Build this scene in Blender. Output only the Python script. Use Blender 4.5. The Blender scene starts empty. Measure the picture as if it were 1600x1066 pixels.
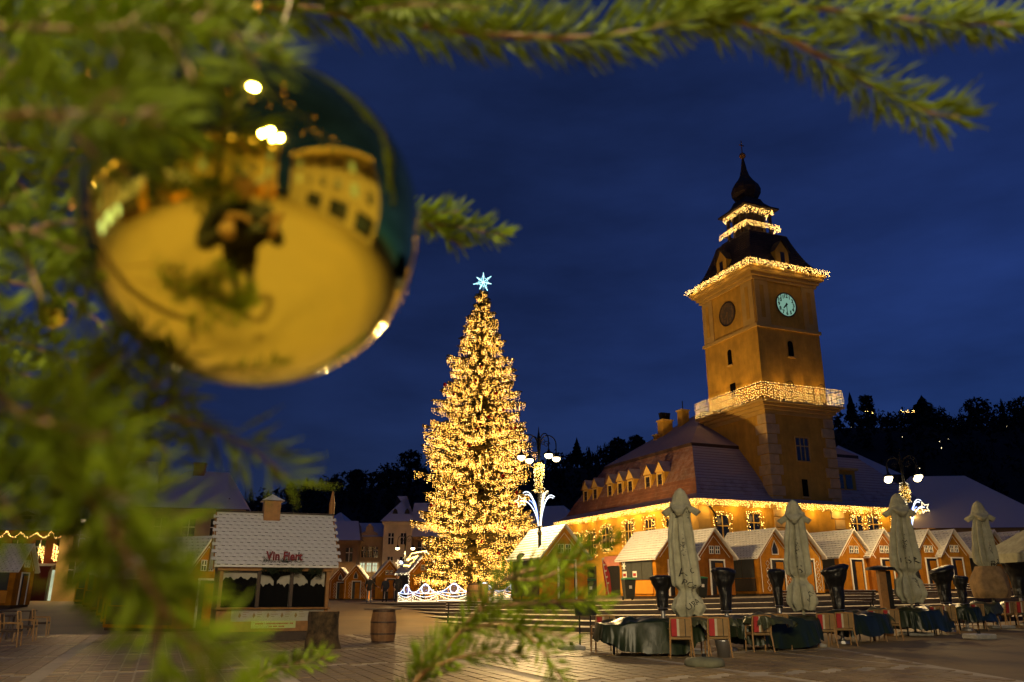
import bpy, math, random
from mathutils import Vector, Matrix, noise

random.seed(11)
R = math.radians
sc = bpy.context.scene
col = sc.collection

# ------------------------------------------------------------------ camera
cd = bpy.data.cameras.new('camera')
cam = bpy.data.objects.new('camera', cd)
col.objects.link(cam)
F = 1260.0                                   # focal length in pixels of a 1600 px wide frame
PITCH = math.atan(392 / F)
CP, SP, CZ = math.cos(PITCH), math.sin(PITCH), 1.5
cd.sensor_width = 36.0
cd.lens = 36.0 * F / 1600
cd.clip_start = 0.02
cd.clip_end = 3000
cd.dof.use_dof = True
cd.dof.focus_distance = 45.0
cd.dof.aperture_fstop = 9.5
cd.dof.aperture_blades = 7
cam.location = (0, 0, CZ)
cam.rotation_euler = (math.pi / 2 + PITCH, 0, 0)
sc.camera = cam

# ------------------------------------------------------------------ world (blue hour)
w = bpy.data.worlds.new('World')
sc.world = w
w.use_nodes = True
nt = w.node_tree
sky = nt.nodes.new('ShaderNodeTexSky')
sky.sky_type = 'NISHITA'
sky.sun_disc = False
sky.sun_elevation = R(-3.2)
sky.sun_rotation = R(75)
sky.air_density = 1.0
sky.dust_density = 0.2
sky.ozone_density = 5.0
add = nt.nodes.new('ShaderNodeVectorMath')
add.operation = 'MULTIPLY_ADD'
add.inputs[1].default_value = (0.30, 0.70, 0.80)
add.inputs[2].default_value = (0.0066, 0.0128, 0.0335)
nt.links.new(sky.outputs[0], add.inputs[0])
# thin broken cloud
wtc = nt.nodes.new('ShaderNodeTexCoord')
wmp = nt.nodes.new('ShaderNodeMapping')
wmp.inputs['Scale'].default_value = (1.0, 1.0, 3.2)
wnz = nt.nodes.new('ShaderNodeTexNoise')
wnz.inputs['Scale'].default_value = 2.6
wnz.inputs['Detail'].default_value = 6
wnz.inputs['Roughness'].default_value = 0.55
wmr = nt.nodes.new('ShaderNodeMapRange')
wmr.inputs['From Min'].default_value = 0.35
wmr.inputs['From Max'].default_value = 0.7
wmr.inputs['To Min'].default_value = 0.78
wmr.inputs['To Max'].default_value = 1.42
wsc = nt.nodes.new('ShaderNodeVectorMath')
wsc.operation = 'SCALE'
nt.links.new(wtc.outputs['Generated'], wmp.inputs[0])
nt.links.new(wmp.outputs[0], wnz.inputs['Vector'])
nt.links.new(wnz.outputs['Fac'], wmr.inputs['Value'])
nt.links.new(add.outputs[0], wsc.inputs[0])
nt.links.new(wmr.outputs[0], wsc.inputs['Scale'])
nt.links.new(wsc.outputs[0], nt.nodes['Background'].inputs[0])
nt.nodes['Background'].inputs[1].default_value = 1.0

# ------------------------------------------------------------------ exposure, sampling
sc.view_settings.view_transform = 'Standard'
sc.view_settings.look = 'None'
sc.view_settings.exposure = 0.0
sc.view_settings.gamma = 1.0
sc.render.engine = 'CYCLES'
sc.cycles.use_denoising = True
sc.cycles.use_light_tree = True
sc.cycles.max_bounces = 6
sc.cycles.diffuse_bounces = 3
sc.cycles.glossy_bounces = 4
sc.cycles.sample_clamp_indirect = 3.0
sc.cycles.sample_clamp_direct = 0.0
sc.cycles.filter_width = 1.5


# ------------------------------------------------------------------ pixel -> world helpers (1600 px frame)
def ray(u, v):
    up = (533 - v) / F
    return Vector(((u - 800) / F, CP - SP * up, SP + CP * up))


def at_y(u, v, y):
    d = ray(u, v)
    t = y / d.y
    return Vector((d.x * t, y, CZ + d.z * t))


def at_z(u, v, z):
    d = ray(u, v)
    t = (z - CZ) / d.z
    return Vector((d.x * t, d.y * t, z))


def at_d(u, v, dep):
    d = ray(u, v)
    return Vector((d.x * dep, d.y * dep, CZ + d.z * dep))


def ss(t):
    t = max(0.0, min(1.0, t))
    return t * t * (3 - 2 * t)


LAZ, RAZ = -22.63, 67.37
LD = Vector((math.sin(R(LAZ)), math.cos(R(LAZ)), 0))      # the street that runs away to the left
RD = Vector((math.sin(R(RAZ)), math.cos(R(RAZ)), 0))      # along the front of the council house
RZ = R(-LAZ)                                              # rotation that takes +Y to LD and +X to RD


# ------------------------------------------------------------------ mesh builder
class MB:
    def __init__(s):
        s.v, s.f, s.m = [], [], []
        s.M = None
        s.mi = 0

    def add(s, vs, fs):
        n = len(s.v)
        if s.M is not None:
            vs = [s.M @ Vector(p) for p in vs]
        s.v.extend([tuple(p) for p in vs])
        s.f.extend([tuple(n + i for i in q) for q in fs])
        s.m.extend([s.mi] * len(fs))
        return s

    def poly(s, *p):
        return s.add(p, [tuple(range(len(p)))])

    def box(s, x0, y0, z0, x1, y1, z1):
        return s.add([(x0, y0, z0), (x1, y0, z0), (x1, y1, z0), (x0, y1, z0),
                      (x0, y0, z1), (x1, y0, z1), (x1, y1, z1), (x0, y1, z1)],
                     [(3, 2, 1, 0), (4, 5, 6, 7), (0, 1, 5, 4), (1, 2, 6, 5), (2, 3, 7, 6), (3, 0, 4, 7)])

    def cbox(s, c, d, rz=0.0, rx=0.0, ry=0.0):
        m = Matrix.Translation(Vector(c)) @ Matrix.Rotation(rz, 4, 'Z') @ Matrix.Rotation(rx, 4, 'X') @ Matrix.Rotation(ry, 4, 'Y')
        x, y, z = d[0] / 2, d[1] / 2, d[2] / 2
        vs = [m @ Vector(p) for p in [(-x, -y, -z), (x, -y, -z), (x, y, -z), (-x, y, -z), (-x, -y, z), (x, -y, z), (x, y, z), (-x, y, z)]]
        return s.add(vs, [(3, 2, 1, 0), (4, 5, 6, 7), (0, 1, 5, 4), (1, 2, 6, 5), (2, 3, 7, 6), (3, 0, 4, 7)])

    def extr(s, pts, vec):
        """a flat polygon of 3-D points, given a thickness"""
        n = len(pts)
        vec = Vector(vec)
        a = [Vector(p) for p in pts]
        fs = [tuple(range(n - 1, -1, -1)), tuple(range(n, 2 * n))]
        for i in range(n):
            j = (i + 1) % n
            fs.append((i, j, n + j, n + i))
        return s.add(a + [p + vec for p in a], fs)

    def tube(s, pts, r, n=6, cap=True, closed=False):
        pts = [Vector(p) for p in pts]
        k = len(pts)
        rr = r if isinstance(r, (list, tuple)) else [r] * k
        vs, fs = [], []
        prev = None
        for i, p in enumerate(pts):
            if closed:
                t = pts[(i + 1) % k] - pts[i - 1]
            else:
                t = pts[min(i + 1, k - 1)] - pts[max(i - 1, 0)]
            t = t.normalized() if t.length > 1e-9 else Vector((0, 0, 1))
            if prev is None:
                a = Vector((0, 0, 1)) if abs(t.z) < 0.9 else Vector((1, 0, 0))
                x = t.cross(a).normalized()
            else:
                x = (prev - t * prev.dot(t))
                x = x.normalized() if x.length > 1e-6 else t.orthogonal().normalized()
            prev = x
            y = t.cross(x)
            for j in range(n):
                an = 2 * math.pi * j / n
                vs.append(p + (x * math.cos(an) + y * math.sin(an)) * rr[i])
        for i in range(k if closed else k - 1):
            i2 = (i + 1) % k
            for j in range(n):
                j2 = (j + 1) % n
                fs.append((i * n + j, i * n + j2, i2 * n + j2, i2 * n + j))
        if cap and not closed:
            fs.append(tuple(range(n - 1, -1, -1)))
            fs.append(tuple(range((k - 1) * n, k * n)))
        return s.add(vs, fs)

    def lathe(s, prof, n=16, c=(0, 0, 0), cap=True):
        vs, fs = [], []
        for (r, z) in prof:
            for j in range(n):
                a = 2 * math.pi * j / n
                vs.append((c[0] + r * math.cos(a), c[1] + r * math.sin(a), c[2] + z))
        k = len(prof)
        for i in range(k - 1):
            for j in range(n):
                j2 = (j + 1) % n
                fs.append((i * n + j, i * n + j2, (i + 1) * n + j2, (i + 1) * n + j))
        if cap:
            fs.append(tuple(range(n - 1, -1, -1)))
            fs.append(tuple(range((k - 1) * n, k * n)))
        return s.add(vs, fs)

    def grid(s, fn, nu, nv):
        vs = [fn(i / nu, j / nv) for j in range(nv + 1) for i in range(nu + 1)]
        fs = []
        for j in range(nv):
            for i in range(nu):
                a = j * (nu + 1) + i
                fs.append((a, a + 1, a + nu + 2, a + nu + 1))
        return s.add(vs, fs)

    def bulb(s, c, r, h):
        x, y, z = c
        q = 0.866 * r
        return s.add([(x, y, z + h), (x + r, y, z), (x - r / 2, y + q, z), (x - r / 2, y - q, z), (x, y, z - h)],
                     [(0, 1, 2), (0, 2, 3), (0, 3, 1), (4, 2, 1), (4, 3, 2), (4, 1, 3)])

    def build(s, name, mats, parent=None, smooth=False, bevel=0.0):
        me = bpy.data.meshes.new(name)
        me.from_pydata(s.v, [], s.f)
        ml = mats if isinstance(mats, (list, tuple)) else [mats]
        for q in ml:
            me.materials.append(q)
        if len(ml) > 1:
            me.polygons.foreach_set('material_index', s.m)
        if smooth:
            me.polygons.foreach_set('use_smooth', [True] * len(me.polygons))
        me.update()
        o = bpy.data.objects.new(name, me)
        col.objects.link(o)
        if parent is not None:
            o.parent = parent
        if bevel:
            b = o.modifiers.new('bevel', 'BEVEL')
            b.width = bevel
            b.segments = 1
            b.limit_method = 'ANGLE'
        return o


def tag(o, label=None, cat=None, group=None, kind=None):
    if label:
        o['label'] = label
    if cat:
        o['category'] = cat
    if group:
        o['group'] = group
    if kind:
        o['kind'] = kind
    return o


def thing(name, label, cat, loc=(0, 0, 0), rz=0.0, group=None, scale=1.0):
    o = bpy.data.objects.new(name, None)
    col.objects.link(o)
    o.location = loc
    o.rotation_euler = (0, 0, rz)
    o.scale = (scale, scale, scale)
    o.empty_display_size = 0.2
    return tag(o, label, cat, group)


def kids(o):
    return [c for c in bpy.data.objects if c.parent == o]


def copy_tree(o, parent=None):
    c = o.copy()
    col.objects.link(c)
    c.parent = parent
    for ch in list(o.children):
        copy_tree(ch, c)
    return c


def put(o, loc, rz=0.0, label=None, scale=None):
    o.location = loc
    o.rotation_euler = (0, 0, rz)
    if label:
        o['label'] = label
    if scale:
        o.scale = (scale,) * 3
    return o


def text_mesh(body, size, bold=0.0):
    cu = bpy.data.curves.new('lettering', 'FONT')
    cu.body = body
    cu.size = size
    cu.offset = bold
    cu.align_x = 'CENTER'
    cu.align_y = 'CENTER'
    cu.resolution_u = 2
    o = bpy.data.objects.new('lettering', cu)
    col.objects.link(o)
    bpy.context.view_layer.update()
    me = bpy.data.meshes.new_from_object(o)
    vs = [v.co.copy() for v in me.vertices]
    fs = [tuple(p.vertices) for p in me.polygons]
    bpy.data.objects.remove(o)
    bpy.data.curves.remove(cu)
    bpy.data.meshes.remove(me)
    return vs, fs


# ------------------------------------------------------------------ materials
def mat(name, c, rough=0.75, metal=0.0, var=0.18, scale=2.0, bump=0.0, bscale=30.0, snow=0.0, snow_at=0.45,
        snow_c=(0.74, 0.75, 0.78), spec=0.4, streak=0.0, bstretch=1.0):
    """plain painted / plastered / wooden surface: colour broken up by two noises, fine relief, and,
    where asked, snow lying on the faces that look up"""
    m = bpy.data.materials.new(name)
    m.use_nodes = True
    n = m.node_tree
    b = n.nodes['Principled BSDF']
    b.inputs['Roughness'].default_value = rough
    b.inputs['Metallic'].default_value = metal
    b.inputs['Specular IOR Level'].default_value = spec
    tc = n.nodes.new('ShaderNodeTexCoord')
    nz = n.nodes.new('ShaderNodeTexNoise')
    nz.inputs['Scale'].default_value = scale
    nz.inputs['Detail'].default_value = 6
    nz.inputs['Roughness'].default_value = 0.65
    n.links.new(tc.outputs['Object'], nz.inputs['Vector'])
    rp = n.nodes.new('ShaderNodeMapRange')
    rp.inputs['From Min'].default_value = 0.3
    rp.inputs['From Max'].default_value = 0.7
    rp.inputs['To Min'].default_value = 1 - var
    rp.inputs['To Max'].default_value = 1 + var
    n.links.new(nz.outputs['Fac'], rp.inputs['Value'])
    mu = n.nodes.new('ShaderNodeVectorMath')
    mu.operation = 'SCALE'
    mu.inputs[0].default_value = c[:3]
    n.links.new(rp.outputs[0], mu.inputs['Scale'])
    out = mu.outputs[0]
    if streak > 0:                               # rain streaks and patched plaster
        mp = n.nodes.new('ShaderNodeMapping')
        mp.inputs['Scale'].default_value = (1.0, 1.0, 0.16)
        n3 = n.nodes.new('ShaderNodeTexNoise')
        n3.inputs['Scale'].default_value = 1.7
        n3.inputs['Detail'].default_value = 7
        n3.inputs['Roughness'].default_value = 0.7
        n.links.new(tc.outputs['Object'], mp.inputs[0])
        n.links.new(mp.outputs[0], n3.inputs['Vector'])
        r3 = n.nodes.new('ShaderNodeMapRange')
        r3.inputs['From Min'].default_value = 0.38
        r3.inputs['From Max'].default_value = 0.66
        r3.inputs['To Min'].default_value = 1 - streak
        r3.inputs['To Max'].default_value = 1 + streak * 0.35
        n.links.new(n3.outputs['Fac'], r3.inputs['Value'])
        m3 = n.nodes.new('ShaderNodeVectorMath')
        m3.operation = 'SCALE'
        n.links.new(out, m3.inputs[0])
        n.links.new(r3.outputs[0], m3.inputs['Scale'])
        out = m3.outputs[0]
    if snow > 0:
        ge = n.nodes.new('ShaderNodeNewGeometry')
        sx = n.nodes.new('ShaderNodeSeparateXYZ')
        n.links.new(ge.outputs['Normal'], sx.inputs[0])
        n2 = n.nodes.new('ShaderNodeTexNoise')
        n2.inputs['Scale'].default_value = scale * 2.5
        n2.inputs['Detail'].default_value = 8
        n2.inputs['Roughness'].default_value = 0.7
        n.links.new(tc.outputs['Object'], n2.inputs['Vector'])
        ad = n.nodes.new('ShaderNodeMath')
        ad.operation = 'MULTIPLY_ADD'
        ad.inputs[1].default_value = 0.55
        n.links.new(n2.outputs['Fac'], ad.inputs[0])
        n.links.new(sx.outputs['Z'], ad.inputs[2])
        r2 = n.nodes.new('ShaderNodeMapRange')
        r2.inputs['From Min'].default_value = snow_at + 0.2
        r2.inputs['From Max'].default_value = snow_at + 0.45
        r2.inputs['To Max'].default_value = snow
        n.links.new(ad.outputs[0], r2.inputs['Value'])
        mx = n.nodes.new('ShaderNodeMix')
        mx.data_type = 'RGBA'
        n.links.new(r2.outputs[0], mx.inputs['Factor'])
        n.links.new(out, mx.inputs['A'])
        mx.inputs['B'].default_value = (*snow_c, 1)
        out = mx.outputs['Result']
    n.links.new(out, b.inputs['Base Color'])
    if bump:
        nb = n.nodes.new('ShaderNodeTexNoise')
        nb.inputs['Scale'].default_value = bscale
        nb.inputs['Detail'].default_value = 4
        mb_ = n.nodes.new('ShaderNodeMapping')
        mb_.inputs['Scale'].default_value = (1.0, 1.0, bstretch)
        n.links.new(tc.outputs['Object'], mb_.inputs[0])
        n.links.new(mb_.outputs[0], nb.inputs['Vector'])
        bp = n.nodes.new('ShaderNodeBump')
        bp.inputs['Strength'].default_value = bump
        bp.inputs['Distance'].default_value = 0.02
        n.links.new(nb.outputs['Fac'], bp.inputs['Height'])
        n.links.new(bp.outputs[0], b.inputs['Normal'])
    return m


def emit(name, c, s):
    m = bpy.data.materials.new(name)
    m.use_nodes = True
    n = m.node_tree
    n.nodes.remove(n.nodes['Principled BSDF'])
    e = n.nodes.new('ShaderNodeEmission')
    e.inputs[0].default_value = (*c[:3], 1)
    e.inputs[1].default_value = s
    n.links.new(e.outputs[0], n.nodes['Material Output'].inputs[0])
    return m


def glass_pane(name, c, rough=0.08):
    m = mat(name, c, rough=rough, var=0.05, spec=0.6)
    return m


M = {}
M['ochre'] = mat('ochre_plaster', (0.66, 0.385, 0.050), 0.92, var=0.24, scale=0.5, bump=0.4, bscale=9, streak=0.14)
M['quoin'] = mat('pale_quoin_stone', (0.62, 0.46, 0.22), 0.9, var=0.2, scale=1.5, bump=0.4, bscale=10)
M['stone_trim'] = mat('pale_stone_trim', (0.62, 0.42, 0.12), 0.9, var=0.14, scale=0.8, bump=0.3, bscale=12)
M['tile'] = mat('clay_roof_tile', (0.20, 0.085, 0.05), 0.85, var=0.3, scale=0.8, bump=0.5, bscale=8, snow=0.34, snow_at=0.56)
M['tile_snow'] = mat('snowy_roof_tile', (0.16, 0.075, 0.05), 0.85, var=0.3, scale=0.5, bump=0.5, bscale=8, snow=0.5, snow_at=0.46)
M['dark_shingle'] = mat('dark_tower_shingle', (0.055, 0.035, 0.025), 0.8, var=0.3, scale=1.5, bump=0.5, bscale=14)
M['dark_metal'] = mat('dark_metal', (0.018, 0.018, 0.02), 0.45, 0.6, var=0.2, scale=6)
M['void'] = mat('dark_opening', (0.010, 0.010, 0.012), 0.4, var=0.3)
M['black_board'] = mat('black_board', (0.006, 0.006, 0.006), 0.95, var=0.2, spec=0.05)
M['pane'] = mat('window_pane', (0.015, 0.018, 0.026), 0.08, var=0.2, spec=0.8)
M['white_paint'] = mat('white_paint', (0.78, 0.75, 0.68), 0.6, var=0.08, scale=5)
M['gingerbread'] = mat('gingerbread_board', (0.40, 0.158, 0.012), 0.8, spec=0.12, var=0.34, scale=2.2, bump=0.25, bscale=18, streak=0.25)
M['gingerbread_pale'] = mat('pale_gingerbread_board', (0.42, 0.19, 0.02), 0.8, spec=0.12, var=0.34, scale=1.6, bump=0.25, bscale=18, streak=0.3)
M['gingerbread_dark'] = mat('dark_gingerbread_board', (0.30, 0.105, 0.014), 0.8, spec=0.12, var=0.34, scale=1.9, bump=0.25, bscale=18, streak=0.3)
M['kiosk_snow'] = mat('snow_on_shingle', (0.60, 0.59, 0.57), 0.85, var=0.14, scale=3, bump=0.5, bscale=16)
M['kiosk_shingle'] = mat('bare_shingle', (0.045, 0.035, 0.03), 0.8, var=0.3, scale=6)
M['dark_wood'] = mat('dark_wood', (0.045, 0.025, 0.015), 0.6, var=0.3, scale=6, bump=0.3)
M['shutter'] = mat('grey_shutter', (0.05, 0.055, 0.05), 0.6, var=0.15, scale=4)
M['orange_board'] = mat('orange_board', (0.60, 0.25, 0.02), 0.6, var=0.12, scale=3)
M['wood'] = mat('warm_wood', (0.27, 0.125, 0.032), 0.6, var=0.25, scale=5, bump=0.3)
M['chair_wood'] = mat('chair_wood', (0.30, 0.165, 0.055), 0.5, var=0.2, scale=9)
M['barrel'] = mat('barrel_oak', (0.20, 0.10, 0.04), 0.65, var=0.35, scale=4, bump=0.4, bscale=25)
M['hoop'] = mat('barrel_hoop', (0.08, 0.05, 0.035), 0.5, 0.5, var=0.2)
M['tarp'] = mat('green_tarpaulin', (0.013, 0.021, 0.008), 0.36, var=0.35, scale=1.6, bump=0.55, bscale=5, spec=0.3)
M['tarp_olive'] = mat('olive_tarpaulin', (0.042, 0.046, 0.015), 0.42, var=0.3, scale=2.4, bump=0.5, bscale=7, spec=0.5)
M['bag'] = mat('black_plastic_bag', (0.006, 0.006, 0.007), 0.38, var=0.3, scale=4, bump=0.9, bscale=9, spec=0.5)
M['canvas'] = mat('parasol_canvas', (0.37, 0.36, 0.25), 0.9, var=0.25, scale=3.0, bump=1.0, bscale=16, bstretch=0.16, streak=0.22)
M['print'] = mat('dark_print', (0.03, 0.027, 0.022), 0.8, var=0.2)
M['red'] = mat('red_fabric', (0.34, 0.025, 0.025), 0.8, var=0.15, scale=8)
M['cream'] = mat('cream_fabric', (0.46, 0.41, 0.29), 0.8, var=0.12, scale=8)
M['tan'] = mat('tan_fabric', (0.24, 0.15, 0.06), 0.8, var=0.15, scale=8)
M['steel'] = mat('brushed_steel', (0.42, 0.42, 0.42), 0.35, 0.9, var=0.1)
M['concrete'] = mat('concrete', (0.28, 0.27, 0.24), 0.9, var=0.25, scale=5, bump=0.4, snow=0.5, snow_at=0.75)
M['lamp_iron'] = mat('lamp_iron', (0.014, 0.016, 0.015), 0.5, 0.4, var=0.2)
M['bin_body'] = mat('bin_plastic', (0.016, 0.02, 0.016), 0.5, var=0.2)
M['bin_lid'] = mat('green_bin_lid', (0.02, 0.13, 0.055), 0.5, var=0.15)
M['bark'] = mat('log_bark', (0.06, 0.038, 0.016), 0.9, var=0.95, scale=4.5, bump=0.9, bscale=10)
M['skin'] = mat('skin', (0.5, 0.3, 0.2), 0.6, var=0.05)
M['black_cloth'] = mat('black_cloth', (0.012, 0.012, 0.014), 0.85, var=0.2)
M['navy_cloth'] = mat('navy_cloth', (0.02, 0.025, 0.045), 0.85, var=0.2)
M['denim'] = mat('denim', (0.10, 0.13, 0.20), 0.85, var=0.2)
M['hair'] = mat('dark_hair', (0.02, 0.013, 0.01), 0.7, var=0.2)
M['needle'] = mat('spruce_needle', (0.125, 0.180, 0.006), 0.6, var=0.55, scale=35, spec=0.12)
_n = M['needle'].node_tree
_p, _tr, _mx = _n.nodes['Principled BSDF'], _n.nodes.new('ShaderNodeBsdfTranslucent'), _n.nodes.new('ShaderNodeMixShader')
_n.links.new(_p.inputs['Base Color'].links[0].from_socket, _tr.inputs['Color'])
_mx.inputs[0].default_value = 0.5
_n.links.new(_p.outputs[0], _mx.inputs[1])
_n.links.new(_tr.outputs[0], _mx.inputs[2])
_n.links.new(_mx.outputs[0], _n.nodes['Material Output'].inputs[0])
M['needle_far'] = mat('big_tree_needle', (0.13, 0.095, 0.022), 0.7, var=0.4, scale=1.2)
M['twig'] = mat('spruce_twig', (0.12, 0.065, 0.02), 0.75, var=0.3, scale=60)
M['trunk'] = mat('spruce_trunk', (0.07, 0.045, 0.028), 0.9, var=0.4, scale=4, bump=0.7, bscale=14)
M['bulb'] = emit('warm_bulb', (1.0, 0.56, 0.13), 22.0)
M['bulb_tree'] = emit('warm_tree_bulb', (1.0, 0.48, 0.07), 15.0)
M['bulb_spark'] = emit('bright_tree_bulb', (1.0, 0.62, 0.20), 34.0)
M['led'] = emit('cool_white_led', (0.80, 0.88, 1.0), 3.0)
M['led_warm'] = emit('warm_white_led', (1.0, 0.80, 0.45), 4.0)
M['led_blue'] = emit('blue_led', (0.22, 0.32, 1.0), 4.0)
M['led_cyan'] = emit('star_led', (0.45, 0.95, 1.0), 6.0)
M['lamp_glow'] = emit('lamp_lens', (1.0, 0.76, 0.38), 9.0)
M['lit_window'] = emit('lit_window', (0.85, 0.95, 0.62), 0.7)
M['forest'] = mat('dark_forest', (0.012, 0.016, 0.010), 0.9, var=0.4, scale=0.2)
M['hill'] = mat('hillside', (0.012, 0.013, 0.010), 0.95, var=0.4, scale=0.02)
M['red_glass'] = mat('red_ornament', (0.6, 0.02, 0.015), 0.15, 0.5, var=0.05)


def lamp_light(loc, power, c, radius=0.12, parent=None, kind='POINT', name='lamp_light', target=None, angle=90, blend=0.6):
    ld = bpy.data.lights.new(name, kind)
    ld.energy = power
    ld.color = c
    ld.shadow_soft_size = radius
    o = bpy.data.objects.new(name, ld)
    col.objects.link(o)
    o.location = loc
    if kind == 'SPOT':
        ld.spot_size = R(angle)
        ld.spot_blend = blend
        o.rotation_euler = (Vector(target) - Vector(loc)).to_track_quat('-Z', 'Y').to_euler()
    if parent is not None:
        o.parent = parent
    return o


WARM = (1.0, 0.66, 0.26)

# ================================================================== the setting: ground, steps, paving
def hp(x):
    return 0.76 + 0.021 * (min(max(x, -10), 60) + 10)


def gz(x, y):
    return 0.79 * ss((y - 34) / 26) + 0.022 * min(max(0, x - 9), 40) * ss((y - 8) / 10) * (1 - ss((y - 36) / 10))


M['ground'] = mat('square_ground', (0.17, 0.108, 0.034), 0.7, var=0.3, scale=0.35, bump=0.3, bscale=9, snow=0.22, snow_at=0.80, snow_c=(0.42, 0.33, 0.21))
M['plaza'] = mat('snow_dusted_plaza', (0.19, 0.125, 0.05), 0.8, var=0.3, scale=0.5, bump=0.3, bscale=6, snow=0.4, snow_at=0.80, snow_c=(0.5, 0.44, 0.35))
M['step'] = mat('step_stone', (0.085, 0.068, 0.052), 0.85, var=0.3, scale=0.8, bump=0.35, bscale=7, snow=0.8, snow_at=0.72, snow_c=(0.66, 0.58, 0.46))
M['paver'] = mat('granite_paver', (0.19, 0.130, 0.058), 0.5, var=0.38, scale=0.9, bump=0.4, bscale=22, snow=0.22, snow_at=0.86, snow_c=(0.42, 0.33, 0.21))
M['band'] = mat('pale_stone_band', (0.42, 0.34, 0.22), 0.7, var=0.3, scale=1.2, bump=0.3, bscale=14, snow=0.3, snow_at=0.8, snow_c=(0.5, 0.45, 0.36))

m = MB()
xs = [-900, -500, -300, -180, -110, -70, -45, -30, -22, -16, -12, -8, -4, 0, 6, 9, 14, 24, 40, 49, 70, 120, 200, 400, 900]
ys = [-600, -200, -80, -40, -10, 10, 20, 30, 34, 38, 42, 46, 50, 54, 58, 62, 75, 100, 150, 300, 700, 1600]
vs = [(x, y, gz(x, y) - (0.05 if (x > -10.5 and y > 59) else 0.0)) for y in ys for x in xs]
nx = len(xs)
m.add(vs, [(j * nx + i, j * nx + i + 1, (j + 1) * nx + i + 1, (j + 1) * nx + i) for j in range(len(ys) - 1) for i in range(nx - 1)])
ground = tag(m.build('ground', M['ground'], smooth=True), kind='structure')

# six shallow steps that run out into the slope on the left
def front(k):
    key = [(-11.0, 58.0, 0.0, 0.0), (-7.2, 48.0, 0.30, 0.45), (-3.9, 41.0, 0.62, 0.62), (-0.6, 36.3, 0.62, 0.80), (3.0, 33.2, 0.25, 0.95),
           (7.5, 32.2, 0.0, 1.0), (14.0, 33.0, -0.1, 1.0), (26.0, 36.5, -0.2, 1.0), (44.0, 42.0, -0.2, 1.0), (80.0, 54.0, -0.2, 1.0)]
    return [(x + dx * k * 0.95, y + dy * k * 1.75) for x, y, dx, dy in key]


def step_z(x, y):
    best = gz(x, y)
    for k in range(6):
        f = front(k)
        for (a, b), (c, d) in zip(f, f[1:]):
            if a <= x <= c and y >= b + (d - b) * (x - a) / (c - a):
                best = max(best, hp(x) * (k + 1) / 6)
    return best


for k in range(6):
    fr = front(k)
    bk = front(k + 1.2)
    m = MB()
    for i in range(len(fr) - 1):
        q = []
        for (x, y) in (fr[i], fr[i + 1], bk[i + 1], bk[i]):
            q.append((x, y, hp(x) * (k + 1) / 6))
        lo = [(x, y, -0.3) for (x, y, z) in q]
        m.poly(*q)
        m.poly(lo[0], lo[1], q[1], q[0])
    tag(m.build('step', M['step']), kind='structure')
m = MB()
fr = front(5)
fr = [(x + 0.02, y + 0.55) for x, y in fr]
rows = [fr] + [[(x * (1 - t) + (x * 1.15 + 2) * t, y * (1 - t) + yy * t) for x, y in fr] for t, yy in ((0.25, 140), (0.5, 140), (1, 140))]
rows[-1] = [(-11.0 - 36, 150)] + [(x * 2.2, 150) for x, y in fr[1:]]
rows[1] = [(-14.0, 66)] + rows[1][1:]
rows[2] = [(-22.0, 85)] + rows[2][1:]
vs = [(x, y, hp(x) + 0.006) for r_ in rows for x, y in r_]
n = len(fr)
m.add(vs, [(j * n + i, j * n + i + 1, (j + 1) * n + i + 1, (j + 1) * n + i) for j in range(3) for i in range(n - 1)])
tag(m.build('plaza', M['plaza']), kind='structure')

# pavers of the lower square: real slabs with snow-filled joints; the 300 nearest are pieces of their own
paving = MB().poly((-26, 9, 0.003), (9, 9, 0.003), (9, 31.5, 0.003), (-26, 31.5, 0.003)).build('paving', M['band'])
tag(paving, kind='structure')
PW, PD = 0.30, 0.46
slab = MB().box(-PW / 2 + 0.020, -PD / 2 + 0.010, 0, PW / 2 - 0.020, PD / 2 - 0.010, 0.014)
slab.f, slab.m = slab.f[1:], slab.m[1:]
cells = []
for i in range(-125, 125):
    for j in range(-20, 90):
        p = RD * (i * PW) + LD * ((j + 0.37 * (i % 3)) * PD) + Vector((-1.0, 6.0, 0))
        if not (-25.5 < p.x < 8.7 and 9.3 < p.y < 31.2):
            continue
        if i % 14 == 3 or j % 11 == 5:
            continue
        dep = p.y * CP - 1.5 * SP
        u = 800 + F * p.x / dep
        vis = -10 < u < 1130 and p.y > 15.0
        cells.append((0 if vis else 1, p.y, p))
cells.sort(key=lambda t: t[:2])
rest = MB()
pm = None
for q, (nv, _, p) in enumerate(cells):
    rr = RZ + random.uniform(-0.012, 0.012)
    zz = 0.004 + random.uniform(-0.004, 0.004)
    if q < 300:
        if pm is None:
            o = slab.build('paver', M['paver'], paving)
            pm = o.data
        else:
            o = bpy.data.objects.new('paver', pm)
            col.objects.link(o)
            o.parent = paving
        o.location = (p.x, p.y, zz)
        o.rotation_euler = (0, 0, rr)
    else:
        rest.M = Matrix.Translation((p.x, p.y, zz)) @ Matrix.Rotation(rr, 4, 'Z')
        rest.add(slab.v, slab.f)
tag(rest.build('paver_field', M['paver'], paving), kind='stuff')

# ------------------------------------------------------------------ wooded hills behind the town
crest = [(-500, 800), (100, 800), (360, 785), (420, 775), (480, 760), (560, 750), (620, 735), (660, 728), (720, 735), (800, 735), (870, 715), (920, 712),
         (960, 706), (1020, 700), (1100, 690), (1200, 670), (1315, 652), (1380, 650), (1440, 646), (1500, 652), (1560, 648), (1640, 640), (2100, 640)]


def crest_v(u):
    for (a, b), (c, d) in zip(crest, crest[1:]):
        if a <= u <= c:
            return b + (d - b) * (u - a) / (c - a) + 24
    return crest[-1][1] + 24


HY = 330.0


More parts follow.
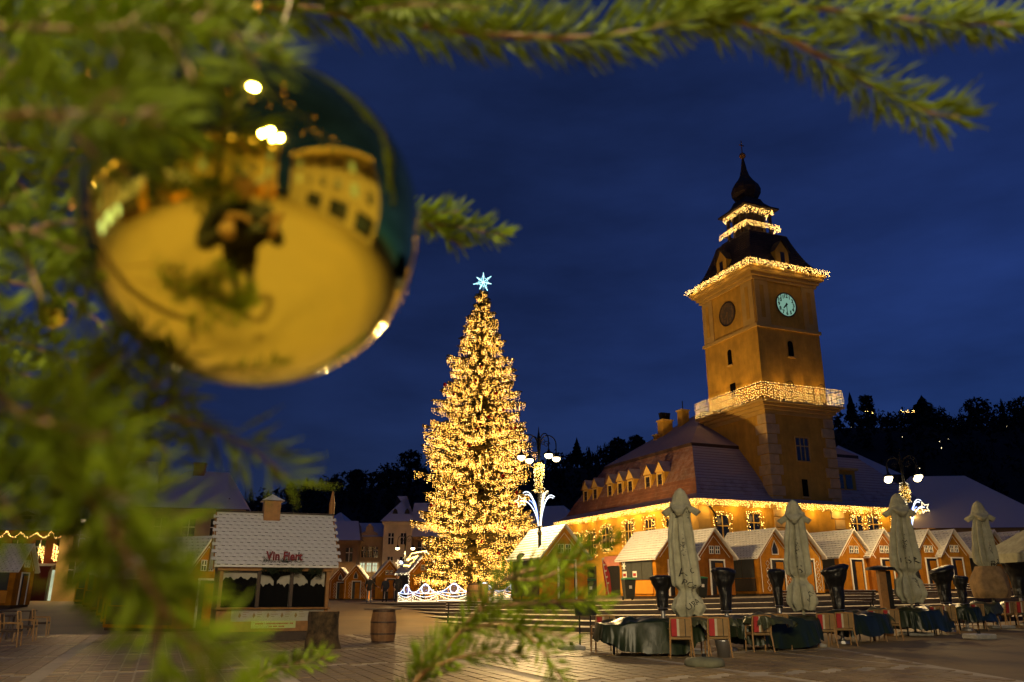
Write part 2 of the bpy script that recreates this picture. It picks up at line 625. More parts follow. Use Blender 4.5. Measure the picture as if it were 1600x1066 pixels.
def hill_pt(u, t):
    c = at_y(u, crest_v(u), HY)
    y0 = 165.0
    if t <= 1:
        y = y0 + (HY - y0) * t
        z = 1.0 + (c.z - 1.0) * ss(0.12 + 0.88 * t) if t > 0 else -2
        return Vector((c.x * y / HY, y, z + 2.0 * noise.noise((u * 0.01, t * 4, 3))))
    y = HY + 300 * (t - 1)
    return Vector((c.x * y / HY, y, c.z * (1 - 0.25 * (t - 1))))


m = MB().grid(lambda a, b: hill_pt(-500 + 2600 * a, b * 2), 110, 26)
tag(m.build('hill', M['hill'], smooth=True), kind='structure')


def conifer(mb, p, h, r, rnd, n=9, k=7):
    for i in range(n):
        t = i / n
        zz = p.z + h * (0.10 + 0.88 * t)
        rr = r * (1 - t) ** 0.8 * rnd.uniform(0.75, 1.15) + 0.15
        for j in range(k):
            a = 2 * math.pi * (j + rnd.random()) / k
            b = a + rnd.uniform(0.35, 0.6)
            dz = -h * 0.07 * rnd.uniform(0.6, 1.6)
            mb.add([(p.x, p.y, zz + h * 0.09), (p.x + rr * math.cos(a), p.y + rr * math.sin(a), zz + dz),
                    (p.x + rr * 1.02 * math.cos(b), p.y + rr * 1.02 * math.sin(b), zz + dz * 0.6)], [(0, 1, 2)])


def leafy(mb, p, h, r, rnd, n=150, s=0.8):
    for i in range(n):
        d = Vector((rnd.gauss(0, 1), rnd.gauss(0, 1), rnd.gauss(0, 1))).normalized() * rnd.uniform(0.45, 1.0) ** 0.6
        c = p + Vector((d.x * r, d.y * r, h * 0.62 + d.z * h * 0.38)) + Vector((noise.noise(d * 2.3 + p), noise.noise(d * 2.1 - p), 0)) * r * 0.4
        q = [c + Vector((rnd.uniform(-s, s), rnd.uniform(-s, s), rnd.uniform(-s, s))) for _ in range(3)]
        mb.add(q, [(0, 1, 2)])


rnd = random.Random(5)
m = MB()
for i in range(1500):
    u = rnd.uniform(-250, 1900)
    t = rnd.random() ** 0.55
    p = hill_pt(u, t * 1.03)
    p.z -= 1
    if rnd.random() < 0.4:
        conifer(m, p, rnd.uniform(6, 11), rnd.uniform(1.5, 2.4), rnd, 6, 5)
    else:
        leafy(m, p, rnd.uniform(5, 9), rnd.uniform(2.2, 4.0), rnd, 34, 1.1)
for i in range(45):
    u = rnd.uniform(-250, 1900)
    p = hill_pt(u, rnd.uniform(0.75, 1.02))
    p.z -= 1.5
    if rnd.random() < 0.6:
        conifer(m, p, rnd.uniform(8, 13), rnd.uniform(2.2, 4.0), rnd, 12, 9)
    else:
        leafy(m, p, rnd.uniform(8, 14), rnd.uniform(3.0, 5.5), rnd, 110, 1.0)
tag(m.build('hillside_forest', M['forest']), 'dark wooded hillside behind the roofs', 'forest', kind='stuff')


def hill_tree(kind, u, vtop, vbase, w_px, label, seed):
    rn = random.Random(seed)
    base = at_y(u, vbase, HY - 4)
    top = at_y(u, vtop, HY - 4)
    h = top.z - base.z
    r_ = w_px * HY / F / 2
    t = thing('conifer_tree' if kind == 'c' else 'broad_tree', label, 'tree', base, 0, 'trees on the skyline')
    MB().tube([(0, 0, -2), (0, 0, h * 0.5), (0, 0, h * 0.97)], [0.5, 0.35, 0.06], 6).build('trunk', M['forest'], t)
    mb = MB()
    if kind == 'c':
        conifer(mb, Vector((0, 0, 0)), h, r_, rn, 22, 13)
    else:
        leafy(mb, Vector((0, 0, h * 0.05)), h, r_, rn, 420, 1.0)
        leafy(mb, Vector((r_ * 0.4, 0, -h * 0.15)), h * 0.8, r_ * 0.8, rn, 200, 1.0)
    tag(mb.build('crown', M['forest'], t), kind='stuff')


for a in [('b', 640, 706, 745, 36, 'big round dark tree on the skyline left of the lit spruce', 1),
          ('b', 556, 736, 760, 26, 'low bare treetop on the skyline above the far houses', 2),
          ('c', 902, 684, 725, 24, 'pointed dark conifer on the skyline just right of the street lamp', 3),
          ('c', 921, 698, 722, 10, 'slim small conifer right of the pointed one on the skyline', 4),
          ('b', 966, 686, 715, 26, 'rounded dark tree on the skyline above the dormer roof', 5),
          ('b', 995, 682, 712, 22, 'dark tree on the skyline left of the chimneys', 6),
          ('c', 1333, 613, 660, 22, 'tall dark conifer on the skyline right beside the clock tower', 7),
          ('b', 1357, 619, 660, 20, 'dark ragged tree second to the right of the clock tower', 8),
          ('c', 1446, 618, 660, 60, 'broad spreading dark tree on the skyline above the right lamp', 9),
          ('b', 1530, 624, 660, 36, 'bare leafless tree on the skyline far right', 10),
          ('b', 1602, 622, 660, 40, 'dark tree at the right edge of the skyline', 11)]:
    hill_tree(*a)

# a few lights up on the hillside
for u, v, y_, s_, lb in [(1410, 683, 260, 0.28, 'small white lamp on the dark hillside above the right street lamp'),
                     (1468, 690, 260, 0.30, 'white lamp on the dark hillside, brightest of the cluster'),
                     (1482, 686, 260, 0.16, 'faint white lamp right of the brightest hillside lamp'),
                     (1437, 732, 230, 0.26, 'white lamp low on the dark hill beside the right street lamp'),
                     (1573, 666, 260, 0.14, 'faint lamp on the dark hillside at far right'),
                     (1330, 668, 260, 0.10, 'faintest lamp on the hillside next to the tower'),
                     (1471, 700, 258, 0.22, 'short upright streak of light under the brightest hillside lamp')]:
    p = at_y(u, v, y_ * 0.60)
    s_ *= 0.26
    t = thing('hill_lamp', lb, 'lamp', p, 0, 'lamps on the hillside')
    k = 3.2 if 'streak' in lb else 1
    MB().bulb((0, 0, 0), s_, s_ * k).build('bulb', M['led_warm'], t)
    MB().tube([(0, 0.1, -4), (0, 0.1, -s_ * k)], 0.05, 5).build('post', M['dark_metal'], t)
for u0, u1, v, lb in [(1352, 1364, 645, 'short string of warm lights on the hill crest near the tower'), (1404, 1432, 643, 'longer string of warm lights on the hill crest left of the spreading tree')]:
    mb = MB()
    rn = random.Random(u0)
    for i in range(18):
        mb.bulb(at_y(rn.uniform(u0, u1), v + rn.uniform(-2, 2), 300), 0.09, 0.09)
    t = thing('hill_light_string', lb, 'light string')
    tag(mb.build('bulb', M['bulb'], t), kind='stuff')
    MB().tube([at_y(u0, v + 1, 300), at_y((u0 + u1) / 2, v + 2, 300), at_y(u1, v + 1, 300)], 0.05, 4).build('wire', M['dark_metal'], t)


# ================================================================== light strings
def icicles(name, label, pts, step=0.12, lens=(0.12, 0.5), bsp=0.095, r=0.028, h=0.04, mt='bulb', drop=0.0, seed=1, group=None, jit=0.05, parent_loc=(0, 0, 0), rz=0.0, glow=None):
    rn = random.Random(seed)
    t = thing(name, label, 'light string', parent_loc, rz, group)
    b, w_ = MB(), MB()
    pts = [Vector(p) for p in pts]
    w_.tube(pts, 0.012, 4)
    carry = 0.0
    for a, c in zip(pts, pts[1:]):
        L = (c - a).length
        s = carry
        ln = rn.uniform(*lens)
        while s < L:
            p = a.lerp(c, s / L)
            ln = 0.6 * ln + 0.4 * rn.uniform(*lens) if rn.random() < 0.7 else rn.uniform(*lens)
            z = 0.0
            while z < ln:
                b.bulb((p.x + rn.uniform(-jit, jit), p.y + rn.uniform(-jit, jit), p.z - drop - z + rn.uniform(-0.02, 0.02)), r * rn.uniform(0.6, 1.15), h)
                z += bsp * rn.uniform(0.7, 1.4)
            s += step * rn.uniform(0.6, 1.4)
        carry = s - L
    w_.build('wire', M['dark_metal'], t)
    tag(b.build('bulb', M[mt], t), kind='stuff')
    if glow:                                     # the summed light of the little lamps, a lamp every few metres along the string
        tot = sum((c - a).length for a, c in zip(pts, pts[1:]))
        for i in range(glow[0]):
            s = tot * (i + 0.5) / glow[0]
            for a, c in zip(pts, pts[1:]):
                L = (c - a).length
                if s <= L:
                    lamp_light(a.lerp(c, s / L) + Vector((0, 0, -glow[2])), glow[1], (1.0, 0.54, 0.12), 0.25, t, name='string_lamp')
                    break
                s -= L
    return t


def rect_ring(mb, cx, cy, hx, hy, z0, z1):
    mb.box(cx - hx, cy - hy, z0, cx + hx, cy + hy, z1)


# ================================================================== council house with clock tower
T0 = Vector((22.36, 70.0, 0))
HL = 'ochre council house with a mansard tile roof and a tall clock tower'
house = thing('council_house', HL, 'building', T0, RZ)
A0, A1, B1 = -7.73, 18.5, 25.0
MB().box(A0, 0, 0, A1, B1, 8.72).build('wall', M['ochre'], house)
# cornice under the eaves
m = MB()
m.box(A0 - 0.35, -0.35, 8.30, A1 + 0.35, B1 + 0.35, 8.55)
m.box(A0 - 0.55, -0.55, 8.552, A1 + 0.55, B1 + 0.55, 8.74)
m.build('cornice', M['stone_trim'], house)
# smooth corner strip
MB().box(A0 - 0.06, -0.06, 0, A0 + 1.1, 0.9, 8.28).build('corner_pilaster', M['stone_trim'], house)
MB().box(A1 - 1.0, -0.06, 0, A1 + 0.06, 0.9, 8.28).build('corner_pilaster', M['stone_trim'], house)
MB().tube([(A0 + 0.4, -0.5, 8.6), (A0 + 0.9, -0.45, 8.1), (A0 + 1.55, -0.16, 7.6), (A0 + 1.6, -0.14, 1.2)], 0.08, 8).build('downpipe', M['dark_metal'], house)

PROF = [(-0.72, 8.76), (0.3, 9.35), (1.25, 10.75), (2.4, 12.15), (3.5, 13.45), (4.1, 14.15)]


def ringpts(s, z):
    l_, r_, f_, b_ = A0 + 0.66 * s, A1 - 1.05 * s, s, B1 - 1.2 * s
    if s < 0:
        l_, r_, f_, b_ = A0 + s, A1 - s, s, B1 - s
    return [(l_, f_, z), (r_, f_, z), (r_, b_, z), (l_, b_, z)]


for fi, nm in enumerate(('roof_front', 'roof_right', 'roof_back', 'roof_left')):
    m = MB()
    for (s0, z0), (s1, z1) in zip(PROF, PROF[1:]):
        p, q = ringpts(s0, z0), ringpts(s1, z1)
        j = (fi + 1) % 4
        m.poly(p[fi], p[j], q[j], q[fi])
    o = m.build('roof', M['tile_snow'] if fi != 3 else M['tile'], house)
    # raised courses of tiles
    mc = MB()
    for (s0, z0), (s1, z1) in zip(PROF, PROF[1:]):
        nrow = max(2, int(math.hypot(s1 - s0, z1 - z0) / 0.34))
        for k in range(nrow):
            t0 = k / nrow
            p = ringpts(s0 + (s1 - s0) * t0, z0 + (z1 - z0) * t0)
            j = (fi + 1) % 4
            a, b = Vector(p[fi]), Vector(p[j])
            nrm = (b - a).normalized().cross(Vector((0, 0, 1)))
            q = ringpts(s0 + (s1 - s0) * (t0 + 1.0 / nrow), z0 + (z1 - z0) * (t0 + 1.0 / nrow))
            c, d = Vector(q[j]), Vector(q[fi])
            up = (nrm * 0.025 + Vector((0, 0, 0.018)))
            mc.poly(a + up, b + up, c + up * 0.1, d + up * 0.1)
            mc.poly(a, b, b + up, a + up)
    tag(mc.build('tile_course', M['tile_snow'] if fi != 3 else M['tile'], o), kind='stuff')
# upper roof
up = [(A0 + 2.55, 3.95, 14.3), (A1 - 4.15, 3.95, 14.3), (A1 - 4.15, B1 - 4.77, 14.3), (A0 + 2.55, B1 - 4.77, 14.3)]
r1, r2 = (3.0, 13.0, 19.7), (9.0, 13.0, 19.7)
m = MB()
m.poly(up[0], up[1], r2, r1)
m.poly(up[1], up[2], r2)
m.poly(up[2], up[3], r1, r2)
m.poly(up[3], up[0], r1)
m.build('upper_roof', M['tile'], house)
m = MB()
for i in range(4):
    a, b = Vector(up[i]), Vector(up[(i + 1) % 4])
    m.poly(a + Vector((0, 0, -0.3)), b + Vector((0, 0, -0.3)), b, a)
m.build('roof_fascia', M['dark_wood'], house)
for (a, b, z0, h, sx, sy) in [(-0.6, 14.9, 16.7, 1.9, 1.2, 1.0), (0.7, 13.4, 18.0, 1.5, 0.9, 0.8), (-1.3, 15.4, 15.9, 1.2, 0.6, 0.6)]:
    ch = MB().box(a - sx / 2, b - sy / 2, z0 - 2, a + sx / 2, b + sy / 2, z0 + h).build('chimney', M['ochre'], house)
    MB().box(a - sx / 2 - 0.1, b - sy / 2 - 0.1, z0 + h + 0.002, a + sx / 2 + 0.1, b + sy / 2 + 0.1, z0 + h + 0.14).build('chimney_cap', M['stone_trim'], ch)
    if sx > 1:
        mm = MB()
        for k in range(4):
            mm.cbox((a - 0.42 + 0.28 * k, b, z0 + h + 0.55), (0.2, 0.5, 0.75), 0, 0, 0.12 * (k - 1.5))
        mm.build('chimney_pot', M['dark_metal'], ch)
    elif sx > 0.7:
        MB().tube([(a, b, z0 + h + 0.1), (a, b, z0 + h + 1.1)], 0.05, 6).build('flue', M['dark_metal'], ch)

# dormers of the left slope
dorm_mesh = {}
for q, b in enumerate([6.65, 8.69, 11.88, 13.82, 15.85, 18.99, 21.11]):
    if q == 0:
        d0 = MB().box(0, -0.62, 0, 2.6, 0.62, 1.72).build('dormer', M['ochre'], house)
        MB().extr([(-0.12, -0.72, 1.74), (-0.12, 0.72, 1.74), (-0.12, 0, 2.62)], (0.14, 0, 0)).build('gable', M['stone_trim'], d0)
        mm = MB()
        mm.poly((-0.2, -0.82, 1.66), (-0.2, 0, 2.72), (3.2, 0, 2.72), (3.2, -0.82, 1.66))
        mm.poly((-0.2, 0.82, 1.66), (3.2, 0.82, 1.66), (3.2, 0, 2.72), (-0.2, 0, 2.72))
        mm.build('dormer_roof', M['tile_snow'], d0)
        MB().box(-0.03, -0.36, 0.12, 0.02, 0.36, 1.5).build('pane', M['pane'], d0)
        mm = MB()
        mm.box(-0.10, -0.50, 0.0, -0.031, -0.36, 1.62)
        mm.box(-0.10, 0.36, 0.0, -0.031, 0.50, 1.62)
        mm.box(-0.10, -0.36, 1.5, -0.031, 0.36, 1.62)
        mm.box(-0.14, -0.52, -0.08, -0.031, 0.52, 0.1)
        mm.build('window_frame', M['stone_trim'], d0)
        mm = MB()
        mm.box(-0.06, -0.03, 0.12, -0.032, 0.03, 1.5)
        mm.box(-0.06, -0.36, 0.95, -0.033, 0.36, 1.0)
        mm.build('muntin', M['dark_wood'], d0)
        d = d0
    else:
        d = copy_tree(d0, house)
    d.location = (A0 + 0.86, b, 10.2)


def facade_window(par, c, wdt, hgt, nrm, arch=False, name='window', slit=False):
    """c: centre in local coords, nrm: (nx, ny) outward axis"""
    t = Vector((-nrm[1], nrm[0], 0))
    n_ = Vector((nrm[0], nrm[1], 0))
    c = Vector(c)

    def q(s, z, d):
        return c + t * s + n_ * d + Vector((0, 0, z))
    hw, hh = wdt / 2, hgt / 2
    out = [(-hw, -hh), (hw, -hh), (hw, hh), (-hw, hh)]
    if arch:
        out = [(-hw, -hh), (hw, -hh)] + [(hw * math.cos(a), hh - hw + hw * math.sin(a)) for a in [math.pi * i / 8 for i in range(9)]]
    p = MB().extr([q(s, z, 0.012) for s, z in out], n_ * 0.02).build(name, M['black_board' if slit else 'pane'], par)
    if slit:
        MB().extr([q(-hw - 0.1, -hh - 0.14, 0.0), q(hw + 0.1, -hh - 0.14, 0.0), q(hw + 0.1, -hh - 0.01, 0.0), q(-hw - 0.1, -hh - 0.01, 0.0)], n_ * 0.14).build('sill', M['stone_trim'], p)
        return p
    m = MB()
    ring = [q(s * (1 + 0.09 / hw), z + (0.09 if z > 0 else -0.09), 0.05) for s, z in out]
    m.tube(ring, 0.075, 4, closed=True)
    m.build('frame', M['stone_trim'], p)
    m = MB()
    for s in ((0,) if wdt < 1.3 else (-wdt / 6, wdt / 6)):
        m.extr([q(s - 0.045, -hh, 0.034), q(s + 0.045, -hh, 0.034), q(s + 0.045, hh, 0.034), q(s - 0.045, hh, 0.034)], n_ * 0.03)
    m.extr([q(-hw, hh * 0.25, 0.035), q(hw, hh * 0.25, 0.035), q(hw, hh * 0.25 + 0.09, 0.035), q(-hw, hh * 0.25 + 0.09, 0.035)], n_ * 0.03)
    m.build('muntin', M['stone_trim'], p)
    return p


def garland(label, c, wdt, hgt, nrm, arch=False, seed=0, cross=False):
    rn = random.Random(seed)
    t = Vector((-nrm[1], nrm[0], 0))
    n_ = Vector((nrm[0], nrm[1], 0))
    g = thing('window_garland', label, 'garland', T0, RZ, 'lit garlands round the windows')
    hw, hh = wdt / 2 + 0.12, hgt / 2 + 0.12
    loop = []
    if arch:
        loop = [(hw * 1.1 * math.cos(a), hh * math.sin(a)) for a in [2 * math.pi * i / 40 for i in range(40)]]
    else:
        loop = [(-hw, -hh + 2 * hh * i / 10) for i in range(10)] + [(-hw + 2 * hw * i / 6, hh) for i in range(6)] + [(hw, hh - 2 * hh * i / 10) for i in range(11)]
    P = [Vector(c) + t * s + n_ * 0.16 + Vector((0, 0, z)) for s, z in loop]
    m, b = MB(), MB()
    for p in P:
        for k in range(16):
            d = Vector((rn.gauss(0, 1), rn.gauss(0, 1), rn.gauss(0, 1))).normalized()
            e = Vector((rn.gauss(0, 1), rn.gauss(0, 1), rn.gauss(0, 1))).normalized()
            m.add([p + e * 0.03, p + d * 0.2 + e * 0.02, p + d * 0.2 - e * 0.02], [(0, 1, 2)])
        for k in range(3):
            d = Vector((rn.gauss(0, 1), rn.gauss(0, 1), rn.gauss(0, 1))).normalized() * 0.21
            b.bulb(p + d, 0.021, 0.021)
    tag(m.build('greenery', M['needle_far'], g), kind='stuff')
    tag(b.build('bulb', M['bulb'], g), kind='stuff')
    lamp_light(Vector(c) + n_ * 0.55 + Vector((0, 0, hh * 0.6)), 9, (1.0, 0.54, 0.12), 0.3, g, name='string_lamp')


WL = [(3.99, 6.47, 'first'), (7.35, 6.6, 'second'), (10.9, 6.6, 'third'), (15.17, 6.5, 'fourth'), (18.37, 6.14, 'fifth'), (21.33, 6.1, 'sixth')]
for i, (b, z, o_) in enumerate(WL):
    ar = i == 3
    facade_window(house, (A0, b, z), 1.5 if not ar else 2.0, 2.2 if not ar else 2.3, (-1, 0), ar)
    garland('%s of the lit window garlands on the left facade, counted from the near corner' % o_ if not ar else 'round wreath-like lit garland on the left facade', (A0, b, z), 1.5 if not ar else 2.0, 2.2 if not ar else 2.3, (-1, 0), ar, i)
for i, (a, z, lb) in enumerate([(2.25, 6.35, 'tall lit garland left of the drainpipe corner on the front facade'), (5.45, 6.75, 'lit garland on the front facade just left of the tower'),
                            (16.8, 7.0, 'lit garland on the front facade just right of the tower'), (18.7, 7.0, 'second lit garland right of the tower'),
                            (21.6, 7.0, 'lit garland near the right end of the facade, half behind the tall parasol'), (23.9, 7.0, 'rightmost lit garland on the front facade')]):
    facade_window(house, (A0 + a, 0, z), 1.25, 2.4 if i == 0 else 2.0, (0, -1))
    garland(lb, (A0 + a, 0, z), 1.25, 2.4 if i == 0 else 2.0, (0, -1), False, 20 + i)
# ground floor doors of the left facade
for b, wd, ht in ((14.2, 1.5, 2.9), (18.6, 1.4, 2.8)):
    p = MB().box(A0 - 0.03, b - wd / 2, 0.9, A0 - 0.012, b + wd / 2, 1.1 + ht).build('door', M['void'], house)
    MB().tube([(A0 - 0.05, b - wd / 2 - 0.1, 0.9), (A0 - 0.05, b - wd / 2 - 0.1, 1.1 + ht), (A0 - 0.05, b + wd / 2 + 0.1, 1.1 + ht), (A0 - 0.05, b + wd / 2 + 0.1, 0.9)], 0.1, 4).build('door_frame', M['dark_wood'], p)

# ---- tower
TW, TD = 7.5, 8.2
MB().box(0, -0.05, 0, TW, TD, 17.3).build('tower_wall', M['ochre'], house)
MB().box(0.12, 0.08, 17.3, TW - 0.12, TD - 0.12, 30.3).build('tower_shaft', M['ochre'], house)
m = MB()
for z0, z1, e in ((16.6, 16.95, 0.12), (16.952, 17.25, 0.35), (17.252, 17.5, 0.62), (17.502, 17.68, 0.9)):
    m.box(-e, -0.05 - e, z0, TW + e, TD + e, z1)
m.build('gallery_cornice', M['stone_trim'], house)
for side in (0, 1):
    for k in range(16):
        w1 = 1.35 if k % 2 == 0 else 1.0
        z0 = 2.2 + k * 0.9
        if side == 0:
            o = MB().box(-0.10, -0.16, z0 + 0.04, w1, w1, z0 + 0.86)
        else:
            o = MB().box(TW - w1, -0.16, z0 + 0.04, TW + 0.10, w1, z0 + 0.86)
        o.build('quoin', M['quoin'], house, bevel=0.03)
m = MB()
e = -0.12 + 0.16
m.box(-e, 0.2 - 0.12 - 0.16 + 0.0, 24.75, TW + e, TD - 0.12 + 0.16, 25.05)
m.build('string_course', M['stone_trim'], house)
for (s0, s1) in ((0.2, 1.75), (TW - 1.75, TW - 0.2)):
    m = MB().box(s0, 0.0, 25.06, s1, 0.09, 29.4)
    o = m.build('pilaster', M['stone_trim'], house)
    MB().box(s0 + 0.55, -0.03, 25.7, s1 - 0.55, -0.004, 28.9).build('pilaster_panel', M['ochre'], o)
for (s0, s1) in ((0.2, 1.85), (TD - 1.85, TD - 0.2)):
    m = MB().box(0.04, s0, 25.06, 0.13, s1, 29.4)
    o = m.build('pilaster', M['stone_trim'], house)
    MB().box(0.01, s0 + 0.6, 25.7, 0.036, s1 - 0.6, 28.9).build('pilaster_panel', M['ochre'], o)
m = MB()
for z0, z1, e in ((29.42, 29.75, 0.08), (29.752, 30.1, 0.28), (30.102, 30.4, 0.62), (30.402, 30.62, 0.78)):
    m.box(-e, -e, z0, TW + e, TD + e, z1)
m.build('cornice', M['stone_trim'], house)
facade_window(house, (3.75, -0.05, 13.6), 1.35, 2.0, (0, -1))
facade_window(house, (3.6, -0.05, 10.2), 0.62, 1.5, (0, -1), slit=True)
facade_window(house, (3.75, 0.08, 23.0), 0.6, 1.5, (0, -1), True, slit=True)
facade_window(house, (0.12, 4.3, 22.9), 0.6, 1.5, (-1, 0), True, slit=True)
facade_window(house, (0.12, 4.2, 19.7), 0.8, 1.2, (-1, 0), slit=True)
# tower roof: swept square spire base
cx, cy = TW / 2, TD / 2


def loft(mb, prof, k=0.35):
    for (h0, z0), (h1, z1) in zip(prof, prof[1:]):
        p = [(cx - h0, cy - h0 - k, z0), (cx + h0, cy - h0 - k, z0), (cx + h0, cy + h0 + k, z0), (cx - h0, cy + h0 + k, z0)]
        q = [(cx - h1, cy - h1 - k, z1), (cx + h1, cy - h1 - k, z1), (cx + h1, cy + h1 + k, z1), (cx - h1, cy + h1 + k, z1)]
        for i in range(4):
            j = (i + 1) % 4
            mb.poly(p[i], p[j], q[j], q[i])
    return mb


TR = [(4.6, 30.66), (3.85, 31.45), (3.3, 32.4), (2.85, 33.5), (2.5, 34.5), (2.25, 35.35)]
tr = loft(MB(), TR).build('tower_roof', M['dark_shingle'], house)
mm = MB()
for (h0, z0), (h1, z1) in zip(TR, TR[1:]):
    for k in range(4):
        t0, t1 = k / 4, (k + 1) / 4
        ha, za, hb, zb = h0 + (h1 - h0) * t0, z0 + (z1 - z0) * t0, h0 + (h1 - h0) * t1, z0 + (z1 - z0) * t1
        loft(mm, [(ha, za), (ha + 0.05, za + 0.03), (hb + 0.005, zb)])
tag(mm.build('shingle_course', M['dark_shingle'], tr), kind='stuff')
for (px, py, dx, dy) in ((cx, cy - 4.25, 0, -1), (cx - 3.9, cy, -1, 0), (cx + 3.9, cy, 1, 0)):
    ang = math.atan2(dx, -dy)
    d = MB().box(-0.75, 0, 0, 0.75, 1.9, 1.5)
    d.extr([(-0.75, 0, 1.502), (0.75, 0, 1.502), (0, 0, 2.5)], (0, 0.2, 0))
    o = d.build('tower_dormer', M['ochre'], house)
    o.location = (px, py, 31.25)
    o.rotation_euler = (0, 0, ang)
    m = MB()
    m.poly((-0.95, -0.12, 1.35), (0, -0.12, 2.62), (0, 2.4, 2.62), (-0.95, 2.4, 1.35))
    m.poly((0.95, -0.12, 1.35), (0.95, 2.4, 1.35), (0, 2.4, 2.62), (0, -0.12, 2.62))
    m.build('dormer_roof', M['dark_shingle'], o)
    MB().box(-0.24, -0.03, 0.3, 0.24, -0.006, 1.35).build('opening', M['void'], o)
# lantern
m = MB()
m.box(cx - 2.05, cy - 2.05, 35.36, cx + 2.05, cy + 2.05, 35.6)
m.build('lantern_floor', M['dark_wood'], house)
MB().box(cx - 0.95, cy - 0.95, 35.6, cx + 0.95, cy + 0.95, 38.4).build('lantern_core', M['dark_wood'], house)
for sx in (-1.45, -0.5, 0.5, 1.45):
    for sy in (-1.45, -0.5, 0.5, 1.45):
        if abs(sx) > 1 or abs(sy) > 1:
            MB().box(cx + sx - 0.13, cy + sy - 0.13, 35.6, cx + sx + 0.13, cy + sy + 0.13, 38.45).build('lantern_post', M['dark_wood'], house)
m = MB()
for e in (-1, 1):
    m.box(cx - 2.0, cy + e * 1.98 - 0.04, 36.5, cx + 2.0, cy + e * 1.98 + 0.04, 36.6)
    m.box(cx + e * 1.98 - 0.04, cy - 2.0, 36.502, cx + e * 1.98 + 0.04, cy + 2.0, 36.602)
m.build('lantern_rail', M['dark_wood'], house)
m = MB()
m.box(cx - 2.15, cy - 2.15, 38.45, cx + 2.15, cy + 2.15, 38.62)
loft(m, [(2.15, 38.63), (1.6, 38.95), (1.15, 39.5), (0.95, 40.0)], 0.0)
m.build('lantern_roof', M['dark_shingle'], house)
m = MB()
m.lathe([(0.9, 39.9), (1.2, 40.2), (1.46, 40.7), (1.5, 41.2), (1.3, 41.75), (0.85, 42.3), (0.5, 42.9), (0.32, 43.6), (0.2, 44.4), (0.1, 45.0)], 8, (cx, cy, 0))
m.build('onion_dome', M['dark_shingle'], house)
m = MB()
m.lathe([(0.05, 44.9), (0.28, 45.1), (0.36, 45.3), (0.28, 45.5), (0.05, 45.7)], 10, (cx, cy, 0))
m.tube([(cx, cy, 44.8), (cx, cy, 47.1)], 0.05, 5)
m.box(cx - 0.3, cy - 0.03, 46.5, cx + 0.3, cy + 0.03, 46.6)
m.build('finial', M['wood'], house)
# gallery rail
m = MB()
gx0, gx1, gy0, gy1 = -0.82, TW + 0.82, -0.87, TD + 0.82
for z in (17.9, 18.6, 19.15):
    m.tube([(gx0, gy0, z), (gx1, gy0, z), (gx1, gy1, z), (gx0, gy1, z)], 0.04, 4, closed=True)
for i in range(15):
    t = i / 14
    for p in ((gx0 + (gx1 - gx0) * t, gy0), (gx0, gy0 + (gy1 - gy0) * t)):
        m.tube([(p[0], p[1], 17.7), (p[0], p[1], 19.2)], 0.03, 4)
m.build('gallery_rail', M['dark_metal'], house)
# iron hoops for flags on the rail
m = MB()
for a in (2.4, 6.0):
    m.tube([(a + 0.4 * math.cos(q), gy0, 19.15 + 0.42 * math.sin(q)) for q in [math.pi * i / 8 for i in range(9)]], 0.03, 4)
m.build('rail_hoop', M['dark_metal'], house)


# clocks
def clock(label, lit, loc, ang):
    t = MB().lathe([(1.12, 0), (1.12, 0.06)], 40)
    mat_face = emit('lit_clock_glass', (0.40, 0.76, 0.58), 0.45) if lit else mat('unlit_clock_face', (0.11, 0.085, 0.05), 0.6, var=0.2)
    o = t.build('clock_face', mat_face, house)
    o['label'] = label
    o.location = loc
    o.rotation_euler = (math.pi / 2, 0, ang)
    MB().tube([(1.16 * math.cos(a), 1.16 * math.sin(a), 0.05) for a in [2 * math.pi * i / 40 for i in range(40)]], 0.07, 6, closed=True).build('rim', M['dark_wood'], o)
    md = M['print'] if lit else M['tan']
    for h in range(1, 13):
        a = math.pi / 2 - 2 * math.pi * h / 12
        vs, fs = text_mesh(str(h), 0.50, 0.022)
        me = MB().add([v + Vector((0.86 * math.cos(a), 0.86 * math.sin(a), 0.075)) for v in vs], fs)
        me.build('numeral', md, o)
    for ln, wd, hr, z in ((0.55, 0.20, 7.5, 0.08), (0.82, 0.12, 6.0, 0.095)):
        a = math.pi / 2 - 2 * math.pi * hr / 12
        d = Vector((math.cos(a), math.sin(a), 0))
        s = Vector((-d.y, d.x, 0)) * wd / 2
        MB().poly(-d * 0.18 - s + Vector((0, 0, z)), -d * 0.18 + s + Vector((0, 0, z)), d * ln + s * 0.5 + Vector((0, 0, z)), d * ln - s * 0.5 + Vector((0, 0, z))).build('hand', md, o)
    return o


clock('lit pale green clock face', True, (3.75, 0.07, 27.3), 0)
clock('unlit brown clock face', False, (0.11, 4.1, 27.2), -math.pi / 2)

# right of the tower: low dormer house on the roof
m = MB().box(8.0, 1.0, 10.2, 10.6, 4.0, 12.2)
o = m.build('dormer', M['ochre'], house)
MB().box(8.35, 0.96, 10.5, 9.1, 0.99, 11.8).build('pane', M['pane'], o)
MB().box(9.4, 0.96, 10.5, 10.15, 0.99, 11.8).build('pane', M['pane'], o)
MB().box(7.8, 0.7, 12.202, 10.8, 4.4, 12.4).build('dormer_roof', M['stone_trim'], o)

